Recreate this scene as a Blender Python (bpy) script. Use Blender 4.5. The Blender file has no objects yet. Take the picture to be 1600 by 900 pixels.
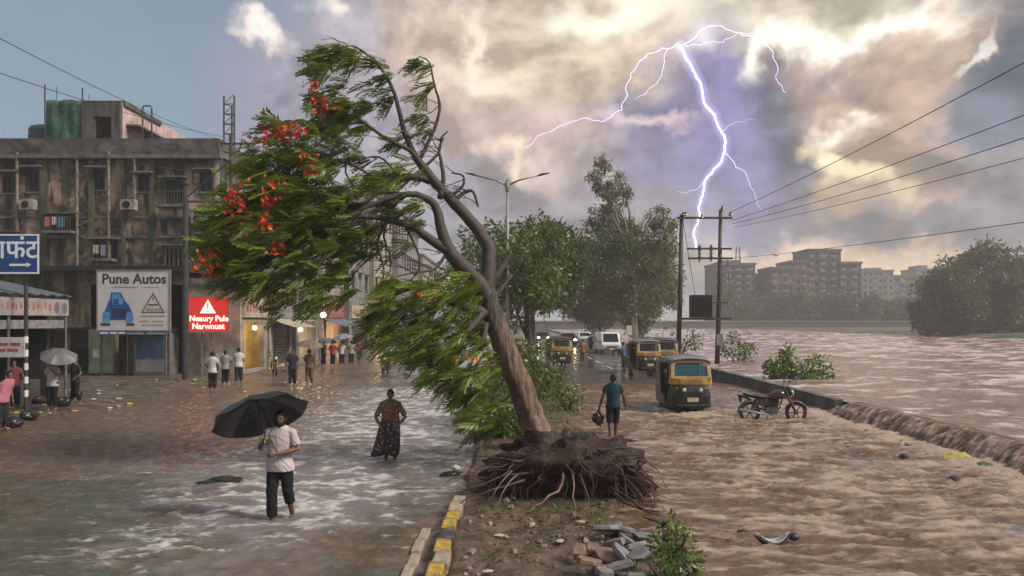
import bpy, bmesh, math, random
import numpy as np
from mathutils import Vector, Matrix, Euler

random.seed(7)
rng = np.random.default_rng(11)
SC = bpy.context.scene
COL = SC.collection
R = math.radians
# ---------------------------------------------------------------- camera
F, CAMZ, HOR = 1164.0, 3.0, 500.0          # focal length in photo pixels, eye height, horizon row
cam_d = bpy.data.cameras.new('camera')
cam = bpy.data.objects.new('camera', cam_d); COL.objects.link(cam)
cam_d.sensor_width = 36.0; cam_d.lens = F * 36 / 1600.0
cam_d.shift_y = 50 / 1600.0
cam_d.clip_start = 0.1; cam_d.clip_end = 6000
cam.location = (0, 0, CAMZ); cam.rotation_euler = (R(90), 0, 0)
SC.camera = cam

def P(x, y, z=0.0):
    "world point on the level z seen at photo pixel x, y"
    d = (CAMZ - z) * F / (y - HOR)
    return Vector(((x - 800) / F * d, d, z))
def Q(x, y, d):
    "world point at depth d seen at photo pixel x, y"
    return Vector(((x - 800) / F * d, d, CAMZ + (HOR - y) / F * d))

# ---------------------------------------------------------------- render settings
SC.render.engine = 'CYCLES'
SC.cycles.use_denoising = True
SC.cycles.max_bounces = 7; SC.cycles.diffuse_bounces = 3; SC.cycles.glossy_bounces = 3
SC.cycles.transmission_bounces = 5; SC.cycles.transparent_max_bounces = 8; SC.cycles.volume_bounces = 1
SC.cycles.caustics_reflective = False; SC.cycles.caustics_refractive = False
SC.cycles.sample_clamp_indirect = 6
SC.view_settings.view_transform = 'Standard'; SC.view_settings.look = 'None'
SC.view_settings.gamma = 1.0; SC.view_settings.use_curve_mapping = False
SC.view_settings.exposure = EXPOSURE = 1.5

# ---------------------------------------------------------------- node helper
class NT:
    def __init__(s, tree): s.t = tree; s.n = tree.nodes; s.l = tree.links
    def set(s, sock, v):
        if isinstance(v, bpy.types.NodeSocket): s.l.new(v, sock)
        elif isinstance(v, (tuple, list)) and len(v) == 3 and sock.type == 'RGBA': sock.default_value = (*v, 1)
        else: sock.default_value = v
    def node(s, typ, **kw):
        n = s.n.new(typ)
        for k, v in kw.items(): setattr(n, k, v)
        return n
    def m(s, op, a, b=None, c=None, clamp=False):
        n = s.n.new('ShaderNodeMath'); n.operation = op; n.use_clamp = clamp
        s.set(n.inputs[0], a)
        if b is not None: s.set(n.inputs[1], b)
        if c is not None: s.set(n.inputs[2], c)
        return n.outputs[0]
    def vm(s, op, a, b=None, scale=None):
        n = s.n.new('ShaderNodeVectorMath'); n.operation = op
        s.set(n.inputs[0], a)
        if b is not None: s.set(n.inputs[1], b)
        if scale is not None: s.set(n.inputs['Scale'], scale)
        return n.outputs[0]
    def mix(s, f, a, b, blend='MIX'):
        n = s.n.new('ShaderNodeMix'); n.data_type = 'RGBA'; n.blend_type = blend
        s.set(n.inputs[0], f); s.set(n.inputs[6], a); s.set(n.inputs[7], b)
        return n.outputs[2]
    def ramp(s, v, lo, hi, a=0.0, b=1.0):
        n = s.n.new('ShaderNodeMapRange'); n.interpolation_type = 'SMOOTHSTEP'
        s.set(n.inputs[0], v); n.inputs[1].default_value = lo; n.inputs[2].default_value = hi
        n.inputs[3].default_value = a; n.inputs[4].default_value = b
        return n.outputs[0]
    def noise(s, vec, scale, detail=4, rough=0.55, dist=0.0, col=False):
        n = s.n.new('ShaderNodeTexNoise')
        if vec is not None: s.set(n.inputs['Vector'], vec)
        n.inputs['Scale'].default_value = scale; n.inputs['Detail'].default_value = detail
        n.inputs['Roughness'].default_value = rough; n.inputs['Distortion'].default_value = dist
        return n.outputs['Color' if col else 'Fac']
    def comb(s, x, y, z):
        n = s.n.new('ShaderNodeCombineXYZ')
        for i, v in enumerate((x, y, z)): s.set(n.inputs[i], v)
        return n.outputs[0]

def srgb(r, g, b):
    f = lambda c: (c / 255 / 12.92) if c / 255 <= 0.04045 else ((c / 255 + 0.055) / 1.055) ** 2.4
    return (f(r), f(g), f(b))

# ---------------------------------------------------------------- sky: broken storm clouds over a clear strip
SUN_AZ, SUN_EL = R(108), R(44)
world = bpy.data.worlds.new('World'); SC.world = world; world.use_nodes = True
w = NT(world.node_tree); w.n.clear()
def ae(x, y):
    az = math.atan((x - 800) / F)
    return az, math.atan((HOR - y) / F * math.cos(az))
tc = w.node('ShaderNodeTexCoord').outputs['Generated']
sep = w.node('ShaderNodeSeparateXYZ'); w.l.new(tc, sep.inputs[0])
az0 = w.m('ARCTAN2', sep.outputs[0], sep.outputs[1])
el0 = w.m('ARCSINE', sep.outputs[2])
nz = w.noise(tc, 6.0, 7, 0.57, 0.1, col=True)
nzs = w.node('ShaderNodeSeparateXYZ'); w.l.new(nz, nzs.inputs[0])
nf = w.noise(tc, 2.2, 3, 0.5, 0.0, col=True)
nfs = w.node('ShaderNodeSeparateXYZ'); w.l.new(nf, nfs.inputs[0])
WARP = 0.30
az = w.m('ADD', az0, w.m('MULTIPLY', w.m('SUBTRACT', nzs.outputs[0], 0.5), WARP))
el = w.m('ADD', el0, w.m('MULTIPLY', w.m('SUBTRACT', nzs.outputs[1], 0.5), WARP * 0.8))
def blob(x, y, rx, ry, lo=0.56, hi=1.12, rot=0.0):
    "soft-edged patch of cloud around a direction; sharpness by lo..hi of the normalised radius"
    a, e = ae(x, y)
    dx = w.m('SUBTRACT', az, a); dy = w.m('SUBTRACT', el, e)
    c, s_ = math.cos(rot), math.sin(rot)
    u = w.m('ADD', w.m('MULTIPLY', dx, c * F / rx), w.m('MULTIPLY', dy, s_ * F / rx))
    v = w.m('ADD', w.m('MULTIPLY', dx, -s_ * F / ry), w.m('MULTIPLY', dy, c * F / ry))
    r = w.m('SQRT', w.m('ADD', w.m('MULTIPLY', u, u), w.m('MULTIPLY', v, v)))
    return w.ramp(r, lo, hi, 1.0, 0.0)
sky = w.node('ShaderNodeTexSky', sky_type='NISHITA', sun_disc=False)
sky.sun_elevation = SUN_EL; sky.sun_rotation = SUN_AZ
sky.air_density = 1.3; sky.dust_density = 2.5; sky.ozone_density = 1.2
clear = w.mix(1.0, sky.outputs[0], (0.085, 0.085, 0.085), 'MULTIPLY')
clear = w.mix(0.55, clear, srgb(150, 168, 184))
# cloud deck, grey to warm grey by slow noise
deck = w.mix(w.ramp(nfs.outputs[0], 0.38, 0.66), srgb(158, 156, 164), srgb(196, 182, 174))
cover = w.ramp(w.m('ADD', w.m('ADD', az, w.m('MULTIPLY', w.m('SUBTRACT', el, 0.2), -0.45)), w.m('MULTIPLY', w.m('SUBTRACT', nzs.outputs[2], 0.5), 0.35)), -0.345, -0.285)   # clear strip to the left of the street
behind = w.ramp(w.m('ABSOLUTE', az0), 1.0, 1.6)
cover = w.m('MAXIMUM', cover, w.m('MULTIPLY', behind, w.ramp(nfs.outputs[2], 0.4, 0.55)))
col = w.mix(cover, clear, deck)
for (x, y, rx, ry, c, k, rot) in [
        (590, 150, 200, 190, (172, 167, 178), .85, 0),
        (430, 170, 110, 130, (156, 156, 176), .75, 0),
        (770, 110, 170, 150, (206, 186, 172), .90, 0),
        (900, 50, 250, 110, (222, 204, 182), .95, 0),
        (840, 215, 190, 70, (200, 178, 170), .75, 0),
        (1000, 330, 260, 90, (160, 152, 158), .85, 0),
        (1120, 215, 150, 190, (138, 133, 156), 1.0, 0),
        (1245, 205, 110, 70, (122, 124, 136), .95, 0),
        (1210, 30, 190, 70, (214, 204, 184), .90, 0),
        (1430, 175, 170, 100, (190, 164, 148), .95, 0),
        (1450, 60, 110, 60, (202, 180, 162), .90, 0),
        (1600, 130, 120, 110, (112, 119, 132), 1.0, 0),
        (1230, 335, 300, 60, (142, 139, 148), .90, 0),
        (1500, 300, 220, 60, (146, 142, 146), .85, 0),
        (1350, 290, 100, 60, (200, 176, 154), .80, .5),
        (1330, 415, 330, 34, (226, 198, 168), .90, 0),
        (880, 430, 300, 60, (178, 172, 168), .60, 0)]:
    col = w.mix(w.m('MULTIPLY', blob(x, y, rx, ry, rot=rot), k), col, srgb(*c))
# self-lit relief: density difference towards the hidden sun
cp = w.comb(az0, w.m('MULTIPLY', el0, 1.45), 0.0)
d0 = w.noise(cp, 4.6, 7, 0.60, 0.25)
d1 = w.noise(w.vm('ADD', cp, (0.022, 0.036, 0.0)), 4.6, 7, 0.60, 0.25)
rel = w.m('MULTIPLY', w.m('SUBTRACT', d0, d1), 3.7)
rel = w.m('MULTIPLY', rel, w.m('ADD', w.m('MULTIPLY', cover, 0.94), 0.06))
shade = w.m('ADD', 0.98, w.m('MAXIMUM', w.m('MINIMUM', rel, 0.50), -0.30))
col = w.mix(1.0, col, w.comb(shade, shade, shade), 'MULTIPLY')
# gaps where the low sun burns through the cloud edges
for (x, y, rx, ry, c, k, rot) in [
        (1240, 118, 70, 26, (255, 250, 232), 1.0, .35),
        (1310, 75, 80, 22, (255, 248, 232), 1.0, .45),
        (1400, 38, 90, 16, (255, 248, 235), .95, .3),
        (1010, 20, 120, 40, (250, 240, 218), .80, 0),
        (930, 20, 60, 30, (255, 250, 230), .80, 0),
        (1320, 200, 34, 20, (255, 246, 225), .95, 0),
        (1300, 250, 26, 48, (255, 242, 205), .95, .5),
        (1350, 285, 50, 22, (250, 232, 190), .85, -.5),
        (418, 72, 34, 17, (250, 236, 226), .95, -.25),
        (530, 26, 46, 22, (240, 228, 218), .90, -.2),
        (735, 60, 16, 70, (246, 226, 208), .85, .12),
        (745, 112, 60, 14, (246, 226, 208), .70, -.3),
        (778, 250, 40, 16, (250, 228, 208), .75, -.5),
        (1010, 186, 60, 14, (240, 214, 214), .70, -.1),
        (1500, 66, 50, 8, (255, 248, 240), .6, .7),
        (1420, 420, 170, 12, (255, 226, 176), .7, 0)]:
    g = blob(x, y, rx * 1.15, ry * 1.15, 0.0, 1.30, rot)
    col = w.mix(w.m('MULTIPLY', g, k), col, tuple(1.22 * q for q in srgb(*c)))
# cloud round the lightning channel, lit violet by the stroke
for (x, y, rx, ry, k) in [(1090, 120, 140, 100, .34), (1120, 210, 75, 120, .46), (1105, 310, 70, 90, .32), (1066, 70, 40, 24, .9)]:
    g = blob(x, y, rx, ry, 0.0, 1.25)
    col = w.mix(w.m('MULTIPLY', g, k), col, srgb(172, 164, 222) if k < .8 else srgb(248, 244, 255))
bg = w.node('ShaderNodeBackground'); w.l.new(col, bg.inputs[0]); bg.inputs[1].default_value = 0.375
wo = w.node('ShaderNodeOutputWorld'); w.l.new(bg.outputs[0], wo.inputs[0])
# ---------------------------------------------------------------- sun, wide because it stands behind cloud
world.cycles.sampling_method = 'MANUAL'; world.cycles.sample_map_resolution = 512
sd = bpy.data.lights.new('sun', 'SUN'); sd.energy = 1.5; sd.angle = R(18); sd.color = (1.0, 0.92, 0.80)
sun = bpy.data.objects.new('sun', sd); COL.objects.link(sun)
sdir = Vector((math.sin(SUN_AZ) * math.cos(SUN_EL), math.cos(SUN_AZ) * math.cos(SUN_EL), math.sin(SUN_EL)))
sun.rotation_euler = (-sdir).to_track_quat('-Z', 'Y').to_euler()
sun.location = (20, 60, 60)
# ================================================================ helpers
def tag(o, label=None, cat=None, group=None, kind=None):
    if label: o['label'] = label
    if cat: o['category'] = cat
    if group: o['group'] = group
    if kind: o['kind'] = kind
    return o
def empty(name, loc=(0, 0, 0), rz=0.0, label=None, cat=None, group=None, parent=None):
    o = bpy.data.objects.new(name, None); COL.objects.link(o)
    o.empty_display_size = 0.2
    o.location = loc; o.rotation_euler = (0, 0, rz)
    if parent: o.parent = parent
    return tag(o, label, cat, group)
def copy_tree(o, parent=None):
    c = o.copy(); COL.objects.link(c); c.parent = parent
    for ch in list(o.children): copy_tree(ch, c)
    return c

class MB:
    "collects shapes and links them as one mesh object"
    def __init__(s): s.v = []; s.f = []; s.mi = []; s.cur = 0
    def add(s, vs, fs):
        b = len(s.v); s.v.extend([tuple(q) for q in vs])
        for f in fs: s.f.append(tuple(b + i for i in f)); s.mi.append(s.cur)
        return s
    def box(s, c, d, rot=None):
        hx, hy, hz = d[0] / 2, d[1] / 2, d[2] / 2
        vs = [Vector((x * hx, y * hy, z * hz)) for z in (-1, 1) for y in (-1, 1) for x in (-1, 1)]
        if rot is not None:
            m = rot if isinstance(rot, Matrix) else Euler(rot).to_matrix()
            vs = [m @ q for q in vs]
        c = Vector(c); vs = [q + c for q in vs]
        return s.add(vs, [(0, 2, 3, 1), (4, 5, 7, 6), (0, 1, 5, 4), (2, 6, 7, 3), (0, 4, 6, 2), (1, 3, 7, 5)])
    def lohi(s, a, b):
        return s.box([(p + q) / 2 for p, q in zip(a, b)], [abs(q - p) for p, q in zip(a, b)])
    def tube(s, pts, rad, n=8, cap=True, up=None):
        pts = [Vector(p) for p in pts]; k = len(pts)
        if isinstance(rad, (int, float)): rad = [rad] * k
        rings = []; side = None
        for i, p in enumerate(pts):
            t = (pts[min(i + 1, k - 1)] - pts[max(i - 1, 0)])
            t = t.normalized() if t.length > 1e-9 else Vector((0, 0, 1))
            if side is None:
                a = Vector(up) if up else (Vector((0, 0, 1)) if abs(t.z) < 0.9 else Vector((1, 0, 0)))
                side = t.cross(a).normalized()
            else:
                side = (side - t * side.dot(t))
                side = side.normalized() if side.length > 1e-6 else t.orthogonal().normalized()
            b = t.cross(side)
            r = rad[i]
            rx, ry = (r if isinstance(r, (tuple, list)) else (r, r))
            rings.append([p + side * (math.cos(6.2831853 * j / n) * rx) + b * (math.sin(6.2831853 * j / n) * ry) for j in range(n)])
        vs = [q for ring in rings for q in ring]; fs = []
        for i in range(k - 1):
            for j in range(n):
                fs.append((i * n + j, i * n + (j + 1) % n, (i + 1) * n + (j + 1) % n, (i + 1) * n + j))
        if cap:
            fs.append(tuple(reversed(range(n)))); fs.append(tuple((k - 1) * n + j for j in range(n)))
        return s.add(vs, fs)
    def limb(s, pts, rad, n=10):
        "tube with rounded ends"
        pts = [Vector(p) for p in pts]; rad = list(rad)
        a = (pts[0] - pts[1]).normalized(); b = (pts[-1] - pts[-2]).normalized()
        P0 = [pts[0] + a * rad[0] * .92, pts[0] + a * rad[0] * .6]; R0 = [rad[0] * .35, rad[0] * .78]
        P1 = [pts[-1] + b * rad[-1] * .6, pts[-1] + b * rad[-1] * .92]; R1 = [rad[-1] * .78, rad[-1] * .35]
        return s.tube(P0 + pts + P1, R0 + rad + R1, n)
    def cyl(s, a, b, r, r2=None, n=12, cap=True): return s.tube([a, b], [r, r if r2 is None else r2], n, cap)
    def ell(s, c, r, nu=14, nv=9, rot=None):
        c = Vector(c); r = (r, r, r) if isinstance(r, (int, float)) else r
        m = (rot if isinstance(rot, Matrix) else Euler(rot).to_matrix()) if rot is not None else Matrix.Identity(3)
        vs = [c + m @ Vector((0, 0, -r[2]))]
        for i in range(1, nv):
            ph = math.pi * i / nv - math.pi / 2
            for j in range(nu):
                th = 6.2831853 * j / nu
                vs.append(c + m @ Vector((r[0] * math.cos(ph) * math.cos(th), r[1] * math.cos(ph) * math.sin(th), r[2] * math.sin(ph))))
        vs.append(c + m @ Vector((0, 0, r[2])))
        fs = [(0, 1 + (j + 1) % nu, 1 + j) for j in range(nu)]
        for i in range(nv - 2):
            for j in range(nu):
                a = 1 + i * nu; fs.append((a + j, a + (j + 1) % nu, a + nu + (j + 1) % nu, a + nu + j))
        l = len(vs) - 1; a = 1 + (nv - 2) * nu
        fs += [(a + j, a + (j + 1) % nu, l) for j in range(nu)]
        return s.add(vs, fs)
    def rings(s, rs, n=24, cap=True):
        "loft of ellipses: (cx, cy, cz, rx, ry)"
        vs = []; fs = []
        for (cx, cy, cz, rx, ry) in rs:
            for j in range(n):
                th = 6.2831853 * j / n
                vs.append((cx + rx * math.cos(th), cy + ry * math.sin(th), cz))
        for i in range(len(rs) - 1):
            for j in range(n): fs.append((i * n + j, i * n + (j + 1) % n, (i + 1) * n + (j + 1) % n, (i + 1) * n + j))
        if cap: fs.append(tuple(reversed(range(n)))); fs.append(tuple((len(rs) - 1) * n + j for j in range(n)))
        return s.add(vs, fs)
    def prism(s, poly, a, b, axis='x'):
        "extrude a 2-D outline along an axis between a and b; outline axes follow in order (x: y,z  y: x,z  z: x,y)"
        n = len(poly)
        def mk(u, v, t):
            return {'x': (t, u, v), 'y': (u, t, v), 'z': (u, v, t)}[axis]
        vs = [mk(u, v, a) for u, v in poly] + [mk(u, v, b) for u, v in poly]
        fs = [tuple(reversed(range(n))), tuple(range(n, 2 * n))]
        fs += [(i, (i + 1) % n, n + (i + 1) % n, n + i) for i in range(n)]
        return s.add(vs, fs)
    def build(s, name, mats, parent=None, smooth=False, bevel=0.0, recalc=True, loc=None):
        me = bpy.data.meshes.new(name)
        me.from_pydata(s.v, [], s.f)
        mats = mats if isinstance(mats, (list, tuple)) else [mats]
        for q in mats: me.materials.append(q)
        me.polygons.foreach_set('material_index', s.mi)
        if recalc and len(s.f) < 60000:
            bm = bmesh.new(); bm.from_mesh(me); bmesh.ops.recalc_face_normals(bm, faces=bm.faces); bm.to_mesh(me); bm.free()
        if smooth: me.polygons.foreach_set('use_smooth', [True] * len(me.polygons))
        me.update()
        o = bpy.data.objects.new(name, me); COL.objects.link(o)
        if parent: o.parent = parent
        if loc is not None: o.location = loc
        if bevel:
            bv = o.modifiers.new('bevel', 'BEVEL'); bv.width = bevel; bv.segments = 2; bv.limit_method = 'ANGLE'; bv.angle_limit = R(35)
        return o

def np_mesh(name, V, Fq, mats, parent=None, smooth=False, attrs=None):
    "mesh from numpy arrays of quads or triangles; attrs: name -> per-vertex float"
    me = bpy.data.meshes.new(name)
    k = Fq.shape[1]
    me.vertices.add(len(V)); me.vertices.foreach_set('co', V.astype(np.float32).ravel())
    me.loops.add(Fq.size); me.loops.foreach_set('vertex_index', Fq.astype(np.int32).ravel())
    me.polygons.add(len(Fq)); me.polygons.foreach_set('loop_start', np.arange(0, Fq.size, k, dtype=np.int32))
    me.polygons.foreach_set('loop_total', np.full(len(Fq), k, dtype=np.int32))
    if smooth: me.polygons.foreach_set('use_smooth', np.ones(len(Fq), dtype=bool))
    for q in (mats if isinstance(mats, (list, tuple)) else [mats]): me.materials.append(q)
    for an, av in (attrs or {}).items():
        a = me.attributes.new(an, 'FLOAT', 'POINT'); a.data.foreach_set('value', av.astype(np.float32).ravel())
    me.update(calc_edges=True); me.validate()
    o = bpy.data.objects.new(name, me); COL.objects.link(o)
    if parent: o.parent = parent
    return o
def grid_faces(nr, nc):
    i = np.arange(nr - 1)[:, None] * nc + np.arange(nc - 1)[None, :]
    return np.stack([i, i + 1, i + nc + 1, i + nc], -1).reshape(-1, 4)

# ---------------------------------------------------------------- numpy gradient noise
_perm = np.random.default_rng(5).permutation(256); _perm = np.concatenate([_perm, _perm, _perm])
_ga = np.random.default_rng(6).uniform(0, 2 * np.pi, 256); _gx, _gy = np.cos(_ga), np.sin(_ga)
def perlin(x, y, seed=0):
    x = np.asarray(x, float) + seed * 17.31; y = np.asarray(y, float) + seed * 9.73
    xi = np.floor(x).astype(int); yi = np.floor(y).astype(int); xf = x - xi; yf = y - yi
    u = xf * xf * xf * (xf * (xf * 6 - 15) + 10); v = yf * yf * yf * (yf * (yf * 6 - 15) + 10)
    def g(ix, iy, fx, fy):
        h = _perm[_perm[ix & 255] + (iy & 255)]; return _gx[h] * fx + _gy[h] * fy
    a = g(xi, yi, xf, yf); b = g(xi + 1, yi, xf - 1, yf); c = g(xi, yi + 1, xf, yf - 1); d = g(xi + 1, yi + 1, xf - 1, yf - 1)
    return 1.45 * ((a * (1 - u) + b * u) * (1 - v) + (c * (1 - u) + d * u) * v)
def fbm(x, y, o=4, seed=0, gain=0.5):
    t = 0; a = 1.0; n = 0
    for i in range(o): t = t + a * perlin(x * 2 ** i, y * 2 ** i, seed + i * 3); n += a; a *= gain
    return t / n
def ridged(x, y, o=4, seed=0, gain=0.5):
    t = 0; a = 1.0; n = 0
    for i in range(o): t = t + a * (1 - np.abs(perlin(x * 2 ** i, y * 2 ** i, seed + i * 3))) ** 2; n += a; a *= gain
    return t / n
def sstep(x, a, b):
    t = np.clip((x - a) / (b - a), 0, 1); return t * t * (3 - 2 * t)

# ---------------------------------------------------------------- materials
MATS = {}
def pm(name, base, rough=0.6, metal=0.0, var=0.18, scale=5.0, bump=0.0, bscale=None, spec=None, coat=0.0, dirt=None, dirt_amt=0.5, dscale=1.5):
    "principled with noise-varied colour, optional dirt stains and fine relief"
    if name in MATS: return MATS[name]
    m = bpy.data.materials.new(name); m.use_nodes = True; t = NT(m.node_tree)
    b = t.n['Principled BSDF']
    co = t.node('ShaderNodeTexCoord').outputs['Object']
    nz = t.noise(co, scale, 5, 0.6)
    lo = tuple(max(0, c * (1 - var)) for c in base); hi = tuple(min(1, c * (1 + var)) for c in base)
    c = t.mix(t.ramp(nz, 0.3, 0.7), lo, hi)
    if dirt is not None:
        dn = t.noise(co, dscale, 6, 0.65, 0.6)
        c = t.mix(t.m('MULTIPLY', t.ramp(dn, 0.45, 0.68), dirt_amt), c, dirt)
    t.set(b.inputs['Base Color'], c)
    t.set(b.inputs['Roughness'], t.ramp(nz, 0.25, 0.75, max(0.02, rough * 0.85), min(1, rough * 1.15)))
    b.inputs['Metallic'].default_value = metal
    if spec is not None: b.inputs['Specular IOR Level'].default_value = spec
    if coat: b.inputs['Coat Weight'].default_value = coat; b.inputs['Coat Roughness'].default_value = 0.1
    if bump:
        bn = t.node('ShaderNodeBump'); bn.inputs['Strength'].default_value = bump; bn.inputs['Distance'].default_value = 0.02
        t.set(bn.inputs['Height'], t.noise(co, bscale or scale * 4, 6, 0.65)); t.l.new(bn.outputs[0], b.inputs['Normal'])
    MATS[name] = m
    return m
def emat(name, color, strength):
    if name in MATS: return MATS[name]
    m = bpy.data.materials.new(name); m.use_nodes = True; t = NT(m.node_tree); b = t.n['Principled BSDF']
    b.inputs['Base Color'].default_value = (*color, 1); b.inputs['Emission Color'].default_value = (*color, 1)
    b.inputs['Emission Strength'].default_value = strength; b.inputs['Roughness'].default_value = 0.5
    MATS[name] = m
    return m
def leafmat(name, dark, light, rough=0.45, trans=0.35):
    m = bpy.data.materials.new(name); m.use_nodes = True; t = NT(m.node_tree); b = t.n['Principled BSDF']
    at = t.node('ShaderNodeAttribute', attribute_name='tint').outputs['Fac']
    c = t.mix(at, dark, light)
    t.set(b.inputs['Base Color'], c); b.inputs['Roughness'].default_value = rough
    tr = t.node('ShaderNodeBsdfTranslucent'); t.set(tr.inputs[0], t.mix(0.5, c, (0.20, 0.26, 0.03)))
    mx = t.node('ShaderNodeMixShader'); mx.inputs[0].default_value = trans
    t.l.new(b.outputs[0], mx.inputs[1]); t.l.new(tr.outputs[0], mx.inputs[2])
    t.l.new(mx.outputs[0], t.n['Material Output'].inputs[0])
    MATS[name] = m
    return m
def wallmat(name, base, mold, moss, streak=0.6, mossy=0.5, seed=0.0, top=None, patch=0.0):
    "weathered plaster: rain streaks of black mould, moss patches, peeling paint"
    m = bpy.data.materials.new(name); m.use_nodes = True; t = NT(m.node_tree); b = t.n['Principled BSDF']
    geo = t.node('ShaderNodeNewGeometry').outputs['Position']
    mp = t.node('ShaderNodeMapping'); t.l.new(geo, mp.inputs[0]); mp.inputs['Location'].default_value = (seed, seed * 2, 0); mp.inputs['Scale'].default_value = (1, 1, 0.16)
    v1 = mp.outputs[0]
    mp2 = t.node('ShaderNodeMapping'); t.l.new(geo, mp2.inputs[0]); mp2.inputs['Location'].default_value = (seed * 3, seed, 1)
    v2 = mp2.outputs[0]
    c = t.mix(t.ramp(t.noise(v2, 0.9, 5, 0.6), 0.35, 0.65), tuple(q * .62 for q in base), tuple(min(1, q * 1.12) for q in base))
    c = t.mix(t.m('MULTIPLY', t.ramp(t.noise(v2, 0.55, 6, 0.65, 0.4), 0.46, 0.60), mossy), c, moss)
    c = t.mix(t.m('MULTIPLY', t.ramp(t.noise(v1, 1.6, 7, 0.68, 0.2), 0.44, 0.62), streak), c, mold)
    if patch:                 # whole areas gone black with damp
        c = t.mix(t.m('MULTIPLY', t.ramp(t.noise(v2, 0.42, 7, 0.70, 0.8), 0.50, 0.59), patch * .9), c, tuple(q * 1.6 for q in mold))
    if top is not None:       # mould grows down from the wet parapet
        sp = t.node('ShaderNodeSeparateXYZ'); t.l.new(geo, sp.inputs[0])
        zz = t.m('ADD', sp.outputs[2], t.m('MULTIPLY', t.noise(v1, 2.2, 5, 0.6), 3.2))
        c = t.mix(t.m('MULTIPLY', t.ramp(zz, top - 0.6, top + 1.4), 0.85), c, mold)
    t.set(b.inputs['Base Color'], c); b.inputs['Roughness'].default_value = 0.85
    bn = t.node('ShaderNodeBump'); bn.inputs['Strength'].default_value = 0.5; bn.inputs['Distance'].default_value = 0.04
    t.set(bn.inputs['Height'], t.noise(v2, 6, 6, 0.7)); t.l.new(bn.outputs[0], b.inputs['Normal'])
    MATS[name] = m
    return m

def text_mesh(name, body, size, mat, parent, loc, rot=(R(90), 0, 0), bold=0.0, ext=0.004, xs=1.0, align='CENTER'):
    cu = bpy.data.curves.new(name, 'FONT'); cu.body = body; cu.size = size; cu.extrude = ext; cu.offset = bold
    cu.align_x = align; cu.align_y = 'CENTER'; cu.resolution_u = 3
    o = bpy.data.objects.new(name, cu); COL.objects.link(o)
    dg = bpy.context.evaluated_depsgraph_get()
    me = bpy.data.meshes.new_from_object(o.evaluated_get(dg))
    bpy.data.objects.remove(o)
    me.materials.clear(); me.materials.append(mat); me.name = name
    o = bpy.data.objects.new(name, me); COL.objects.link(o)
    o.parent = parent; o.location = loc; o.rotation_euler = rot; o.scale = (xs, 1, 1)
    return o
# ================================================================ ground, roads, water
def soilmat(name, a, b_, c_, rough=0.55, sc=3.0):
    m = bpy.data.materials.new(name); m.use_nodes = True; t = NT(m.node_tree); b = t.n['Principled BSDF']
    geo = t.node('ShaderNodeNewGeometry').outputs['Position']
    c = t.mix(t.ramp(t.noise(geo, sc, 7, 0.62, 0.3), 0.36, 0.64), a, b_)
    c = t.mix(t.ramp(t.noise(geo, sc * 0.45, 5, 0.6), 0.52, 0.66), c, c_)
    sp = t.ramp(t.noise(geo, 26, 3, 0.6), 0.66, 0.74)
    c = t.mix(t.m('MULTIPLY', sp, .55), c, (0.34, 0.29, 0.24))
    t.set(b.inputs['Base Color'], c)
    t.set(b.inputs['Roughness'], t.ramp(t.noise(geo, sc * 1.3, 5, 0.6), 0.35, 0.6, rough * 0.45, rough * 1.3))
    bn = t.node('ShaderNodeBump'); bn.inputs['Strength'].default_value = 0.9; bn.inputs['Distance'].default_value = 0.05
    t.set(bn.inputs['Height'], t.noise(geo, 14, 8, 0.7)); t.l.new(bn.outputs[0], b.inputs['Normal'])
    MATS[name] = m; return m
SOIL = soilmat('wet_soil', (0.070, 0.046, 0.032), (0.165, 0.115, 0.085), (0.06, 0.06, 0.028))
MUD = soilmat('muddy_pavement', (0.055, 0.045, 0.036), (0.15, 0.115, 0.09), (0.05, 0.062, 0.025), 0.4, 1.6)
EARTH = soilmat('far_earth', (0.06, 0.06, 0.04), (0.10, 0.095, 0.06), (0.04, 0.06, 0.025), 0.8, 0.2)

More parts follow.
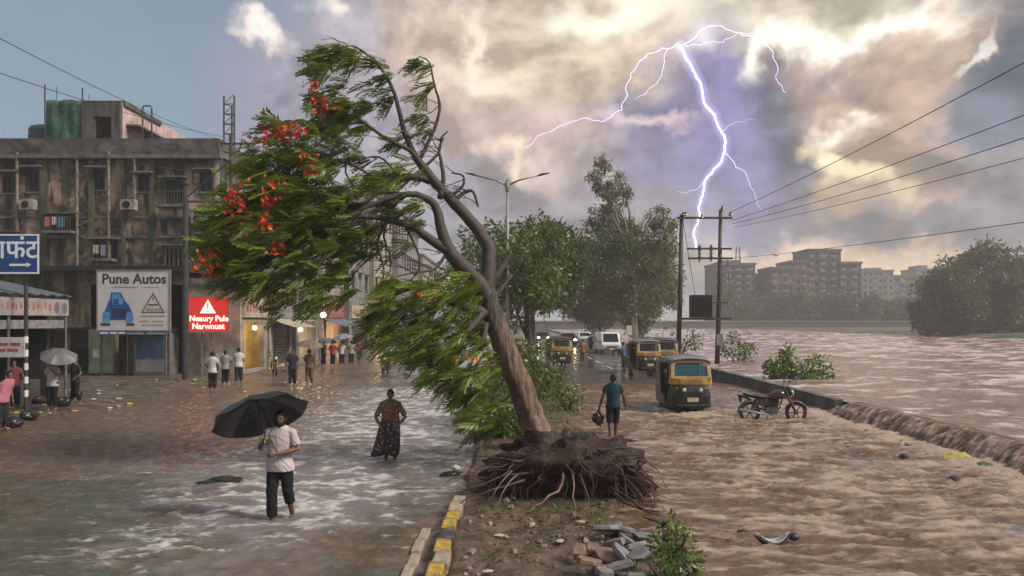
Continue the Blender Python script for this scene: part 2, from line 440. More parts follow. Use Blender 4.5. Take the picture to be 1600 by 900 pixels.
def watermat(name, brown, grey, green, foam_sheen_c, rough, bscale, bstr, foam_noise=9.0, edge=(.46, .70), stretch=(1, 1, 1)):
    m = bpy.data.materials.new(name); m.use_nodes = True; t = NT(m.node_tree); b = t.n['Principled BSDF']
    geo = t.node('ShaderNodeNewGeometry').outputs['Position']
    A = lambda n: t.node('ShaderNodeAttribute', attribute_name=n).outputs['Fac']
    mp = t.node('ShaderNodeMapping'); t.l.new(geo, mp.inputs[0]); mp.inputs['Scale'].default_value = stretch; mp.inputs['Rotation'].default_value = (0, 0, .25)
    n1 = t.noise(geo, 0.7, 6, 0.62, 0.5); n2 = t.noise(geo, 3.1, 6, 0.65, 0.4)
    c = t.mix(t.ramp(n2, 0.3, 0.7), tuple(q * .70 for q in brown), tuple(q * 1.25 for q in brown))
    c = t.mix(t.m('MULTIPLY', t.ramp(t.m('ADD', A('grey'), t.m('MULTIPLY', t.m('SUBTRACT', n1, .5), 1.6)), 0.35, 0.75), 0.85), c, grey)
    n3 = t.noise(mp.outputs[0], 1.3, 8, 0.72, 0.6)
    c = t.mix(t.m('MULTIPLY', t.ramp(t.m('ADD', A('green'), t.m('MULTIPLY', t.m('SUBTRACT', n3, .5), 2.6)), 0.25, 0.95), 0.72), c, green)
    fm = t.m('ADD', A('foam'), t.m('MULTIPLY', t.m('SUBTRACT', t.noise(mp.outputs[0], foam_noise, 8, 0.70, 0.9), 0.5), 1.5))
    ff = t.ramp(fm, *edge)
    c = t.mix(ff, c, foam_sheen_c)  # pale foam, and in the left street also painted sky sheen
    t.set(b.inputs['Base Color'], c)
    t.set(b.inputs['Roughness'], t.ramp(ff, 0.0, 1.0, rough, 0.24))
    b.inputs['IOR'].default_value = 1.33
    bn = t.node('ShaderNodeBump'); bn.inputs['Strength'].default_value = bstr; bn.inputs['Distance'].default_value = 0.05
    hh = t.m('ADD', t.noise(mp.outputs[0], bscale, 7, 0.66, 0.5), t.m('MULTIPLY', ff, 0.20))
    t.set(bn.inputs['Height'], hh); t.l.new(bn.outputs[0], b.inputs['Normal'])
    MATS[name] = m; return m
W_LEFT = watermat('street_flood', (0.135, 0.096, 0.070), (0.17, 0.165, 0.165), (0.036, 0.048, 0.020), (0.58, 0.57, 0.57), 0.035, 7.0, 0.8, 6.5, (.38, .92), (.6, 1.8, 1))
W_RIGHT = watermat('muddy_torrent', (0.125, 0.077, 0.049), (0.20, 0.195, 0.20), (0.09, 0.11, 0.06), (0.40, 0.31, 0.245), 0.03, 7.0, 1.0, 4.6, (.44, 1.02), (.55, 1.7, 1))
W_RIVER = watermat('river_water', (0.24, 0.165, 0.130), (0.28, 0.26, 0.26), (0.2, 0.2, 0.15), (0.60, 0.50, 0.485), 0.08, 3.2, 1.0, 2.8, (.36, .82), (.55, 1.7, 1))

def asphalt():
    m = bpy.data.materials.new('wet_asphalt'); m.use_nodes = True; t = NT(m.node_tree); b = t.n['Principled BSDF']
    geo = t.node('ShaderNodeNewGeometry').outputs['Position']
    pud = t.ramp(t.noise(geo, 0.35, 5, 0.6, 0.3), 0.42, 0.56)
    t.set(b.inputs['Base Color'], t.mix(pud, (0.060, 0.058, 0.058), (0.085, 0.070, 0.058)))
    t.set(b.inputs['Roughness'], t.ramp(pud, 0, 1, 0.30, 0.07))
    bn = t.node('ShaderNodeBump'); bn.inputs['Strength'].default_value = 0.25; bn.inputs['Distance'].default_value = 0.02
    t.set(bn.inputs['Height'], t.noise(geo, 9, 5, 0.6)); t.l.new(bn.outputs[0], b.inputs['Normal'])
    return m
ASPH = asphalt()

def sheet(name, xs, ys, hf, mat, attrs_f=None, kind='structure'):
    X, Y = np.meshgrid(xs, ys); Z = hf(X, Y)
    V = np.stack([X.ravel(), Y.ravel(), Z.ravel()], 1)
    at = {k: v.ravel() for k, v in attrs_f(X, Y, Z).items()} if attrs_f else None
    return tag(np_mesh(name, V, grid_faces(len(ys), len(xs)), mat, smooth=True, attrs=at), kind=kind)

# ground: one sheet to the horizon, under everything
def h_ground(X, Y):
    z = np.full_like(X, -0.55)
    far = sstep(Y, 225, 262) * 3.0
    right = sstep(X, 58, 74) * sstep(Y, 95, 112) * 1.4                 # wooded right bank
    return z + np.maximum(far, right) + 0.25 * fbm(X * .02, Y * .02, 3)
sheet('ground', np.concatenate([np.linspace(-460, -60, 30), np.linspace(-50, 120, 60), np.linspace(130, 460, 34)]),
      np.concatenate([np.linspace(-20, 200, 60), np.linspace(205, 280, 30), np.linspace(290, 620, 30)]), h_ground, EARTH)

# geometric row spacing: near rows fine, far rows coarse
def rows(a, b, k): return np.exp(np.arange(math.log(a), math.log(b), k))

# roadway under the flood on both sides of the median
mb = MB(); mb.lohi((-12.6, -8, -0.40), (-0.9, 420, -0.09)); tag(mb.build('road_left', ASPH), kind='structure')
mb = MB(); mb.lohi((1.7, -8, -0.40), (10.45, 420, -0.02)); tag(mb.build('road_right', ASPH), kind='structure')

# left carriageway: shallow rippled flood
def h_left(X, Y):
    amp = 1.15 - 0.15 * sstep(Y, 8, 16)
    h = 0.044 * (ridged(X * 0.9 + .3 * Y, Y * 1.3 - .2 * X, 3, 1) - .5) + 0.050 * (ridged(X * 2.2 + .5 * Y, Y * 2.8, 2, 4) - .5) + 0.014 * fbm(X * 5, Y * 6.5, 2, 9)
    for (cx, cy, r) in [(-3.6, 11.5, .5), (-3.0, 16.3, .45)]:          # rings round the waders' legs
        d = np.hypot(X - cx, Y - cy); h = h + 0.010 * np.cos(d * 22) * np.exp(-(d / r) ** 2)
    return h * amp
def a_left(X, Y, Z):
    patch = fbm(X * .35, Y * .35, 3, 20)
    lane = np.exp(-((X + 3.4 + .04 * (Y - 14)) / 2.9) ** 2) * sstep(Y + 2.2 * patch, 6.0, 13.5)  # silver lane: sky reflection painted into the foam and grey tones
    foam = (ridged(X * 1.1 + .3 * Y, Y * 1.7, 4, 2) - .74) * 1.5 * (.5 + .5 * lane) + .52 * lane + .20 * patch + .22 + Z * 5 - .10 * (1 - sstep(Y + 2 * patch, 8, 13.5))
    green = np.clip(sstep(-X - .35 * Y, -1.8, 3.2) * 1.0 * (1 - sstep(Y, 13, 17)) , 0, 1) + .75 * np.exp(-((X + 1.7) / .8) ** 2) * (1 - sstep(Y, 17, 24))  # greenish reflections painted into the water colour
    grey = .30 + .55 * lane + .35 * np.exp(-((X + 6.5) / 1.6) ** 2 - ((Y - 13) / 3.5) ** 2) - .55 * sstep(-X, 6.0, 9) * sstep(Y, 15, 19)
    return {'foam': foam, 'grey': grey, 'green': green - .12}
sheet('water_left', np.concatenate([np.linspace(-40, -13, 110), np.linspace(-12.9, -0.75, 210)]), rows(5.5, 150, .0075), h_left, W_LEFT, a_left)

# right carriageway: brown torrent pouring in from the river
def h_right(X, Y):
    tx = X + .35 * fbm(X * .6, Y * .6, 2, 31); ty = Y + .35 * fbm(X * .6, Y * .6, 2, 37)
    ux = tx * .96 - ty * .28; uy = tx * .28 + ty * .96
    amp = (.55 + .45 * sstep(X, 2, 5)) * (1 - .72 * sstep(Y, 24, 33))
    h = .10 * (ridged(ux * .34, uy * .85, 3, 40) - .55) + .125 * (ridged(ux * .75, uy * 2.0, 3, 44) - .5) + .060 * (ridged(ux * 2.0, uy * 4.4, 2, 46) - .5) + .012 * fbm(ux * 5, uy * 9, 2, 49)
    h = h * amp
    for (cx, cy, sx, sy, a) in [(5.72, 23.0, .8, .22, .10), (5.0, 24.2, .2, .9, .05), (7.85, 22.2, 1.1, .15, .05), (9.7, 18, .5, 9, .05)]:
        h = h + a * np.exp(-((X - cx) / sx) ** 2 - ((Y - cy) / sy) ** 2)
    edge = sstep(Y + 1.5 * fbm(X * .5, Y * .2, 3, 52), 34.0, 37.5)      # runs out on to the higher, only wet, road
    return h + .03 - .16 * edge
def a_right(X, Y, Z):
    foam = (ridged(X * .6 - .25 * Y, Y * 2.2, 4, 61) - .58) * 1.0 + Z * 4.6 + .38 + .22 * fbm(X * .3, Y * .3, 2, 66) - .25 * sstep(Y, 28, 36)  # foam by wave height; also paints crests lighter, troughs darker as shading
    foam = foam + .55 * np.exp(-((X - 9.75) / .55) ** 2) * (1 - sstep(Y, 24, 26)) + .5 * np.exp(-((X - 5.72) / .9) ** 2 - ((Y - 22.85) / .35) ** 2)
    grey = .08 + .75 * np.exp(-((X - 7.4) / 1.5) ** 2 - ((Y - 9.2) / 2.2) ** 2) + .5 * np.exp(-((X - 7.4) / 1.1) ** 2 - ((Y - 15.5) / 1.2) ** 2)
    green = .6 * np.exp(-((X - 6.6) / 1.0) ** 2 - ((Y - 8.3) / .8) ** 2) - .3
    return {'foam': foam, 'grey': grey, 'green': green}
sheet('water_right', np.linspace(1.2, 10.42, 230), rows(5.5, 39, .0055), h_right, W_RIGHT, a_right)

# the river beyond the parapet
WALL_X = 10.45
def over(Y): return 1 - sstep(Y, 22.6, 25.2)             # 1 where the river tops the parapet
def h_river(X, Y):
    near = np.exp(-np.hypot(X - 11, (Y - 20) * .5) / 60)
    a = .17 + .26 * sstep(X, 12, 40)
    tx = X + 1.2 * fbm(X * .2, Y * .2, 2, 71); ty = Y
    h = a * (ridged(tx * .16 + ty * .05, ty * .22, 4, 73) - .55) + .13 * (ridged(tx * .5, ty * .9, 3, 77) - .5) + .02 * fbm(X * 2.5, Y * 3.5, 2, 79)
    h = h * (.35 + .65 * sstep(X, 10.7, 13))
    return .30 + h + over(Y) * .17 * np.exp(-(X - 10.7) / 4) - .05 * sstep(Y, 25, 40) * np.exp(-(X - 10.7) / 2)
def a_river(X, Y, Z):
    foam = (ridged(X * .22, Y * .42, 5, 81) - .60) * 1.7 + .36 + .20 * sstep(X, 12, 35) + .25 * fbm(X * .06, Y * .08, 3, 85)
    foam = foam + .25 * np.exp(-(X - 10.7) / 1.2) * sstep(Y, 25, 30)
    return {'foam': foam, 'grey': .25 + .4 * fbm(X * .05, Y * .05, 2, 88), 'green': np.zeros_like(X) - .5}
xr = np.concatenate([np.arange(10.72, 13.5, .09), np.exp(np.arange(math.log(13.55), math.log(200), .017))])
sheet('water_river', xr, rows(9.5, 255, .0085), h_river, W_RIVER, a_river)

# overflow: the sheet of water that tips over the parapet on to the road
ys = np.arange(9.5, 25.0, .045); ts = np.linspace(0, 1, 46)
Yg, Tg = np.meshgrid(ys, ts, indexing='ij')
ov = over(Yg)
xb = 10.74 - Tg * 1.25
ztop = h_river(np.full_like(Yg, 10.74), Yg)
fall = sstep(Tg, .22, .90)
streak = .6 * (ridged(Yg * 2.2 + Tg * 1.2, Tg * 1.1, 3, 91) - .5) + .6 * (ridged(Yg * 6.5 + Tg * 2.0, Tg * 1.6, 3, 92) - .5)
Zg = ztop * (1 - fall) + (-.06) * fall + (.10 * streak + .05 * fbm(Yg * 3, Tg * 4, 3, 95)) * sstep(Tg, .02, .3) + .12 * np.exp(-((Tg - .93) / .12) ** 2) * (.5 + .9 * ridged(Yg * 1.3, Tg * 3, 3, 97))
Zg = Zg - (1 - ov) * .5
Xg = xb - .26 * streak * sstep(Tg, .1, .6) - .30 * fbm(Yg * .8, Yg * 0, 3, 99) * Tg
foam = .36 + 2.2 * streak * sstep(Tg, .05, .35) + .45 * sstep(Tg, .80, 1)
sheet_o = np_mesh('water_overflow', np.stack([Xg.ravel(), Yg.ravel(), Zg.ravel()], 1), grid_faces(len(ys), len(ts)), W_RIGHT, smooth=True,
                  attrs={'foam': foam, 'grey': np.zeros_like(foam) - .4, 'green': np.zeros_like(foam) - .6})
tag(sheet_o, kind='structure')

# muddy verge in front of the buildings
def h_verge(X, Y):
    s = sstep(-X + .9 * fbm(Y * .22, X * .2, 3, 101) - .10 * np.clip(20 - Y, 0, 10), 12.2, 15.6)
    return -.16 + .30 * s + .045 * fbm(X * .9, Y * .9, 4, 104)
sheet('pavement_left', np.linspace(-60, -10.6, 190), rows(9, 150, .011), h_verge, MUD)

# median: bare wet soil between the carriageways
def h_median(X, Y):
    e = np.minimum(sstep(X + .12 * fbm(Y * .7, X, 3, 111), -1.02, -.72), 1 - sstep(X + .35 * fbm(Y * .5, X * .5, 3, 113), 1.55, 2.35))
    z = -.20 + e * (.32 + .07 * fbm(X * 1.6, Y * 1.6, 4, 115) + .035 * fbm(X * 6, Y * 6, 3, 117))
    # bank heaped up behind the root plate, hollow torn open in front of it
    z = z + .30 * np.exp(-((X - .9) / 1.0) ** 2 - ((Y - 14.4) / 1.3) ** 2) - .10 * np.exp(-((X - .8) / .9) ** 2 - ((Y - 11.2) / .6) ** 2)
    return z
sheet('median', np.linspace(-1.35, 2.7, 110), rows(5.5, 150, .009), h_median, SOIL)
def zmed(x, y): return float(h_median(np.array([x]), np.array([y]))[0])
def zverge(x, y): return float(max(0.0, h_verge(np.array([x]), np.array([y]))[0]))

# ---------------------------------------------------------------- kerb of painted stones along the median
K_Y = pm('kerb_yellow', (0.40, 0.27, 0.05), 0.6, var=.35, scale=14, bump=.3, dirt=(.15, .11, .075), dirt_amt=.9, dscale=5)
K_B = pm('kerb_black', (0.045, 0.04, 0.045), 0.55, var=.4, scale=14, bump=.3, dirt=(.20, .15, .12), dirt_amt=.6, dscale=6)
K_C = pm('kerb_bare', (0.34, 0.29, 0.23), 0.7, var=.25, scale=14, bump=.4, dirt=(.12, .09, .06), dirt_amt=.6, dscale=6)
kerb = tag(empty('kerb', (-.86, 8, 0)), 'yellow and black painted kerb along the muddy median', None); kerb['kind'] = 'structure'
def stone_mesh(l, wd, h, seed):
    r = random.Random(seed); b = MB(); b.box((0, 0, 0), (wd, l, h))
    b.v = [tuple(c + r.uniform(-.012, .012) for c in v) for v in b.v]; return b
y = 7.0; i = 0
seq = [K_C, K_C, K_B, K_Y, K_C, K_Y, K_B, K_Y, K_Y]
while y < 60:
    l = .46
    if not 11.9 < y < 18.2:
        m = seq[i % 9] if y < 12 else (K_Y if i % 2 else K_B)
        o = stone_mesh(l, .20, .26, i).build('kerb_stone', m, kerb, bevel=.02)
        o.location = (random.uniform(-.015, .015), y - 8, .055 + random.uniform(-.02, .02)); o.rotation_euler = (random.uniform(-.03, .03), random.uniform(-.03, .03), random.uniform(-.03, .03))
    y += l + .02; i += 1
# low concrete gutter edging standing out of the water beside the kerb
edge = empty('kerb', (-1.22, 8, 0)); edge['kind'] = 'structure'
for j, yy in enumerate(np.arange(7.2, 10.4, .52)):
    o = stone_mesh(.5, .13, .16, 50 + j).build('kerb_stone', K_C, edge, bevel=.015)
    o.location = (random.uniform(-.02, .02), yy - 8, -.035 + random.uniform(-.02, .008)); o.rotation_euler = (random.uniform(-.05, .05), random.uniform(-.04, .04), random.uniform(-.05, .05))

# ---------------------------------------------------------------- parapet between road and river
PAR = wallmat('parapet_concrete', (0.15, 0.145, 0.14), (0.03, 0.03, 0.028), (0.06, 0.07, 0.03), .6, .4, 4.0)
par = empty('parapet_wall', (WALL_X + .13, 24, 0), 0, 'low dark concrete parapet between the flooded road and the river', 'wall')
yy = 24.1; j = 0
while yy < 72:
    l = 3.0
    b = stone_mesh(l - .03, .26, .95, 200 + j); o = b.build('wall_block', PAR, par, bevel=.02)
    o.location = (0, yy + l / 2 - 24, -.09 + random.uniform(-.012, .012))
    b = stone_mesh(l - .03, .32, .07, 230 + j); o = b.build('coping', PAR, par, bevel=.015); o.location = (0, yy + l / 2 - 24, .42 + random.uniform(-.008, .008))
    yy += l; j += 1
b = MB(); b.lohi((WALL_X, 6, -.6), (WALL_X + .26, 24.08, .22)); o = b.build('sunken_block', PAR, par); o.location = (-(WALL_X + .13), -24, 0)

# road marking: broken centre line on the wet far stretch of the road
WP = pm('road_paint', (0.55, 0.54, 0.50), 0.4, var=.25, scale=3)
mk = empty('road_markings', (6.2, 40, 0)); mk['kind'] = 'structure'
for yy in np.arange(40, 110, 6.0):
    b = MB(); b.lohi((-.07, 0, -.016), (.07, 3, -.0155)); o = b.build('road_marking', WP, mk); o.location = (0, yy - 40, 0)

# far bank: retaining wall along the water
far = empty('embankment_wall', (60, 226, 0), 0, 'long pale embankment wall along the far river bank', 'wall')
b = MB(); b.lohi((-60, 0, -1), (95, 1.2, 2.4)); b.build('wall', pm('bank_wall', (.10, .098, .09), .9, var=.3, scale=.6), far)
b = MB(); b.lohi((-60, -.25, 2.4), (95, 1.45, 2.75)); b.build('coping', pm('bank_coping', (.2, .195, .185), .9, scale=.4), far)
# ================================================================ vegetation
BARK = pm('bark_brown', (0.16, 0.105, 0.075), 0.75, var=.45, scale=6, bump=.9, bscale=26, dirt=(.07, .055, .045), dirt_amt=.7, dscale=3)
BARK_D = pm('bark_dark', (0.055, 0.046, 0.042), 0.7, var=.4, scale=8, bump=.7, bscale=26)
BARK_P = pm('bark_pale', (0.36, 0.33, 0.28), 0.7, var=.3, scale=3, bump=.3)
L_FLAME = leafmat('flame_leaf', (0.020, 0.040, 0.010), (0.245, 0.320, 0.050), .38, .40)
L_DARK = leafmat('dark_leaf', (0.022, 0.038, 0.014), (0.092, 0.130, 0.040), .45, .28)
L_MID = leafmat('mid_leaf', (0.034, 0.062, 0.016), (0.160, 0.220, 0.052), .45, .32)
L_EUC = leafmat('grey_leaf', (0.042, 0.062, 0.024), (0.175, 0.200, 0.072), .45, .30)
L_LUSH = leafmat('lush_leaf', (0.03, 0.07, 0.012), (0.14, 0.24, 0.04), .35, .35)
FLOWER = pm('flame_flower', (0.42, 0.022, 0.012), 0.5, var=.6, scale=9)
FLOWER_O = pm('flame_flower_orange', (0.60, 0.075, 0.015), 0.5, var=.5, scale=9)

def basis(d):
    "two unit vectors perpendicular to each row of d"
    up = np.where(np.abs(d[:, 2:3]) < .9, np.array([[0, 0, 1.0]]), np.array([[1.0, 0, 0]]))
    s = np.cross(d, up); s /= np.linalg.norm(s, axis=1, keepdims=True) + 1e-9
    return s, np.cross(s, d)
def leaves(name, C, D, L, W, tint, mat, parent, fold=.25):
    "one leaf (two quads folded along the midrib) per row: base C, direction D, length L, width W"
    n = len(C); D = D / (np.linalg.norm(D, axis=1, keepdims=True) + 1e-9)
    S, U = basis(D); a = rng.uniform(0, 2 * np.pi, n)[:, None]
    S2 = S * np.cos(a) + U * np.sin(a); N = np.cross(D, S2)
    L = L[:, None]; W = W[:, None]
    mid = C + D * L * .5 - N * W * fold; tip = C + D * L
    V = np.stack([C, mid + S2 * W * .5 + N * W * fold, tip, mid - S2 * W * .5 + N * W * fold], 1).reshape(-1, 3)
    Fq = np.arange(4 * n).reshape(-1, 4)
    return np_mesh(name, V, Fq, mat, parent, attrs={'tint': np.repeat(tint, 4)})

def tree(name, base, trunk_pts, limbs, clumps, leaf, mat, label, n_per=90, bark=None, group=None, wind=(0, 0, 0), cat='tree', tint_bias=0.0, flat=.75, twig=True):
    """trunk_pts: [(x,y,z,r)] relative to base; limbs: list of such lists;
    clumps: (x,y,z,radius) leaf masses, filled with single leaves on their outer shells"""
    base = Vector(base); t = empty(name, base, 0, label, cat, group)
    b = MB()
    b.tube([p[:3] for p in trunk_pts], [p[3] for p in trunk_pts], 9)
    for l in limbs: b.tube([p[:3] for p in l], [p[3] for p in l], 6)
    if twig:
        skel = [Vector(p[:3]) for l in [trunk_pts] + limbs for p in l[1:]]
        for (x, y, z, r) in clumps:
            c = Vector((x, y, z)); a = min(skel, key=lambda q: (q - c).length + max(0, q.z - c.z) * 1.5)
            m = (a + c) / 2 + Vector((random.uniform(-.1, .1), random.uniform(-.1, .1), random.uniform(-.05, .12))) * (c - a).length
            rr = max(.012, min(.05, r * .035)); b.tube([a, m, c], [rr * 1.6, rr * 1.2, rr * .5], 5)
    b.build('trunk', bark or BARK_D, t, smooth=True)
    Cs, Ds, Ts = [], [], []
    for (x, y, z, r) in clumps:
        k = max(12, int(n_per * (r / .6) ** 1.6))
        d = rng.normal(size=(k, 3)); d /= np.linalg.norm(d, axis=1, keepdims=True)
        rad = r * rng.uniform(.25, 1.0, k) ** .5 * (1 + .22 * rng.normal(size=k))
        p = d * rad[:, None] * np.array([[1, 1, flat]])
        Cs.append(p + np.array([[x, y, z]])); Ds.append(d * .8 + rng.normal(size=(k, 3)) * .6 + np.array([[0, 0, -.35]]) + np.array([wind]))
        Ts.append(np.clip(.42 + rng.normal() * .18 + tint_bias + rng.normal(size=k) * .20, 0, 1))
    C = np.concatenate(Cs); D = np.concatenate(Ds); T = np.concatenate(Ts); n = len(C)
    o = leaves('crown', C, D, leaf[0] * rng.uniform(.6, 1.3, n), leaf[1] * rng.uniform(.6, 1.3, n), T, mat, t)
    o['kind'] = 'stuff'
    return t
def crown_clumps(c, rad, n, rmin, rmax, seed, keep=None):
    r = random.Random(seed); out = []
    while len(out) < n:
        p = [r.uniform(-1, 1) for _ in range(3)]
        q = math.sqrt(sum(v * v for v in p))
        if q > 1 or q < .35: continue
        s = (c[0] + p[0] * rad[0], c[1] + p[1] * rad[1], c[2] + p[2] * rad[2])
        out.append((*s, r.uniform(rmin, rmax)))
    return out

# ---------------------------------------------------------------- the uprooted flame tree
TD = 16.6                                             # depth of the leaning trunk
TB = Vector((.78, 16.6, .12))
ft = empty('flame_tree', TB, 0, 'uprooted flame tree with red blossom leaning over the street, roots torn up', 'tree')
def T(x, y, dd=0.0): return Q(x, y, TD + dd) - TB
def ppx(r): return r / F * TD
br = MB()
def path(pts, n_sub=3, jit=.006):
    "pts: (px, py, depth offset, radius px); smoothed, with small kinks"
    P_ = [T(p[0], p[1], p[2]) for p in pts]; rr = [ppx(p[3]) for p in pts]
    out, ro = [], []
    for i in range(len(P_) - 1):
        p0 = P_[max(i - 1, 0)]; p1 = P_[i]; p2 = P_[i + 1]; p3 = P_[min(i + 2, len(P_) - 1)]
        for k in range(n_sub):
            t = k / n_sub
            q = .5 * ((2 * p1) + (p2 - p0) * t + (2 * p0 - 5 * p1 + 4 * p2 - p3) * t * t + (3 * p1 - p0 - 3 * p2 + p3) * t ** 3)
            w_ = jit + rr[i] * .06
            out.append(q + Vector((random.uniform(-1, 1), random.uniform(-1, 1), random.uniform(-1, 1))) * w_); ro.append(rr[i] * (1 - t) + rr[i + 1] * t)
    out.append(P_[-1]); ro.append(rr[-1])
    return out, ro
trunk = [(862, 725, -.6, 24), (848, 700, -.3, 21.5), (832, 655, 0, 19.5), (815, 608, 0, 19), (797, 562, 0, 18), (781, 520, 0, 17), (768, 487, 0, 16.5), (757, 455, 0, 16)]
p_, r_ = path(trunk, 4, .004)
tb = MB(); n = 22
tb.tube(p_, r_, n)
vv = []                                             # fluted, lumpy bark
for i, v in enumerate(tb.v):
    ring, j = divmod(i, n)
    c = p_[ring]; d = Vector(v) - c
    k = 1 + .10 * math.sin(j * 6.2832 / n * 5 + ring * .12) * (1 - ring / len(p_)) + .05 * math.sin(j * 2.4 + ring * .7) + .18 * max(0, 1 - ring / 5) * math.sin(j * 6.2832 / n * 4)
    vv.append(c + d * k)
tb.v = [tuple(v) for v in vv]
def trunkmat():
    m = bpy.data.materials.new('flame_tree_bark'); m.use_nodes = True; t = NT(m.node_tree); b = t.n['Principled BSDF']
    co = t.node('ShaderNodeTexCoord').outputs['Object']
    mp = t.node('ShaderNodeMapping'); t.l.new(co, mp.inputs[0]); mp.inputs['Rotation'].default_value = (0, R(-21), 0); mp.inputs['Scale'].default_value = (9, 9, 1.6)
    n1 = t.noise(mp.outputs[0], 1.2, 8, .68, .5); n2 = t.noise(co, 2.2, 6, .65, .4)
    c = t.mix(t.ramp(n1, .34, .62), (.050, .032, .024), (.235, .155, .110)); c = t.mix(t.m('MULTIPLY', t.ramp(n2, .5, .66), .6), c, (.09, .075, .055))
    sp = t.node('ShaderNodeSeparateXYZ'); t.l.new(co, sp.inputs[0])
    up_ = t.ramp(t.m('ADD', sp.outputs[2], t.m('MULTIPLY', n2, 1.4)), 2.6, 4.3)     # lit brown base and dark shaded top painted into the bark by height
    c = t.mix(up_, c, t.mix(t.ramp(n1, .34, .62), (.022, .018, .017), (.075, .062, .055)))
    t.set(b.inputs['Base Color'], c); t.set(b.inputs['Roughness'], t.ramp(n2, .3, .7, .45, .8))
    bn = t.node('ShaderNodeBump'); bn.inputs['Strength'].default_value = 1.0; bn.inputs['Distance'].default_value = .05; t.set(bn.inputs['Height'], n1); t.l.new(bn.outputs[0], b.inputs['Normal'])
    return m
tb.build('trunk', trunkmat(), ft, smooth=True)
limbs = [
    [(758, 456, 0, 14), (763, 415, .1, 11.5), (762, 383, .2, 10.5), (737, 347, .3, 9.5), (710, 317, .3, 9), (687, 293, .3, 8), (663, 263, .2, 7), (648, 243, .2, 6)],
    [(757, 462, -.1, 15), (747, 443, -.2, 13), (720, 413, -.3, 12), (700, 390, -.4, 10.5), (690, 360, -.4, 8.5), (683, 327, -.4, 7), (667, 310, -.5, 5.5), (640, 303, -.6, 4.5), (600, 312, -.8, 3.5), (560, 330, -1.0, 2.5)],
    [(705, 395, -.4, 8.5), (670, 373, -.5, 7), (643, 353, -.6, 6), (603, 343, -.7, 4.5), (560, 338, -.9, 3.5), (510, 350, -1.1, 2.5), (460, 365, -1.3, 1.8)],
    [(757, 490, -.1, 11), (735, 482, -.3, 9), (703, 470, -.5, 7), (677, 453, -.6, 5), (640, 450, -.8, 3), (600, 470, -1, 2)],
    [(764, 450, .1, 9), (776, 430, .2, 7), (793, 403, .3, 4.5), (797, 392, .3, 2.5)],
    [(768, 470, .0, 6), (785, 448, .1, 4), (800, 430, .2, 2.5)],
    [(677, 283, .3, 6.5), (650, 277, .1, 6), (620, 279, -.1, 5), (592, 284, -.3, 4.2), (560, 300, -.5, 3.4), (520, 305, -.7, 2.6), (470, 300, -.9, 1.8), (420, 310, -1, 1.2)],
    [(648, 243, .2, 5), (632, 207, .2, 4.2), (623, 173, .2, 3.6), (613, 137, .2, 3), (593, 103, .1, 2.4), (567, 80, 0, 1.8), (545, 72, 0, 1.2), (515, 78, -.1, .8)],
    [(655, 250, .2, 4), (667, 227, .3, 3.4), (683, 190, .4, 2.8), (687, 163, .4, 2.3), (678, 130, .4, 1.7), (671, 98, .4, 1.2), (655, 88, .4, .8)],
    [(664, 264, .2, 4.5), (640, 235, .1, 3.5), (600, 215, -.1, 2.8), (560, 185, -.3, 2), (525, 175, -.4, 1.4)],
    [(610, 168, .1, 2), (590, 160, .0, 1.6), (560, 172, -.1, 1.2)],
    [(687, 310, .2, 5), (693, 280, .3, 3.6), (690, 253, .3, 2.8), (686, 232, .3, 2), (693, 215, .3, 1.2)],
    [(708, 317, .3, 4), (727, 300, .4, 3.4), (740, 300, .4, 2.6), (747, 323, .4, 1.6)],
    [(704, 308, .3, 3), (722, 292, .4, 2.4), (724, 275, .4, 1.8), (706, 270, .4, 1.2)],
    [(660, 262, .2, 3), (685, 240, .3, 2.3), (690, 215, .3, 1.6), (700, 205, .3, 1)],
    [(640, 300, -.5, 3), (610, 330, -.6, 2.3), (600, 370, -.6, 1.8), (612, 410, -.6, 1.2), (600, 440, -.6, .8)],
    [(632, 350, -.6, 2.6), (652, 390, -.6, 2), (655, 420, -.6, 1.4), (640, 440, -.6, .9)],
    [(605, 343, -.7, 2.4), (590, 380, -.7, 1.9), (600, 420, -.7, 1.3), (597, 445, -.7, .8)],
    [(592, 284, -.3, 2.6), (560, 262, -.4, 2), (520, 250, -.5, 1.6), (470, 235, -.7, 1.2), (430, 220, -.8, .8)],
    [(560, 300, -.5, 2.2), (540, 270, -.5, 1.7), (545, 240, -.5, 1.2), (530, 215, -.5, .8)],
    [(625, 279, -.1, 2.4), (600, 250, -.1, 1.8), (575, 245, -.2, 1.2), (548, 262, -.3, .8)],
    [(560, 338, -.9, 2), (520, 385, -1, 1.6), (470, 410, -1.2, 1.2), (410, 420, -1.3, .8)],
    [(640, 303, -.6, 2.2), (600, 300, -.7, 1.6), (570, 320, -.8, 1.2), (540, 360, -.9, .8)],
    [(700, 390, -.4, 3), (680, 420, -.6, 2.2), (650, 425, -.8, 1.4), (620, 432, -.9, .9)],
    # broken boughs hanging down on the street side
    [(752, 490, -.2, 7), (728, 520, -.6, 5), (700, 545, -.9, 3.5), (660, 560, -1.2, 2.2), (630, 570, -1.3, 1.2)],
    [(760, 505, -.2, 5), (748, 560, -.6, 4), (735, 610, -.9, 3), (722, 650, -1.0, 1.6)],
    [(700, 470, -.5, 4), (660, 490, -.8, 3), (620, 500, -1.1, 2), (590, 500, -1.2, 1.2)],
]
for i, l in enumerate(limbs):
    p_, r_ = path(l, 3)
    b = MB(); b.tube(p_, r_, 8 if l[0][3] > 4 else 6); b.build('branch', BARK_D, ft, smooth=True)

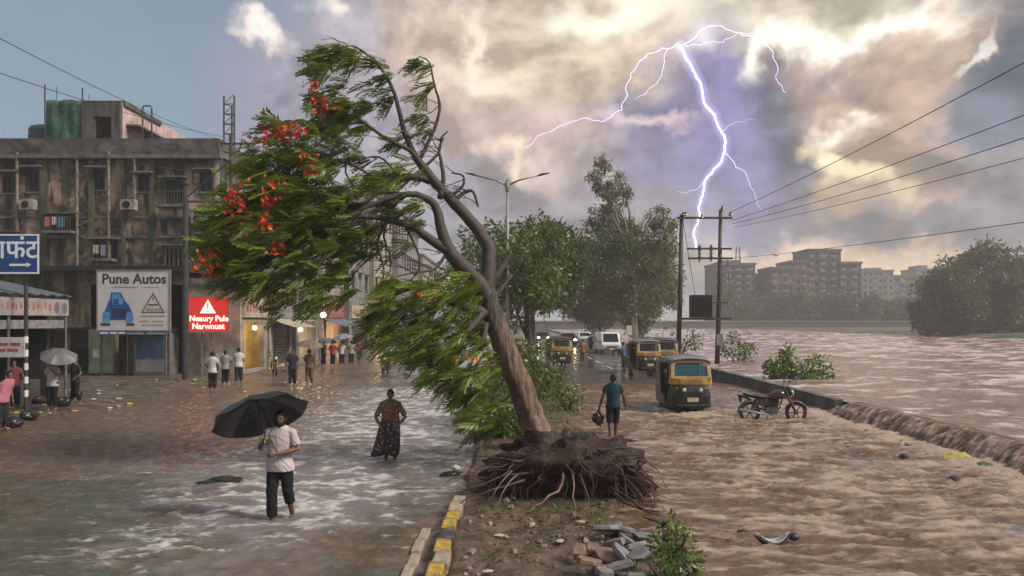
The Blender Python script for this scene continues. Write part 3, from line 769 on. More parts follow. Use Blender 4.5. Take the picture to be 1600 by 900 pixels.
# thin bare twigs streaming down-wind from the limbs
tw = MB(); rt_ = random.Random(77)
for l in limbs:
    if l[0][1] > 485: continue
    for _ in range(7 if l[0][3] > 3 else 5):
        i = rt_.randrange(1, len(l)); f = rt_.random(); a = l[i - 1]; c_ = l[i]
        p0 = T(a[0] + (c_[0] - a[0]) * f, a[1] + (c_[1] - a[1]) * f, a[2] + (c_[2] - a[2]) * f)
        d = Vector((-rt_.uniform(.2, 1), rt_.uniform(-.7, .7), rt_.uniform(-.5, .9))).normalized(); L = rt_.uniform(.35, .95); pts = [p0]
        for k in range(5):
            d = (d + Vector((-.16 + rt_.uniform(-.3, .3), rt_.uniform(-.25, .25), rt_.uniform(-.35, .25)))).normalized(); pts.append(pts[-1] + d * L / 5)
        r0 = rt_.uniform(.008, .016); tw.tube(pts, [r0 * (1 - .14 * k) for k in range(6)], 5)
        if rt_.random() < .6:
            q = pts[2]; e = q + (d + Vector((rt_.uniform(-.5, .5), rt_.uniform(-.5, .5), rt_.uniform(-.3, .7)))).normalized() * L * .4; tw.tube([q, q.lerp(e, .5) + Vector((0, 0, .03)), e], [r0 * .6, r0 * .5, r0 * .3], 4)
tw.build('twigs', BARK_D, ft, smooth=True, recalc=False)['kind'] = 'stuff'

# fronds: a wind-combed rachis with narrow pinnae on both sides
def fronds(Pts, Dirs, Len, tint, parent, name='crown'):
    n = len(Pts); K = 11
    D = Dirs / np.linalg.norm(Dirs, axis=1, keepdims=True); S, U = basis(D)
    roll = rng.uniform(-.9, .9, n)[:, None]; S2 = S * np.cos(roll) + U * np.sin(roll)
    t = np.linspace(.12, 1.0, K); Vl = []; Tl = []
    droop = rng.uniform(.05, .35, n)
    for k in range(K):
        c = Pts + D * (Len * t[k])[:, None] + np.array([[0, 0, -1.0]]) * (Len * droop * t[k] ** 2)[:, None]
        pl = (Len * .34 * (1 - .55 * abs(t[k] - .45)) * rng.uniform(.75, 1.2, n))[:, None]
        for sg in (-1, 1):
            pd = D * .62 + S2 * sg * .72 + np.array([[-.28, 0, -.25]]) + rng.normal(size=(n, 3)) * .10
            pd /= np.linalg.norm(pd, axis=1, keepdims=True)
            wv = np.cross(pd, np.cross(D, S2)); wv /= np.linalg.norm(wv, axis=1, keepdims=True) + 1e-9
            wv = wv * (Len * .040)[:, None]
            Vl.append(np.stack([c, c + pd * pl * .45 + wv, c + pd * pl, c + pd * pl * .45 - wv], 1)); Tl.append(np.repeat(np.clip(tint + rng.normal(size=n) * .07, 0, 1)[:, None], 4, 1))
    V = np.concatenate(Vl).reshape(-1, 3); Tt = np.concatenate(Tl).ravel()
    o = np_mesh(name, V, np.arange(len(V)).reshape(-1, 4), L_FLAME, parent, attrs={'tint': Tt}); o['kind'] = 'stuff'
    return o
# clusters: px, py, rx, ry, depth offset, count, brightness
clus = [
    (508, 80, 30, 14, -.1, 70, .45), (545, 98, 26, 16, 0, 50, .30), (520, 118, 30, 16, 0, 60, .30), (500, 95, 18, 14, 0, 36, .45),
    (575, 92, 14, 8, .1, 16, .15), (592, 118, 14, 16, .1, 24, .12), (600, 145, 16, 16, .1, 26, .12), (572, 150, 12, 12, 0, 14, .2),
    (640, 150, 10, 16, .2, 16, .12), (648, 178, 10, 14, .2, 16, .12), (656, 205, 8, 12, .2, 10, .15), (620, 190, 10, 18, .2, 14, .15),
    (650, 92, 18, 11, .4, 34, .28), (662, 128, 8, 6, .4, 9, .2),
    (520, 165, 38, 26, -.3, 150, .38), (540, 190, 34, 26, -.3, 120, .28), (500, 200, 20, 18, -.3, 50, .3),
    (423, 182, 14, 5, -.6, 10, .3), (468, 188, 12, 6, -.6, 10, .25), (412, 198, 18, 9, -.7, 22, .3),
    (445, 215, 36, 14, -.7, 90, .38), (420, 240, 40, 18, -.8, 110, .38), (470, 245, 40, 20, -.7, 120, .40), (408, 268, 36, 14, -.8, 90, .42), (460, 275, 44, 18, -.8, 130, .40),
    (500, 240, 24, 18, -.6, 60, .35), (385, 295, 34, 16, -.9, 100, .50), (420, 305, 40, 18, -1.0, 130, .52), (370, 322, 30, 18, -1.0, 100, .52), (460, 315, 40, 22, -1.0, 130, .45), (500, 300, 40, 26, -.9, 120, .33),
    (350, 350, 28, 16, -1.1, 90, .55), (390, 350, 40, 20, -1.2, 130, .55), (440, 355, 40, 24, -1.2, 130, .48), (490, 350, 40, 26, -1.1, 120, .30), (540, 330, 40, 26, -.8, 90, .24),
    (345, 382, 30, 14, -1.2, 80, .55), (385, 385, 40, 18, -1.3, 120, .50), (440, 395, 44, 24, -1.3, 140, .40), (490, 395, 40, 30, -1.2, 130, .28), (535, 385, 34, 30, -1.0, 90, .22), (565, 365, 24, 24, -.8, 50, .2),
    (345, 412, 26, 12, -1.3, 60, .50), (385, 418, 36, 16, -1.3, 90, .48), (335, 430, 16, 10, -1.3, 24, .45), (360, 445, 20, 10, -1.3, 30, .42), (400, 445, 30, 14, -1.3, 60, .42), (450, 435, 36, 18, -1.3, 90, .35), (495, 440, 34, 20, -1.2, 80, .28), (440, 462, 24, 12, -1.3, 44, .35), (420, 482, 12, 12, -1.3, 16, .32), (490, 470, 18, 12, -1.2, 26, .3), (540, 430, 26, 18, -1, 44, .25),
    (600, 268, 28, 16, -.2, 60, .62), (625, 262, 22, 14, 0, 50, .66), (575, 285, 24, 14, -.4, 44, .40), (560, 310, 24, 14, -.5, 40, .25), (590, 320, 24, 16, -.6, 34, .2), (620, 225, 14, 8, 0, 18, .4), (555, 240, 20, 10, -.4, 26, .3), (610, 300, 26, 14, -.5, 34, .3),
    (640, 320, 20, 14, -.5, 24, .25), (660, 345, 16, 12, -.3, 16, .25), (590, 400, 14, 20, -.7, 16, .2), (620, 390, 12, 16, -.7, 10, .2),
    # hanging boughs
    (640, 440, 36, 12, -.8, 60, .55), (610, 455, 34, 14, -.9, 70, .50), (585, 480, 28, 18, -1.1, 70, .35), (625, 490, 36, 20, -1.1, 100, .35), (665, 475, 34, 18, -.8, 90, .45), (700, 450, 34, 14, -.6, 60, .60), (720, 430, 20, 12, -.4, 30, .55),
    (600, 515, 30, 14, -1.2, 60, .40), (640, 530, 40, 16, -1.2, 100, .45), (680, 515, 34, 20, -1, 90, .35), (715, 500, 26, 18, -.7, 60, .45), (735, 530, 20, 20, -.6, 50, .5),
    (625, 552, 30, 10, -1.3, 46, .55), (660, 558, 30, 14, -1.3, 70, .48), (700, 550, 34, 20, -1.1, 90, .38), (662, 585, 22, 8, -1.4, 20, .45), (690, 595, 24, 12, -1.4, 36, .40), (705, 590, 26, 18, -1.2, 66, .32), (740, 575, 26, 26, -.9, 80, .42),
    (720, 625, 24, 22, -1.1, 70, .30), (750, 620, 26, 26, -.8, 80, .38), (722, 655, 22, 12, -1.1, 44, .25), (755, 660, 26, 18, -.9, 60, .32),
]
Pp, Dd, Ll, Tt = [], [], [], []
for (x, y, rx, ry, dd, k, br_) in clus:
    k = max(6, int(k * .70)); nt = max(2, k // 6)
    c = np.array(T(x, y, dd)); sx, sz = ppx(rx), ppx(ry)
    tc_ = np.clip(rng.normal(size=(nt, 3)), -1.7, 1.7) * np.array([[sx * .60, .26 + sx * .3, sz * .60]]); ti = rng.integers(0, nt, k)
    q = tc_[ti] + rng.normal(size=(k, 3)) * .045 + c
    q[:, 0] += .30
    hang = 1.0 if y > 425 else .45
    d = np.array([[-1.0, -.12, .10 - .42 * hang]]) + rng.normal(size=(k, 3)) * np.array([[.32, .46, .36]])
    if 85 < y < 215 and x > 565: d = d + np.array([[.1, 0, -.25]])
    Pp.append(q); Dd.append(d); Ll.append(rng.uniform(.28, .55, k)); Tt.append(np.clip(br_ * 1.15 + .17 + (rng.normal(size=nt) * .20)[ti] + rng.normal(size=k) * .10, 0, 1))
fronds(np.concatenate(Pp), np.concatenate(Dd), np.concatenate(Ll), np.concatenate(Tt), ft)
# red blossom clusters
for (x, y, rx, ry, dd, k, orange) in [
        (492, 140, 8, 12, -.5, 14, 0), (500, 160, 10, 14, -.6, 34, 0), (494, 172, 6, 10, -.6, 12, 0), (486, 130, 4, 4, -.5, 5, 0),
        (430, 212, 24, 10, -1.0, 50, 0), (455, 205, 14, 8, -1.0, 28, 1), (470, 203, 10, 12, -1.0, 18, 0), (414, 226, 10, 8, -1.0, 16, 1),
        (470, 240, 16, 8, -1.0, 16, 0), (486, 268, 14, 8, -1.1, 16, 0), (425, 290, 16, 7, -1.3, 20, 1), (370, 312, 12, 14, -1.4, 40, 0), (368, 335, 10, 10, -1.4, 24, 0), (420, 318, 12, 9, -1.4, 26, 0), (412, 350, 14, 8, -1.5, 30, 1),
        (318, 405, 14, 14, -1.5, 38, 1), (330, 425, 10, 8, -1.5, 14, 0), (428, 392, 10, 8, -1.5, 16, 0), (672, 458, 16, 7, -1.0, 16, 0), (740, 563, 14, 8, -1.2, 12, 1), (590, 470, 8, 5, -1.3, 8, 0)]:
    b = MB(); c = T(x, y, dd - .55)
    for _ in range(int(k * .8)):
        q = c + Vector((random.gauss(0, ppx(rx) * .62), random.gauss(0, .16), random.gauss(0, ppx(ry) * .62)))
        e = Euler((random.uniform(0, 6), random.uniform(0, 6), random.uniform(0, 6))).to_matrix(); s_ = random.uniform(.028, .058)
        for a in range(5):
            an = a * 1.2566
            d = e @ Vector((math.cos(an), math.sin(an), .35)); sd_ = e @ Vector((-math.sin(an), math.cos(an), 0))
            b.add([q, q + d * s_ * .7 + sd_ * s_ * .42, q + d * s_ * 1.35, q + d * s_ * .7 - sd_ * s_ * .42], [(0, 1, 2, 3)])
    b.build('flower_cluster', FLOWER_O if orange else FLOWER, ft, recalc=False)['kind'] = 'stuff'

# root plate: torn disc of earth and a mat of dark roots
RB = Q(890, 745, 14.4)
ROOT = pm('root_dark', (0.060, 0.026, 0.024), 0.6, var=.5, scale=9, bump=.6)
ROOT_L = pm('root_pale', (0.17, 0.105, 0.078), 0.6, var=.4, scale=9, bump=.4)
RSOIL = soilmat('root_soil', (0.014, 0.008, 0.007), (0.058, 0.030, 0.024), (0.028, 0.018, 0.012), .9, 4)
b = MB(); ring_n = 26
b.ell((0, 0, 0), (1.34, .84, .72), 64, 38, rot=(R(-28), R(4), 0))
vv = []
for v in b.v:
    v = Vector(v); k = 1 + .50 * float(fbm(np.array([v.x * 1.9 + 3]), np.array([v.z * 1.9 + v.y]), 4, 131)[0]) + .26 * float(fbm(np.array([v.x * 6]), np.array([v.z * 6 + v.y * 3]), 3, 133)[0])
    v = v * k; vv.append(tuple(v))
b.v = vv
rootp = b.build('root_plate', RSOIL, ft, smooth=True); RC = Vector((.94, 12.75, .36)); rootp.location = RC - TB
rb = [MB(), MB()]
rr_ = random.Random(4)
def root_path(a, dirv, L, r0, sag, rnd=.16, ns=7):
    pts = [a]; d = dirv.normalized(); rads = [r0]
    for i in range(ns):
        d = (d + Vector((rr_.uniform(-1, 1), rr_.uniform(-1, 1), rr_.uniform(-1, 1))) * rnd * 2 + Vector((0, 0, -sag))).normalized()
        q = pts[-1] + d * L / ns
        q.z = max(q.z, .06 + rr_.uniform(0, .03)) if q.z < .1 else q.z
        pts.append(q); rads.append(r0 * (1 - (i + 1) / ns * .88))
    return pts, rads
for i in range(620):
    th = rr_.uniform(-.25, math.pi + .25); x = math.cos(th); z = math.sin(th)
    face = rr_.random()
    a = RC + Vector((x * rr_.uniform(.25, 1.30), -rr_.uniform(.15, .66), z * rr_.uniform(.05, .62)))
    d = Vector((x * 1.0 + rr_.uniform(-.5, .5), -rr_.uniform(.1, .9), rr_.uniform(-.9, .35) + z * .25))
    L = rr_.uniform(.25, .95) if i > 60 else rr_.uniform(.7, 1.45)
    p_, r_ = root_path(a, d, L, rr_.uniform(.004, .013) if i > 60 else rr_.uniform(.012, .030), rr_.uniform(.0, .30), .24, 9)
    rb[1 if rr_.random() < .05 else 0].tube([q - TB for q in p_], r_, 5)
# thick broken stubs round the torn plate
for i in range(17):
    th = rr_.uniform(-.1, 3.24); x = math.cos(th); z = math.sin(th); a = RC + Vector((x * rr_.uniform(.6, 1.15), -rr_.uniform(.2, .7), z * rr_.uniform(.1, .5)))
    p_, r_ = root_path(a, Vector((x, -rr_.uniform(.3, 1), rr_.uniform(-.4, .6))), rr_.uniform(.3, .65), rr_.uniform(.030, .065), rr_.uniform(0, .15), .18, 5)
    st_ = MB(); st_.tube([q - TB for q in p_], [max(q, r_[0] * .45) for q in r_], 8); st_.build('root', ROOT, ft, smooth=True)
# the big bare roots the eye picks out
for pts, r0, pale in [
        ([(885, 722), (880, 745), (872, 768), (848, 785), (830, 798), (818, 812)], .030, 1), ([(893, 735), (897, 760), (899, 790), (900, 812)], .020, 1),
        ([(905, 740), (915, 765), (922, 785)], .014, 1), ([(808, 742), (785, 770), (770, 795)], .016, 1), ([(800, 735), (775, 765), (760, 785)], .012, 1),
        ([(960, 715), (1000, 710), (1028, 735), (1048, 772)], .016, 0), ([(955, 712), (985, 735), (1005, 745), (1014, 765)], .014, 0), ([(975, 745), (995, 765), (1016, 792)], .020, 0),
        ([(940, 705), (965, 700), (1003, 702)], .022, 0), ([(820, 722), (780, 716), (735, 712)], .022, 0), ([(845, 735), (790, 742), (752, 758), (722, 765)], .028, 0), ([(820, 750), (770, 765), (735, 775), (715, 790)], .024, 0),
        ([(985, 780), (1010, 805), (1040, 832)], .022, 0), ([(960, 770), (1000, 795), (1040, 800)], .026, 0)]:
    q = [Q(x, y, 12.1 - .010 * (y - 715)) - TB for x, y in pts]
    for v in q: v.z = max(v.z, .10 - TB.z + .02)
    q = [q[0]] + [x_ for i_ in range(len(q) - 1) for x_ in (q[i_].lerp(q[i_ + 1], .5) + Vector((rr_.uniform(-.05, .05), rr_.uniform(-.05, .05), rr_.uniform(-.03, .03))), q[i_ + 1])]
    k = len(q); bb = MB(); bb.tube(q, [r0 * (1 - .75 * i / (k - 1)) for i in range(k)], 6); bb.build('root', ROOT_L if pale else ROOT, ft, smooth=True)
o = rb[0].build('root_mat', ROOT, ft, smooth=True, recalc=False); o['kind'] = 'stuff'
o = rb[1].build('root_mat', ROOT_L, ft, smooth=True, recalc=False); o['kind'] = 'stuff'

# ---------------------------------------------------------------- trees along the median and the river side
def straight(h, r, lean=(0, 0), k=5, wob=.12, seed=0):
    q = random.Random(seed)
    return [(lean[0] * (i / k) ** 1.3 + q.uniform(-wob, wob) * (i > 0), lean[1] * i / k + q.uniform(-wob, wob) * (i > 0), h * i / k, r * (1 - .62 * i / k)) for i in range(k + 1)]
def fan(h0, h1, n, spread, r, seed, cx=0, cy=0):
    q = random.Random(seed); out = []
    for i in range(n):
        a = 6.283 * i / n + q.uniform(-.4, .4); z0 = q.uniform(h0, (h0 + h1) / 2); L = spread * q.uniform(.6, 1)
        e = (cx + math.cos(a) * L, cy + math.sin(a) * L, z0 + (h1 - z0) * q.uniform(.5, .95))
        out.append([(cx * .6, cy * .6, z0, r), (cx * .8 + math.cos(a) * L * .4, cy * .8 + math.sin(a) * L * .4, z0 + (e[2] - z0) * .55, r * .65), (*e, r * .25)])
    return out
# bushy trees on the median behind the fallen one
tree('median_tree', (.9, 33, .1), straight(6.5, .16, (-.6, 0), seed=1), fan(2, 7.5, 9, 2.0, .07, 2, -.4),
     crown_clumps((-.7, 0, 5.4), (2.1, 2.0, 2.6), 46, .38, .75, 3), (.26, .10), L_MID, 'bushy green tree on the median behind the lamp post', 120, tint_bias=.10, wind=(-.4, 0, 0))
tree('median_tree', (1.2, 44, .1), straight(8.5, .2, (.3, 0), seed=4), fan(3, 9, 10, 2.6, .08, 5, .2),
     crown_clumps((.6, 0, 6.4), (2.6, 2.2, 3.0), 60, .40, .85, 6), (.28, .11), L_DARK, 'dark leafy tree on the median beside the lamp post, trunk showing', 110, tint_bias=.08)
tree('median_tree', (1.3, 58, .1), straight(9, .2, (.8, 0), seed=7), fan(3, 9.5, 10, 3.0, .08, 8, .6),
     crown_clumps((1.4, 0, 7.2), (3.4, 2.4, 3.4), 66, .5, 1.0, 9), (.32, .13), L_DARK, 'dark spreading tree overhanging the distant wet road', 90, tint_bias=.05)
tree('median_tree', (-.5, 38, .1), straight(6.5, .15, (-.5, 0), seed=150), fan(2, 7.5, 9, 2.2, .07, 151, -.4),
     crown_clumps((-.9, 0, 5.0), (2.5, 2.0, 3.0), 60, .4, .8, 152), (.24, .10), L_MID, 'light green bushy tree seen behind the bare leaning branches', 120, tint_bias=.16, wind=(-.4, 0, 0))
# tall grey-green trees on the river side
tall = [(0, 0, 0, .30), (-.1, 0, 5, .25), (-.3, 0, 9, .20), (-.5, 0, 13, .13), (-1.4, 0, 16.5, .05)]
tree('eucalyptus_tree', (11.6, 70, .1), tall, fan(5, 15, 16, 3.2, .09, 12, -.4),
     crown_clumps((-.6, 0, 8.4), (5.0, 2.6, 5.2), 120, .6, 1.2, 13) + crown_clumps((-2.4, 0, 15.6), (1.9, 1.4, 2.6), 26, .35, .7, 14) + crown_clumps((2.7, 0, 12.2), (1.0, 1.0, 1.6), 10, .3, .55, 15) + [(-3.8, 0, 13.2, .5), (-4.0, 0, 12.2, .5), (-2.8, .2, 17.6, .45)],
     (.36, .11), L_EUC, 'tall eucalyptus with pale trunk beside the river, ragged top', 120, bark=BARK_P, wind=(-.3, 0, -.3))
tree('eucalyptus_tree', (14.4, 84, .1), straight(12, .24, (.4, 0), seed=20), fan(4, 11, 10, 3, .08, 21, .2),
     crown_clumps((0, 0, 6.8), (4.8, 2.6, 5.4), 84, .7, 1.25, 22), (.38, .13), L_EUC, 'rounder grey green tree between the eucalyptus and the power poles', 110, bark=BARK_P)
tree('roadside_tree', (16, 130, .1), straight(8, .2, (0, 0), seed=27), fan(3, 8, 8, 3, .08, 28),
     crown_clumps((0, 0, 6), (5.5, 3, 4), 46, .8, 1.5, 29), (.5, .2), L_EUC, 'hazy dark tree behind the parked white van', 60)
tree('roadside_tree', (11.9, 100, .1), straight(9, .2, (0, 0), seed=124), fan(3, 9, 9, 3.4, .08, 125),
     crown_clumps((-.6, 0, 6.4), (5, 3, 5), 70, .8, 1.4, 126), (.45, .18), L_EUC, 'grey green tree filling the gap behind the eucalyptus trunk', 80)
# big dark tree clump on the right bank
for (bx, by, h, rad, sd_, lab) in [(77, 121, 16, (7.4, 5, 8.0), 31, 'big dark tree on the wooded river bank, tallest at the picture edge'), (70, 119, 11, (5.2, 4, 5.6), 34, 'dark tree at the river end of the wooded bank'), (86, 126, 13, (7, 5, 7), 37, 'dark tree cut off by the picture edge on the river bank')]:
    tree('bank_tree', (bx, by, .4), straight(h * .7, .3, seed=sd_), fan(2, h * .8, 8, rad[0] * .6, .12, sd_ + 1),
         crown_clumps((0, 0, h * .50), rad, 80, 1.0, 2.0, sd_ + 2), (.62, .3), L_DARK, lab, 46, group='trees on the wooded bank', tint_bias=.0)
# hazy tree belt on the far bank
ri = random.Random(8)
LABF = ['low', 'broad', 'ragged', 'round', 'small', 'bushy', 'tall', 'squat', 'dense', 'uneven', 'pale', 'narrow', 'wide']
PLACE = ['below the grey apartment block', 'beside the grey apartment block', 'before the wide tower', 'under the twin tower block', 'to the river side of the tower', 'below the pale distant flats', 'beyond the embankment', 'at the open end of the embankment', 'where the far bank meets the wooded bank', 'beside the mast building', 'behind the power poles', 'near the bridge end', 'at the foot of the far slope']
for i, px_ in enumerate([1130, 1165, 1195, 1215, 1245, 1275, 1300, 1325, 1352, 1378, 1405, 1432, 1462]):
    d = ri.uniform(229, 236); x = (px_ - 800) / F * d; h = ri.uniform(6.5, 10.5) if i < 9 else ri.uniform(5, 8)
    tree('far_tree', (x, d, 2.3), straight(h * .6, .25, seed=60 + i), fan(2, h * .7, 5, 2.4, .1, 80 + i),
         crown_clumps((0, 0, h * .52), (4.4 + ri.uniform(-1, 1.5), 3, h * .5), 26, 1.1, 1.9, 100 + i), (.95, .5), L_DARK, f'{LABF[i]} hazy tree on the far bank {PLACE[i]}', 30, group='trees on the far bank', twig=False)

# ---------------------------------------------------------------- bushes
def bush(base, rad, n, seed, leaf, mat, label, bias=0., per=90, rr=(.2, .4), name='bush'):
    cl = [c for c in crown_clumps((0, 0, rad[2] * .55), rad, n, rr[0], rr[1], seed)]
    stems = [[(0, 0, -.2, .04), (rad[0] * math.cos(a) * .35, rad[1] * math.sin(a) * .35, rad[2] * .5, .03), (rad[0] * math.cos(a) * .7, rad[1] * math.sin(a) * .7, rad[2], .01)] for a in (0.3, 1.7, 2.9, 4.0, 5.4)]
    return tree(name, base, stems[0], stems[1:], cl, leaf, mat, label, per, tint_bias=bias, cat='bush')
bb_ = P(1245, 588, .4)
bush((bb_.x, bb_.y, .2), (1.6, 1.0, .8), 60, 40, (.20, .11), L_LUSH, 'bright green bush standing in the brown river', .05, 70, (.22, .42))
bush((bb_.x - .55, bb_.y + .1, .9), (.35, .3, .75), 9, 41, (.24, .13), L_LUSH, 'upright leafy spray on top of the river bush', .02, 60, (.16, .28))
bush((14.7, 49, .2), (1.1, .9, 1.2), 20, 42, (.22, .12), L_MID, 'green bush at the foot of the power poles', .05, 70, (.25, .45))
bush((11.6, 52, .2), (1.6, 1, 1.8), 22, 43, (.22, .12), L_LUSH, 'yellowish bush beyond the parked rickshaws', .15, 70, (.3, .5))
bush((1.05, 27.0, .1), (1.0, 1.2, 1.35), 46, 44, (.16, .08), L_MID, 'clipped round shrub on the median behind the fallen trunk', .05, 130, (.25, .42))
bush((1.75, 24.0, .1), (.55, .8, .55), 18, 45, (.15, .08), L_LUSH, 'low light green shrub on the road side of the median', .15, 120, (.16, .3))
bush((.05, 21.5, .15), (1.05, 1.4, 1.5), 44, 46, (.16, .08), L_MID, 'dense green shrub on the median behind hanging fronds', .02, 130, (.25, .42))
bush((-.35, 18.2, .1), (.55, .7, .75), 22, 47, (.14, .07), L_MID, 'low green shrub by the kerb under the fallen boughs', -.02, 120, (.18, .32))
bush((.25, 18.4, .1), (.5, .5, .45), 14, 48, (.14, .07), L_LUSH, 'small grassy shrub at the base of the leaning trunk', .0, 110, (.15, .28))
bush((1.95, 9.2, .02), (.30, .5, .34), 22, 49, (.085, .04), L_LUSH, 'leafy weed clump at the water edge beside broken slabs', .0, 120, (.12, .22))
bush((1.75, 8.2, .02), (.36, .45, .28), 24, 50, (.085, .04), L_LUSH, 'leafy weed clump cut off by the bottom of the picture', .0, 120, (.12, .2))

# grass and moss tufts on the median
n = 5200
X = rng.uniform(-.8, 1.9, n); Y = rng.uniform(7, 26, n)
keep = (fbm(X * .9, Y * .9, 3, 140) > .12) & ~((np.abs(X - .9) < 1.5) & (np.abs(Y - 13.4) < 1.3)); X, Y = X[keep], Y[keep]; n = len(X)
Z = h_median(X, Y); Dg = rng.normal(size=(n, 3)) * np.array([[.5, .5, .2]]) + np.array([[-.2, 0, 1]])
g = leaves('grass', np.stack([X, Y, Z], 1), Dg, rng.uniform(.05, .16, n), rng.uniform(.008, .016, n), np.clip(rng.normal(.5, .2, n), 0, 1), L_LUSH, None)
tag(g, 'short grass and weeds on the muddy median', 'grass', kind='stuff')
# torn-off leaves and twigs strewn over the soil
n = 2600
X = rng.normal(.6, .9, n); Y = np.abs(rng.normal(0, 3.4, n)) * rng.choice([-1, 1], n) + 12.0
keep = (X > -.85) & (X < 1.95) & (Y > 7) & (Y < 22); X, Y = X[keep], Y[keep]; n = len(X)
a = rng.uniform(0, 6.283, n)
LIT_M = leafmat('dead_leaf', (0.040, 0.026, 0.014), (0.145, 0.115, 0.045), .55, .1)
g = leaves('leaf_litter', np.stack([X, Y, h_median(X, Y) + .012], 1), np.stack([np.cos(a), np.sin(a), rng.uniform(-.05, .25, n)], 1), rng.uniform(.03, .11, n), rng.uniform(.010, .030, n), np.clip(rng.normal(.45, .3, n), 0, 1), LIT_M, None)
tag(g, 'brown and green leaf litter strewn over the median soil', 'leaf litter', kind='stuff')
# ================================================================ buildings
FRAME = pm('window_frame', (0.05, 0.045, 0.04), .6)
FRAME_P = pm('window_frame_pale', (0.32, 0.30, 0.28), .6, var=.3)
GLASS = pm('dark_glass', (0.014, 0.016, 0.018), .25, var=.3, scale=.8, spec=.2)
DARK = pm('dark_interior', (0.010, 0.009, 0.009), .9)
CONC = pm('stained_concrete', (0.16, 0.15, 0.14), .85, var=.3, scale=2, bump=.3, dirt=(.035, .035, .03), dirt_amt=.8, dscale=1.2)
RUST = pm('rusty_pipe', (0.20, 0.17, 0.145), .6, var=.35, scale=3, dirt=(.09, .045, .02), dirt_amt=.7, dscale=2)
STEEL = pm('dark_steel', (0.055, 0.052, 0.055), .5, .3, var=.3)
GALV = pm('galvanised_steel', (0.28, 0.28, 0.28), .45, .6, var=.2)

def window(parent, x, z, wd, ht, y, frame=FRAME, bars=3, ledge=True, glass=GLASS, depth=.16, sill=True, axis='y'):
    """a window in a wall whose face lies at local y (facing -y), or for axis 'x' at local x = y (facing +x) with x running along y"""
    def tr(b):
        if axis == 'x': b.v = [(y - (q[1] - y), q[0], q[2]) for q in b.v]
        return b
    f = MB(); t = .06
    f.lohi((x - wd / 2, y - .02, z), (x - wd / 2 + t, y + depth, z + ht)); f.lohi((x + wd / 2 - t, y - .02, z), (x + wd / 2, y + depth, z + ht))
    f.lohi((x - wd / 2 + t, y - .02, z), (x + wd / 2 - t, y + depth, z + t)); f.lohi((x - wd / 2 + t, y - .02, z + ht - t), (x + wd / 2 - t, y + depth, z + ht))
    w_ = tr(f).build('window', frame, parent)
    g = MB(); g.lohi((x - wd / 2 + t, y + .05, z + t), (x + wd / 2 - t, y + .07, z + ht - t)); tr(g).build('pane', glass, w_)
    for k in range(bars):
        b = MB(); xx = x - wd / 2 + wd * (k + 1) / (bars + 1); b.lohi((xx - .018, y - .01, z + t), (xx + .018, y + .025, z + ht - t)); tr(b).build('bar', frame, w_)
    if ledge:
        b = MB(); b.lohi((x - wd / 2 - .22, y - .48, z + ht + .06), (x + wd / 2 + .22, y - .003, z + ht + .15)); tr(b).build('sunshade', CONC, w_)
    if sill:
        b = MB(); b.lohi((x - wd / 2 - .08, y - .12, z - .09), (x + wd / 2 + .08, y - .003, z - .003)); tr(b).build('sill', CONC, w_)
    return w_

def wall_with_holes(b, x0, x1, z0, z1, y, th, holes, axis='y'):
    "front wall from x0..x1, z0..z1 with rectangular openings (xc, z, w, h)"
    xs = sorted({x0, x1, *[h[0] - h[2] / 2 for h in holes], *[h[0] + h[2] / 2 for h in holes]})
    zs = sorted({z0, z1, *[h[1] for h in holes], *[h[1] + h[3] for h in holes]})
    idx = {}; vs = []
    def vid(x, yy, z):
        k = (round(x, 4), round(yy, 4), round(z, 4))
        if k not in idx: idx[k] = len(vs); vs.append((x, yy, z) if axis == 'y' else (y - (yy - y), x, z))
        return idx[k]
    solid = {}
    for i in range(len(xs) - 1):
        for j in range(len(zs) - 1):
            cx, cz = (xs[i] + xs[i + 1]) / 2, (zs[j] + zs[j + 1]) / 2
            solid[i, j] = not any(abs(cx - h[0]) < h[2] / 2 and h[1] < cz < h[1] + h[3] for h in holes)
    fs = []
    for (i, j), s_ in solid.items():
        if not s_: continue
        a, c, d, e = xs[i], xs[i + 1], zs[j], zs[j + 1]
        fs.append((vid(a, y, d), vid(c, y, d), vid(c, y, e), vid(a, y, e)))
        fs.append((vid(a, y + th, d), vid(a, y + th, e), vid(c, y + th, e), vid(c, y + th, d)))
        for (di, dj, q) in [(-1, 0, ((a, d), (a, e))), (1, 0, ((c, d), (c, e))), (0, -1, ((a, d), (c, d))), (0, 1, ((a, e), (c, e)))]:
            if not solid.get((i + di, j + dj), False):
                (u0, v0), (u1, v1) = q
                fs.append((vid(u0, y, v0), vid(u1, y, v1), vid(u1, y + th, v1), vid(u0, y + th, v0)))
    b.add(vs, fs)

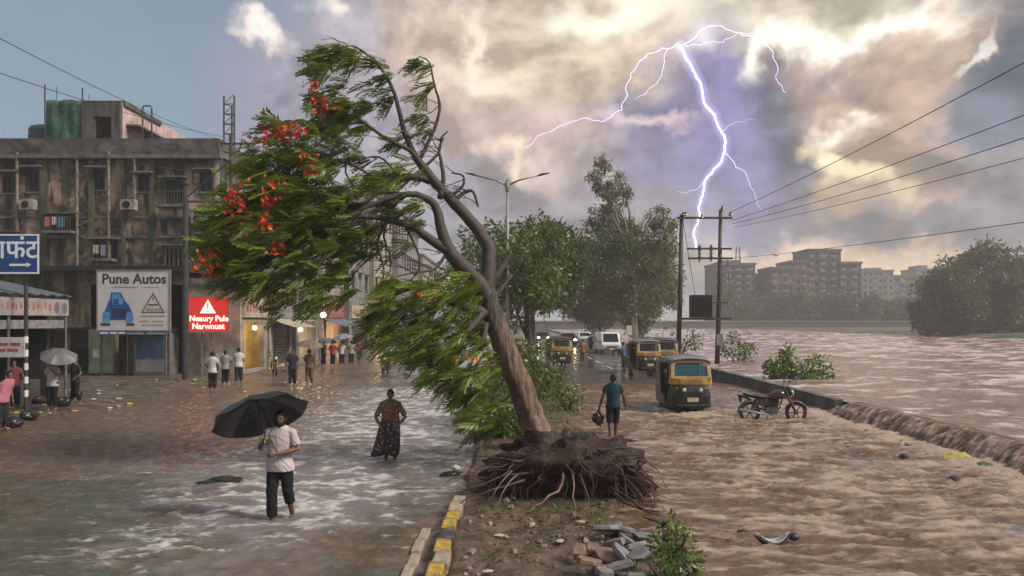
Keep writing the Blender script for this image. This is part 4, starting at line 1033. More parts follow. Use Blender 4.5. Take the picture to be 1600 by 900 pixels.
# ---------------------------------------------------------------- the mouldering block facing the street
BY = 44.0
def bx(px): return (px - 800) / F * BY
def bz(py): return CAMZ + (HOR - py) / F * BY
W_OLD = wallmat('mouldy_plaster', (0.46, 0.335, 0.265), (0.018, 0.017, 0.015), (0.075, 0.088, 0.034), 1.0, .92, 2.0, bz(262) + 1.2, 1.0)
blk = empty('derelict_building', ((-23.5), BY, 0), 0, 'derelict mould-stained concrete block behind the white billboard', 'building')
def bl(b): b.v = [(v[0] + 23.5, v[1] - BY, v[2]) for v in b.v]; return b
x0, x1, zt = -34.5, bx(341), bz(217)
wins = [(bx(17), bz(302), 1.0, 1.15, 2), (bx(54), bz(300), .75, 1.35, 1), (bx(101), bz(362), 1.55, .95, 0), (bx(154), bz(297), .8, 1.2, 1), (bx(226), bz(300), .8, 1.0, 1),
        (bx(273), bz(319), 1.05, 1.45, 2), (bx(17), bz(394), .95, 1.1, 2), (bx(165), bz(405), 1.5, 1.1, 0), (bx(275), bz(421), 1.3, 1.3, 4), (bx(322), bz(300), .8, 1.2, 1), (bx(322), bz(400), .8, 1.2, 1),
        (bx(-40), bz(300), 1.1, 1.3, 2), (bx(-40), bz(400), 1.1, 1.3, 2)]
b = MB(); wall_with_holes(b, x0, x1, 0, zt - 1.0, BY, .3, [q[:4] for q in wins]); bl(b).build('wall', W_OLD, blk)
b = MB(); wall_with_holes(b, BY + .3, BY + 11, 0, zt - 1.0, x1, .3, [(BY + 2.5, bz(319), 1.0, 1.4), (BY + 6.5, bz(319), 1.0, 1.4), (BY + 2.5, bz(410), 1.0, 1.4)], 'x'); bl(b).build('side_wall', W_OLD, blk)
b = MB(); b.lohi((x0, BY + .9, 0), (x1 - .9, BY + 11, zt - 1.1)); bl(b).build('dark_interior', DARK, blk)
# roof parapet, cornice, corner strip
b = MB(); b.lohi((x0 - .1, BY - .16, zt - 1.0), (x1 + .12, BY + .2, zt)); bl(b).build('parapet', pm('parapet_old', (0.105, 0.10, 0.10), .9, var=.4, scale=1.2, bump=.3, dirt=(.02, .02, .018), dirt_amt=.9, dscale=.8), blk)
b = MB(); b.lohi((x1 - .24, BY + .205, zt - 1.0), (x1 + .12, BY + 11, zt)); bl(b).build('parapet', MATS['parapet_old'], blk)
b = MB(); b.lohi((x0 - .2, BY - .42, zt - 1.22), (x1 + .3, BY - .004, zt - 1.003)); bl(b).build('cornice', CONC, blk)
b = MB(); b.lohi((x1 - .16, BY - .09, 4.2), (x1 + .05, BY - .004, zt - 1.23)); bl(b).build('corner_strip', pm('pale_plaster', (.42, .36, .31), .85, var=.3, dirt=(.08, .08, .06)), blk)
for (a, c) in [(65, 76), (141, 148), (236, 243), (192, 197)]:
    b = MB(); b.lohi((bx(a), BY - .20, 3.0), (bx(c), BY - .004, zt - 1.23)); bl(b).build('pilaster', wallmat(f'mossy_rib_{a}', (.13, .13, .085), (.02, .02, .016), (.085, .095, .035), .7, .8, a * .3), blk)
for zz in (bz(372), bz(318) - .9):
    b = MB(); b.lohi((x0, BY - .10, zz), (x1 - .17, BY - .004, zz + .16)); bl(b).build('string_course', CONC, blk)
for q in wins:
    e = MB()
    w_ = window(blk, q[0] + 23.5, q[1], q[2], q[3], 0.0, FRAME if q[4] < 3 else FRAME_P, q[4])
for (c, z) in [(BY + 2.5, bz(319)), (BY + 6.5, bz(319)), (BY + 2.5, bz(410))]:
    window(blk, c - BY, z, 1.0, 1.4, x1 + 23.5, FRAME, 2, axis='x')
# drain pipes
for (px_, top, bot) in [(125, 246, 560), (174, 238, 420), (32, 240, 365), (214, 245, 330)]:
    b = MB(); b.cyl((bx(px_), BY - .30, bz(bot)), (bx(px_), BY - .30, bz(top)), .085, n=10)
    for k in range(5): zz = bz(bot) + (bz(top) - bz(bot)) * (k + .5) / 5; b.cyl((bx(px_), BY - .30, zz), (bx(px_), BY - .30, zz + .12), .11, n=10)
    bl(b).build('drain_pipe', RUST, blk, smooth=False)
b = MB(); b.cyl((bx(127), BY - .34, bz(355)), (bx(146), BY - .34, bz(345)), .05, n=8); bl(b).build('drain_pipe', RUST, blk)
# roof-top stair house with green shade net
sx0, sx1, sz = bx(66), bx(182), bz(154)
rt = wallmat('stair_house_plaster', (.13, .125, .12), (.022, .022, .022), (.06, .07, .035), .85, .5, 7.0)
b = MB(); wall_with_holes(b, bx(124), sx1, zt - .9, sz, BY + .4, .25, [((bx(141) + bx(168)) / 2, zt - .85, bx(168) - bx(141), sz - zt - .1)]); bl(b).build('stair_house', rt, blk)
b = MB(); b.lohi((sx0, BY + 5.2, zt - .9), (sx1 - .3, BY + 5.4, sz)); b.lohi((sx0, BY + .7, sz - .2), (sx1 + .15, BY + 5.4, sz + .08)); bl(b).build('stair_house_roof', rt, blk)
sw = pm('pink_plaster', (.50, .36, .36), .8, var=.25, scale=1.2, dirt=(.16, .14, .13), dirt_amt=.6)
b = MB(); wall_with_holes(b, BY + .66, BY + 11.5, zt - .9, sz - .02, sx1 + .02, .25, [(BY + 4.4, zt + .2, 2.4, .9), (BY + 8.4, zt - .6, 1.2, 1.5)], 'x'); bl(b).build('stair_house_side', sw, blk)
b = MB(); b.lohi((sx1 + .05, BY + 1.0, sz - 1.35), (sx1 + .85, BY + 11, sz - 1.25)); bl(b).build('sunshade', CONC, blk)
NET = pm('green_shade_net', (.030, .115, .075), .8, var=.5, scale=7, bump=.4, dirt=(.025, .035, .03), dirt_amt=.85, dscale=1.1)
nb = MB(); nx, nzv = 14, 10
for j in range(nzv + 1):
    for i in range(nx + 1):
        fx = i / nx; fz = j / nzv
        nb.v.append((sx0 + (bx(125) - sx0) * fx, BY + .36 + .10 * math.sin(fx * 9) * math.sin(fz * 7 + 1) + .06 * math.sin(fx * 23), zt - .2 + (sz - zt + .2) * fz + .05 * math.sin(fx * 12)))
for j in range(nzv):
    for i in range(nx): k = j * (nx + 1) + i; nb.f.append((k, k + 1, k + nx + 2, k + nx + 1)); nb.mi.append(0)
o = bl(nb).build('shade_net', NET, blk, smooth=True)
so = o.modifiers.new('thickness', 'SOLIDIFY'); so.thickness = .015
for px_, hh in ((66, 130), (125, 135), (140, 215)):
    b = MB(); b.cyl((bx(px_), BY + .25, zt - .5), (bx(px_), BY + .25, bz(hh)), .04, n=6); bl(b).build('roof_post', STEEL, blk)
b = MB(); b.tube([(bx(203), BY + 1.5, zt - .2), (bx(203), BY + 1.5, bz(158)), (bx(205), BY + 1.5, bz(154)), (bx(216), BY + 1.5, bz(154)), (bx(218), BY + 1.5, bz(158)), (bx(218), BY + 1.5, zt - .2)], .05, 6); bl(b).build('vent_pipe', STEEL, blk)
for px_, h_ in ((74, 128), (125, 140)):
    b = MB(); b.cyl((bx(px_), BY + .9, sz), (bx(px_), BY + .9, bz(h_)), .018, n=5); bl(b).build('aerial', STEEL, blk)
# sagging balconies, cooling unit, washing and cables that clutter the front
RAILM = pm('balcony_rail', (.10, .085, .07), .6, .2, var=.4, dirt=(.12, .06, .03))
for (a, c, y_, side) in [(80, 123, 362, 0), (150, 186, 405, 0), (252, 296, 322, 1)]:
    ba = MB(); ba.lohi((bx(a), BY - .85, bz(y_) - .16), (bx(c), BY - .205, bz(y_) - .02)); ba_ = bl(ba).build('balcony', CONC, blk)
    k_ = int((bx(c) - bx(a)) / .16)
    for i in range(k_ + 1):
        r_ = MB(); xx = bx(a) + .04 + (bx(c) - bx(a) - .08) * i / k_; r_.lohi((xx - .012, BY - .83, bz(y_) - .018), (xx + .012, BY - .80, bz(y_) + .72)); bl(r_).build('baluster', RAILM, ba_)
    r_ = MB(); r_.lohi((bx(a), BY - .85, bz(y_) + .722), (bx(c), BY - .79, bz(y_) + .77)); bl(r_).build('handrail', RAILM, ba_)
for (a, y_) in [(196, 330), (40, 330), (305, 352)]:
    ac = MB(); ac.lohi((bx(a), BY - .62, bz(y_)), (bx(a) + .85, BY - .21, bz(y_) + .6)); ac_ = bl(ac).build('cooling_unit', pm('cooler_grey', (.30, .29, .27), .6, var=.2, dirt=(.10, .08, .06), dirt_amt=.7), blk, bevel=.02)
    g_ = MB(); g_.cyl((bx(a) + .36, BY - .64, bz(y_) + .3), (bx(a) + .36, BY - .622, bz(y_) + .3), .22, n=16); bl(g_).build('fan_grille', DARK, ac_)
for i, (a, wd_, h_, cc) in enumerate([(84, .35, .55, (.32, .10, .08)), (95, .30, .45, (.36, .35, .33)), (104, .42, .6, (.08, .12, .20)), (158, .38, .5, (.34, .30, .22)), (170, .32, .62, (.22, .22, .22))]):
    y_ = 362 if a < 130 else 405
    wsh = MB(); nn_ = 5
    for j in range(nn_ + 1):
        for q_ in (0, 1): wsh.v.append((bx(a) + wd_ * j / nn_, BY - .88 - .04 * (j % 2) - .02 * q_, bz(y_) + .75 - h_ * q_))
    for j in range(nn_): wsh.f.append((2 * j, 2 * j + 1, 2 * j + 3, 2 * j + 2)); wsh.mi.append(0)
    o = bl(wsh).build('washing', pm('washing_%d' % i, cc, .8, var=.2), blk); s_ = o.modifiers.new('t', 'SOLIDIFY'); s_.thickness = .01
for (pts_) in [[(0, 330), (70, 338), (150, 330), (240, 345), (340, 338)], [(60, 250), (130, 262), (210, 255), (300, 270)], [(128, 300), (150, 330), (176, 335), (215, 372), (260, 378)]]:
    cbm = MB(); cbm.tube([(bx(x_), BY - .34, bz(y_)) for x_, y_ in pts_], .022, 5); bl(cbm).build('cable', STEEL, blk)
# water tank on the roof
wt = empty('water_tank', (bx(29), BY + 2.2, zt - .9), 0, 'dark green water tank on the derelict roof', 'tank')
TK = pm('tank_plastic', (.020, .060, .062), .4, var=.25, scale=3)
b = MB(); b.rings([(0, 0, .8, .74, .74), (0, 0, 1.2, .76, .76), (0, 0, 1.25, .72, .72), (0, 0, 1.55, .76, .76), (0, 0, 1.6, .72, .72), (0, 0, 1.95, .74, .74), (0, 0, 2.15, .62, .62)], 24); b.build('barrel', TK, wt, smooth=False)
b = MB(); b.rings([(0, 0, 2.12, .28, .28), (0, 0, 2.28, .28, .28)], 16); b.build('lid', TK, wt)
b = MB(); b.lohi((-.8, -.8, .01), (.8, .8, .8)); b.build('plinth', CONC, wt)

# ---------------------------------------------------------------- single-storey front with black eaves, below the block
FY = 40.0
def fx(px): return (px - 800) / F * FY
def fz(py): return CAMZ + (HOR - py) / F * FY
fr = empty('shop_building', (fx(175), FY, 0), 0, 'dark single storey shop front with mossy upper wall under the derelict block', 'building')
def fl(b): b.v = [(v[0] - fx(175), v[1] - FY, v[2]) for v in b.v]; return b
W_F = wallmat('mossy_front', (.20, .17, .115), (.014, .014, .012), (.065, .08, .03), .9, .85, 5.0, None, .8)
a0, a1 = fx(-70), fx(292)
openings = [(fx(20), 0, 3.0, 2.5), (fx(115), 0, 2.6, 2.5), (fx(216), 0, 2.2, 2.5), (fx(266), 0, .9, 2.4)]
b = MB(); wall_with_holes(b, a0, a1, 0, fz(425), FY, .3, openings); fl(b).build('wall', W_F, fr)
b = MB(); b.lohi((a0 - .2, FY - .9, fz(425) + .002), (a1 + .2, FY + 3.8, fz(417))); fl(b).build('eaves', pm('black_eaves', (.018, .018, .018), .8, var=.4), fr)
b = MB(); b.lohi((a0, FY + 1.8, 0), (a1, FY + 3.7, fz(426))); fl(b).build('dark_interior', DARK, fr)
b = MB(); b.lohi((a0, FY - .75, fz(515)), (a1, FY - .004, fz(511))); fl(b).build('lintel_shelf', pm('black_eaves', (.018, .018, .018)), fr)
SHUT = pm('rolling_shutter', (.055, .052, .05), .55, .3, var=.3, scale=2)
for (c, z, wd, ht) in openings:
    sh = empty('rolling_shutter', (c - fx(175), .35, 0), parent=fr)
    for k in range(14):
        s_ = MB(); s_.prism([(-.02, 0), (.02, .03), (.025, .09), (-.02, .15)], -wd / 2, wd / 2, 'x'); o = s_.build('slat', SHUT, sh); o.location = (0, 0, 2.4 - k * .16)
        if k > (5 if c < fx(200) else 15): break
for px_ in (66, 110, 172, 182, 236):
    b = MB(); b.lohi((fx(px_) - .1, FY - .2, 0), (fx(px_) + .1, FY - .004, fz(516))); fl(b).build('pillar', CONC, fr)
# pale green utility cabinet with a notice
cb = empty('utility_cabinet', (fx(178), FY - 1.2, 0), 0, 'pale green metal cabinet with a white notice, before the dark shop front', 'cabinet')
CAB = pm('cabinet_paint', (.24, .27, .19), .5, var=.2, scale=2, dirt=(.08, .08, .05), dirt_amt=.5)
b = MB(); b.box((0, .2, 1.35), (1.32, .5, 2.3)); b.build('body', CAB, cb, bevel=.02)
for s_ in (-1, 1):
    b = MB(); b.box((s_ * .325, -.065, 1.35), (.62, .03, 2.15)); d = b.build('door', CAB, cb, bevel=.01)
    b = MB(); b.box((s_ * .06, -.1, 1.3), (.03, .04, .2)); b.build('handle', STEEL, d)
b = MB(); b.box((-.22, -.085, 1.25), (.38, .012, .42)); b.build('notice', pm('paper_white', (.62, .62, .60), .7), cb)
for s_ in (-1, 1):
    b = MB(); b.box((s_ * .5, .2, .1), (.12, .4, .2)); b.build('foot', STEEL, cb)
# kiosk with a blue panel
ki = empty('kiosk', (fx(257), FY - 1.6, 0), 0, 'grey roadside kiosk with blue panel beneath the billboard', 'kiosk')
b = MB(); b.lohi((-.85, 0, .12), (.85, 1.2, 2.35)); b.build('body', pm('kiosk_grey', (.16, .16, .165), .5, .1, var=.2, dirt=(.05, .04, .03)), ki, bevel=.02)
b = MB(); b.lohi((-.72, -.03, 1.1), (.72, -.004, 2.1)); b.build('panel', pm('kiosk_blue', (.035, .085, .17), .4, var=.3, scale=1.5), ki)
b = MB(); b.lohi((-.72, -.03, .3), (.72, -.004, .95)); b.build('panel', pm('kiosk_lower', (.22, .22, .22), .5, var=.2), ki)
b = MB(); b.prism([(-.5, 2.36), (1.3, 2.50), (1.3, 2.55), (-.5, 2.41)], -1.0, 1.0, 'x'); b.build('roof', STEEL, ki)
for s_ in (-1, 1):
    b = MB(); b.cyl((s_ * .95, -.42, 0), (s_ * .95, -.42, 2.37), .03, n=6); b.build('post', STEEL, ki)

# ---------------------------------------------------------------- row of lit shops down the left side of the street
LIT = emat('lit_shop_yellow', (1.0, .60, .10), 1.6)
LIT_W = emat('lit_shop_warm', (1.0, .70, .38), 1.9)
LAMP = emat('warm_lamp', (1.0, .74, .46), 7.0)
PANEL = [pm('fascia_cream', (.42, .36, .29), .6, var=.2, dirt=(.14, .11, .08)), pm('fascia_grey', (.22, .21, .20), .6, var=.25), pm('fascia_red', (.30, .06, .04), .5, var=.2), pm('fascia_green', (.05, .12, .07), .5, var=.25)]
def shop(y0, y1, xw, h, wallc, label, fascia, lit=None, storeys=1, awn=None, shutters=False, seed=0, stor_h=3.4):
    rr = random.Random(seed); L = y1 - y0
    s = empty('shop', (xw, y0, 0), 0, label, 'shop')
    op = [(L * .5, .25, L * .72, 2.65)]
    H = h + (storeys - 1) * stor_h; ups = []
    for k in range(1, storeys):
        zb = h + (k - 1) * stor_h + .9
        n = max(1, int(L / 2.2))
        for i in range(n): ups.append((L * (i + .5) / n, zb, .95, 1.35))
    b = MB(); wall_with_holes(b, 0, L, 0, H, 0, .25, op + ups, 'x'); b.build('wall', wallc, s)
    b = MB(); b.lohi((-8, 0, 0), (-.26, .2, H)); b.build('end_wall', wallc, s)          # end wall that faces the camera
    b = MB(); b.lohi((-8, .21, H - .2), (-.26, L, H - .02)); b.lohi((-8, L - .2, 0), (-.26, L - .01, H - .21)); b.build('shell', wallc, s)
    b = MB(); b.lohi((-8.1, -.1, H), (.15, L - .01, H + .35)); b.build('parapet', CONC, s)
    for q in ups: window(s, q[0], q[1], q[2], q[3], 0, FRAME_P if rr.random() < .5 else FRAME, rr.choice([1, 2, 3]), axis='x')
    b = MB(); b.lohi((-1.6, .3, .2), (-1.5, L - .3, 3.0)); b.build('back_wall', lit or DARK, s)
    if lit:
        for k in range(5):
            b = MB(); b.lohi((-1.45, L * .16, .5 + k * .5), (-1.15, L * .84, .53 + k * .5)); sh = b.build('shelf', FRAME, s)
            for j in range(int(L * 2.2)):
                if rr.random() < .8:
                    b = MB(); yy = L * .18 + j * .3; hh = rr.uniform(.15, .35); b.lohi((-1.4, yy, .535 + k * .5), (-1.22, yy + .2, .535 + k * .5 + hh)); b.build('goods', PANEL[rr.randrange(4)], sh)
    if shutters:
        for k in range(16):
            b = MB(); b.prism([(-.02, 0), (.02, .03), (.025, .09), (-.02, .15)], L * .15, L * .85, 'y'); o = b.build('slat', SHUT, s); o.location = (-.12, 0, .27 + k * .165)
    fp = MB(); fp.lohi((.01, L * .06, 3.15), (.14, L * .94, 4.25)); f_ = fp.build('fascia_sign', fascia, s)
    for k in range(int(L * 1.4)):                                    # worn lettering strokes too far away to read
        b = MB(); yy = L * .14 + k * L * .72 / (L * 1.4); b.lohi((.142, yy, 3.45), (.150, yy + .25 * rr.uniform(.6, 1.3), 3.45 + rr.uniform(.3, .5))); b.build('lettering', PANEL[(seed + 1) % 4], f_)
    if awn:
        b = MB(); n = 10
        for i in range(n + 1):
            for t_ in (0, .5, 1):
                b.v.append((.03 + t_ * 1.5, L * i / n, 3.12 - t_ * .55 - .05 * math.sin(t_ * 3.14) - .03 * (i % 2) * t_))
        for i in range(n):
            for k in range(2): q = i * 3 + k; b.f.append((q, q + 1, q + 4, q + 3)); b.mi.append(0)
        o = b.build('awning', awn, s, smooth=False); m_ = o.modifiers.new('thickness', 'SOLIDIFY'); m_.thickness = .02
        for i in (0, 1):
            b = MB(); b.cyl((1.5, .05 + i * (L - .1), 0), (1.5, .05 + i * (L - .1), 2.6), .03, n=6); b.build('awning_post', STEEL, s)
    return s
WC = [wallmat('shop_wall_cream', (.36, .31, .26), (.06, .055, .05), (.13, .13, .08), .5, .3, 11), wallmat('shop_wall_grey', (.24, .235, .23), (.06, .06, .06), (.13, .13, .09), .5, .3, 13), wallmat('shop_wall_pink', (.42, .33, .30), (.08, .07, .07), (.15, .14, .10), .4, .2, 17), wallmat('shop_wall_beige', (.38, .34, .29), (.09, .08, .07), (.14, .14, .1), .45, .25, 19)]
AW = [pm('awning_blue', (.10, .13, .17), .6, var=.25), pm('awning_cream', (.34, .30, .25), .6, var=.2), pm('awning_brown', (.12, .08, .06), .6, var=.3)]
shop(40.0, 44.4, -14.6, 4.9, WC[0], 'cream fronted shop with glowing yellow window, first past the red sign', PANEL[0], LIT, seed=1, awn=None)
shop(44.6, 49.2, -14.5, 5.1, WC[3], 'beige shop with closed shutter beside the yellow lit shop', PANEL[1], None, shutters=True, seed=2, awn=AW[1])
shop(49.4, 55.0, -14.3, 5.0, WC[1], 'two storey grey shop with warm lit display', PANEL[3], LIT_W, storeys=2, seed=3)
shop(55.2, 62.0, -14.0, 4.8, WC[2], 'three storey pinkish shop house with blue awning', PANEL[2], LIT_W, storeys=3, seed=4, awn=AW[0])
shop(62.2, 71.0, -13.6, 4.8, WC[1], 'three storey grey shop house near the end of the lit row', PANEL[0], None, storeys=3, shutters=True, seed=5)
shop(71.2, 82.0, -13.2, 4.8, WC[3], 'four storey beige shop house far down the street', PANEL[1], LIT_W, storeys=4, seed=6)
shop(82.2, 100.0, -12.6, 4.8, WC[1], 'large grey four storey building seen through the hanging branches', PANEL[3], None, storeys=4, shutters=True, seed=7)
shop(100.3, 128.0, -12.0, 4.8, WC[0], 'hazy cream building closing the left side of the street', PANEL[1], None, storeys=3, seed=8)
# pink and white house rising behind the shops
hs = empty('pink_house', (-19.6, 52, 0), 0, 'pink and white house rising behind the utility poles', 'building')
b = MB(); wall_with_holes(b, -2.6, 2.6, 0, 12.6, 0, .3, [(-1.2, 9.6, 1.1, 1.4), (1.2, 9.6, 1.1, 1.4), (1.2, 6, 1.1, 1.4), (-1.2, 6, 1.1, 1.4)]); b.build('wall', WC[2], hs)
b = MB(); wall_with_holes(b, .31, 9, 0, 12.6, 2.6, .3, [(2.5, 9.6, 1.1, 1.4), (6, 9.6, 1.1, 1.4), (2.5, 6, 1.1, 1.4)], 'x'); b.build('wall', WC[2], hs)
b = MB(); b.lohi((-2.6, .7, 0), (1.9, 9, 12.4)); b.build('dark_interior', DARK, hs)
b = MB(); b.prism([(-3.1, 12.2), (2.95, 12.2), (2.95, 12.42), (0, 14.0), (-3.1, 12.42)], -.6, 9.4, 'y'); b.build('roof', pm('house_roof', (.30, .24, .23), .8, var=.3, dirt=(.10, .08, .08)), hs)
b = MB(); b.lohi((-2.62, -.9, 8.4), (2.62, -.004, 8.55)); b.lohi((-2.62, -.9, 8.56), (2.62, -.82, 9.3)); b.build('balcony', pm('white_plaster', (.55, .52, .50), .8, var=.2, dirt=(.2, .18, .16)), hs)
for (x, z) in [(-1.2, 9.6), (1.2, 9.6), (1.2, 6), (-1.2, 6)]: window(hs, x, z, 1.1, 1.4, 0, FRAME_P, 2)
for (x, z) in [(2.5, 9.6), (6, 9.6), (2.5, 6)]: window(hs, x, z, 1.1, 1.4, 2.6, FRAME_P, 2, axis='x')
# warm lamps hung outside the shops
for (px_, py_, d, lab) in [(505, 492, 53, 'warm globe lamp hanging outside the grey shop'), (470, 515, 50, 'small warm lamp below the grey shop sign'), (398, 512, 43.5, 'small warm lamp above the yellow shop window')]:
    q = Q(px_, py_, d); lp = empty('shop_lamp', (q.x, q.y, q.z), 0, lab, 'lamp', 'lamps outside the shops')
    b = MB(); b.ell((0, 0, 0), .20 if d > 51 else .13, 12, 8); b.build('globe', LAMP, lp, smooth=True)
    b = MB(); b.tube([(0, 0, .18), (0, 0, .4), (-.3, 0, .5), (-14.2 - q.x, 0, .5)], .02, 6); b.build('bracket', STEEL, lp)

# ---------------------------------------------------------------- market stall at the left edge
st = empty('market_stall', (-15.9, 24.5, .1), 0, 'roadside stall with blue grey sheet roof and faded banner at the picture edge', 'stall')
TIN = pm('tin_sheet', (.15, .17, .19), .45, .5, var=.3, scale=1.5, dirt=(.12, .10, .09), dirt_amt=.6)
b = MB()
n = 40
for i in range(n + 1):
    yy = -4.2 + 6.2 * i / n; dz = .03 * math.sin(i * 1.57)
    for t_ in (0, 1): b.v.append((.25 - 3.4 * t_, yy, 3.75 + .75 * t_ + dz))
for i in range(n): k = i * 2; b.f.append((k, k + 1, k + 3, k + 2)); b.mi.append(0)
o = b.build('sheet_roof', TIN, st); m_ = o.modifiers.new('thickness', 'SOLIDIFY'); m_.thickness = .02
b = MB(); b.lohi((.1, -4.2, 3.05), (.16, 1.95, 3.62)); fb = b.build('banner', pm('banner_faded', (.30, .285, .28), .7, var=.25, scale=1.5, dirt=(.2, .17, .16)), st)
for k, (yy, c) in enumerate([(-1.5 + .21 * q, .05 + .04 * (q * 7 % 3)) for q in range(12)]):
    b = MB(); b.lohi((.162, yy, 3.28 - .05 * (k % 2)), (.168, yy + c, 3.40 + .04 * (k * 5 % 3))); b.build('lettering', pm('banner_red', (.36, .10, .10), .7), fb)
# portrait of two heads printed on the banner end: plain ovals
for yy in (1.25, 1.7):
    b = MB(); b.ell((.165, yy, 3.32), (.008, .14, .2), 12, 8); b.build('printed_oval', pm('print_grey', (.12, .12, .13), .7), fb)
b = MB(); b.lohi((-.02, -4.2, 2.62), (.04, 1.95, 2.9)); b.build('rail_board', pm('board_grey', (.20, .20, .205), .7, var=.3), st)
for yy in (-4.1, -1.1, 1.9):
    b = MB(); b.cyl((.08, yy, -.2), (.08, yy, 3.75), .045, n=8); b.build('post', pm('stall_post', (.16, .16, .16), .5, .3, var=.4), st)
    b = MB(); b.cyl((-3.0, yy, -.2), (-3.0, yy, 4.4), .045, n=8); b.build('post', MATS['stall_post'], st)
b = MB(); b.lohi((-3.1, -4.2, -.1), (-3.0, 1.95, 4.3)); b.build('back_sheet', DARK, st)
b = MB(); b.lohi((-3.0, 1.9, -.1), (-.6, 1.96, 3.6)); b.build('side_sheet', pm('stall_side', (.03, .03, .03), .8), st)
b = MB(); b.lohi((-1.4, -3.9, 0), (-.5, 1.4, .85)); b.build('counter', pm('stall_counter', (.05, .045, .04), .7, var=.4), st)
sg = empty('price_board', (-15.55, 23.0, 1.85), 0, 'small white board with red writing hung in the stall', 'sign')
b = MB(); b.lohi((-.5, 0, 0), (.5, .03, .62)); b.build('board', pm('board_white', (.55, .54, .53), .6, var=.15, dirt=(.25, .22, .2)), sg)
for k, (a, c, z) in enumerate([(-.35, .0, .36), (.06, .38, .36), (-.3, -.08, .18), (-.02, .3, .18)]):
    b = MB(); b.lohi((a, -.008, z), (c, -.002, z + .09)); b.build('lettering', pm('banner_red', (.36, .10, .10), .7), sg)

# ---------------------------------------------------------------- signs
SG_B = pm('sign_blue', (.012, .060, .21), .4, var=.15, scale=1.5); SG_W = pm('sign_white', (.66, .66, .66), .5, var=.08); SG_L = pm('sign_lettering', (.75, .80, .85), .5, var=.05)
BLACKP = pm('print_black', (.035, .035, .04), .6)
sn = empty('direction_sign', (-15.2, 23.3, .05), 0, 'blue direction sign with white lettering and arrow on a tall dark pole', 'sign')
def sxl(px): return (px - 800) / F * 23.2 + 15.2
def szl(py): return CAMZ + (HOR - py) / F * 23.2 - .05
b = MB(); b.lohi((sxl(-75), -.13, szl(428)), (sxl(62), -.09, szl(366))); b.build('panel', SG_B, sn)
b = MB(); t_ = .05
b.lohi((sxl(-75), -.145, szl(366) - t_), (sxl(62), -.131, szl(366))); b.lohi((sxl(-75), -.145, szl(428)), (sxl(62), -.131, szl(428) + t_)); b.lohi((sxl(62) - t_, -.145, szl(428) + t_), (sxl(62), -.131, szl(366) - t_)); b.build('border', SG_L, sn)
text_mesh('lettering', '\u0930\u093e\u092b\u0902\u091f', .80, SG_L, sn, (sxl(22), -.135, szl(391)), bold=.012, align='CENTER')
b = MB(); zz = szl(414)
b.prism([(sxl(16), zz - .035), (sxl(43), zz - .035), (sxl(43), zz - .075), (sxl(50), zz), (sxl(43), zz + .075), (sxl(43), zz + .035), (sxl(16), zz + .035)], -.142, -.131, 'y'); b.build('arrow', SG_L, sn)
b = MB(); b.cyl((0, 0, -.3), (0, 0, szl(372)), .06, n=10); b.build('pole', STEEL, sn)
for k in range(5):
    b = MB(); b.cyl((0, 0, .55 + k * .42), (0, 0, .76 + k * .42), .063, n=10, cap=False); b.build('white_band', SG_W, sn)
b = MB(); b.cyl((-.9, .03, 2.4), (-.9, .03, szl(372)), .03, n=6); b.build('strut', GALV, sn)

bb = empty('billboard', (fx(239), 38.0, 0), 0, 'white billboard with a blue vehicle, warning triangle and black heading', 'billboard')
def gx(px): return (px - 239) / F * 38.0
def gz(py): return CAMZ + (HOR - py) / F * 38.0
b = MB(); b.lohi((gx(183), -.06, gz(516)), (gx(295), 0, gz(423))); b.build('panel', pm('billboard_white', (.60, .60, .62), .55, var=.06, scale=1.2, dirt=(.42, .41, .40), dirt_amt=.5), bb)
fm = MB()
fm.lohi((gx(181.5), -.09, gz(523)), (gx(183), .06, gz(421.5))); fm.lohi((gx(295), -.09, gz(523)), (gx(296.5), .06, gz(421.5))); fm.lohi((gx(183), -.09, gz(423) + .002), (gx(295), .06, gz(421.5))); fm.build('frame', GALV, bb)
b = MB(); b.lohi((gx(183.2), -.07, gz(523)), (gx(294.8), 0, gz(516.4))); st_ = b.build('base_strip', pm('strip_purple', (.13, .12, .24), .5, var=.15), bb)
for (a, c) in [(187, 199), (203, 213), (216, 226), (229, 255), (260, 288)]:
    b = MB(); b.lohi((gx(a), -.078, gz(521.5)), (gx(c), -.071, gz(519.0))); b.build('lettering', SG_L, st_)
text_mesh('heading', 'Pune Autos', .70, BLACKP, bb, (gx(240), -.062, gz(436.5)), bold=.018, xs=1.0)
for (a, c, y_) in [(205, 247, 449), (254, 278, 449)]:
    b = MB(); b.lohi((gx(a), -.066, gz(y_ + .8)), (gx(c), -.061, gz(y_ - .8))); b.build('small_print', pm('print_lightgrey', (.33, .32, .31), .6), bb)
BL1 = pm('print_blue', (.015, .07, .30), .5, var=.3, scale=3); BL2 = pm('print_lightblue', (.08, .30, .55), .5, var=.3, scale=3); BL3 = pm('print_navy', (.012, .03, .12), .5, var=.3)
def flat(poly, mat, name, dep=.066, par=None):
    b = MB(); b.prism([(gx(x), gz(y)) for x, y in poly], -dep, -dep + .005, 'y'); return b.build(name, mat, par or bb)
flat([(204, 457), (219, 457), (226, 470), (232, 477), (238, 492), (239, 500), (192, 500), (193, 490), (199, 474), (203, 466)], BL1, 'printed_vehicle', .066)
flat([(206, 459), (218, 459), (223, 470), (222, 476), (206, 476)], BL2, 'printed_windscreen', .072)
flat([(208, 467), (216, 467), (216, 475), (208, 475)], BL1, 'printed_windscreen', .078)
flat([(205, 482), (228, 482), (226, 497), (207, 497)], BL3, 'printed_grille', .072)
for x in (197, 233): flat([(x - 5, 488), (x + 5, 488), (x + 6, 503), (x - 6, 503)], BL2, 'printed_wheel', .076)
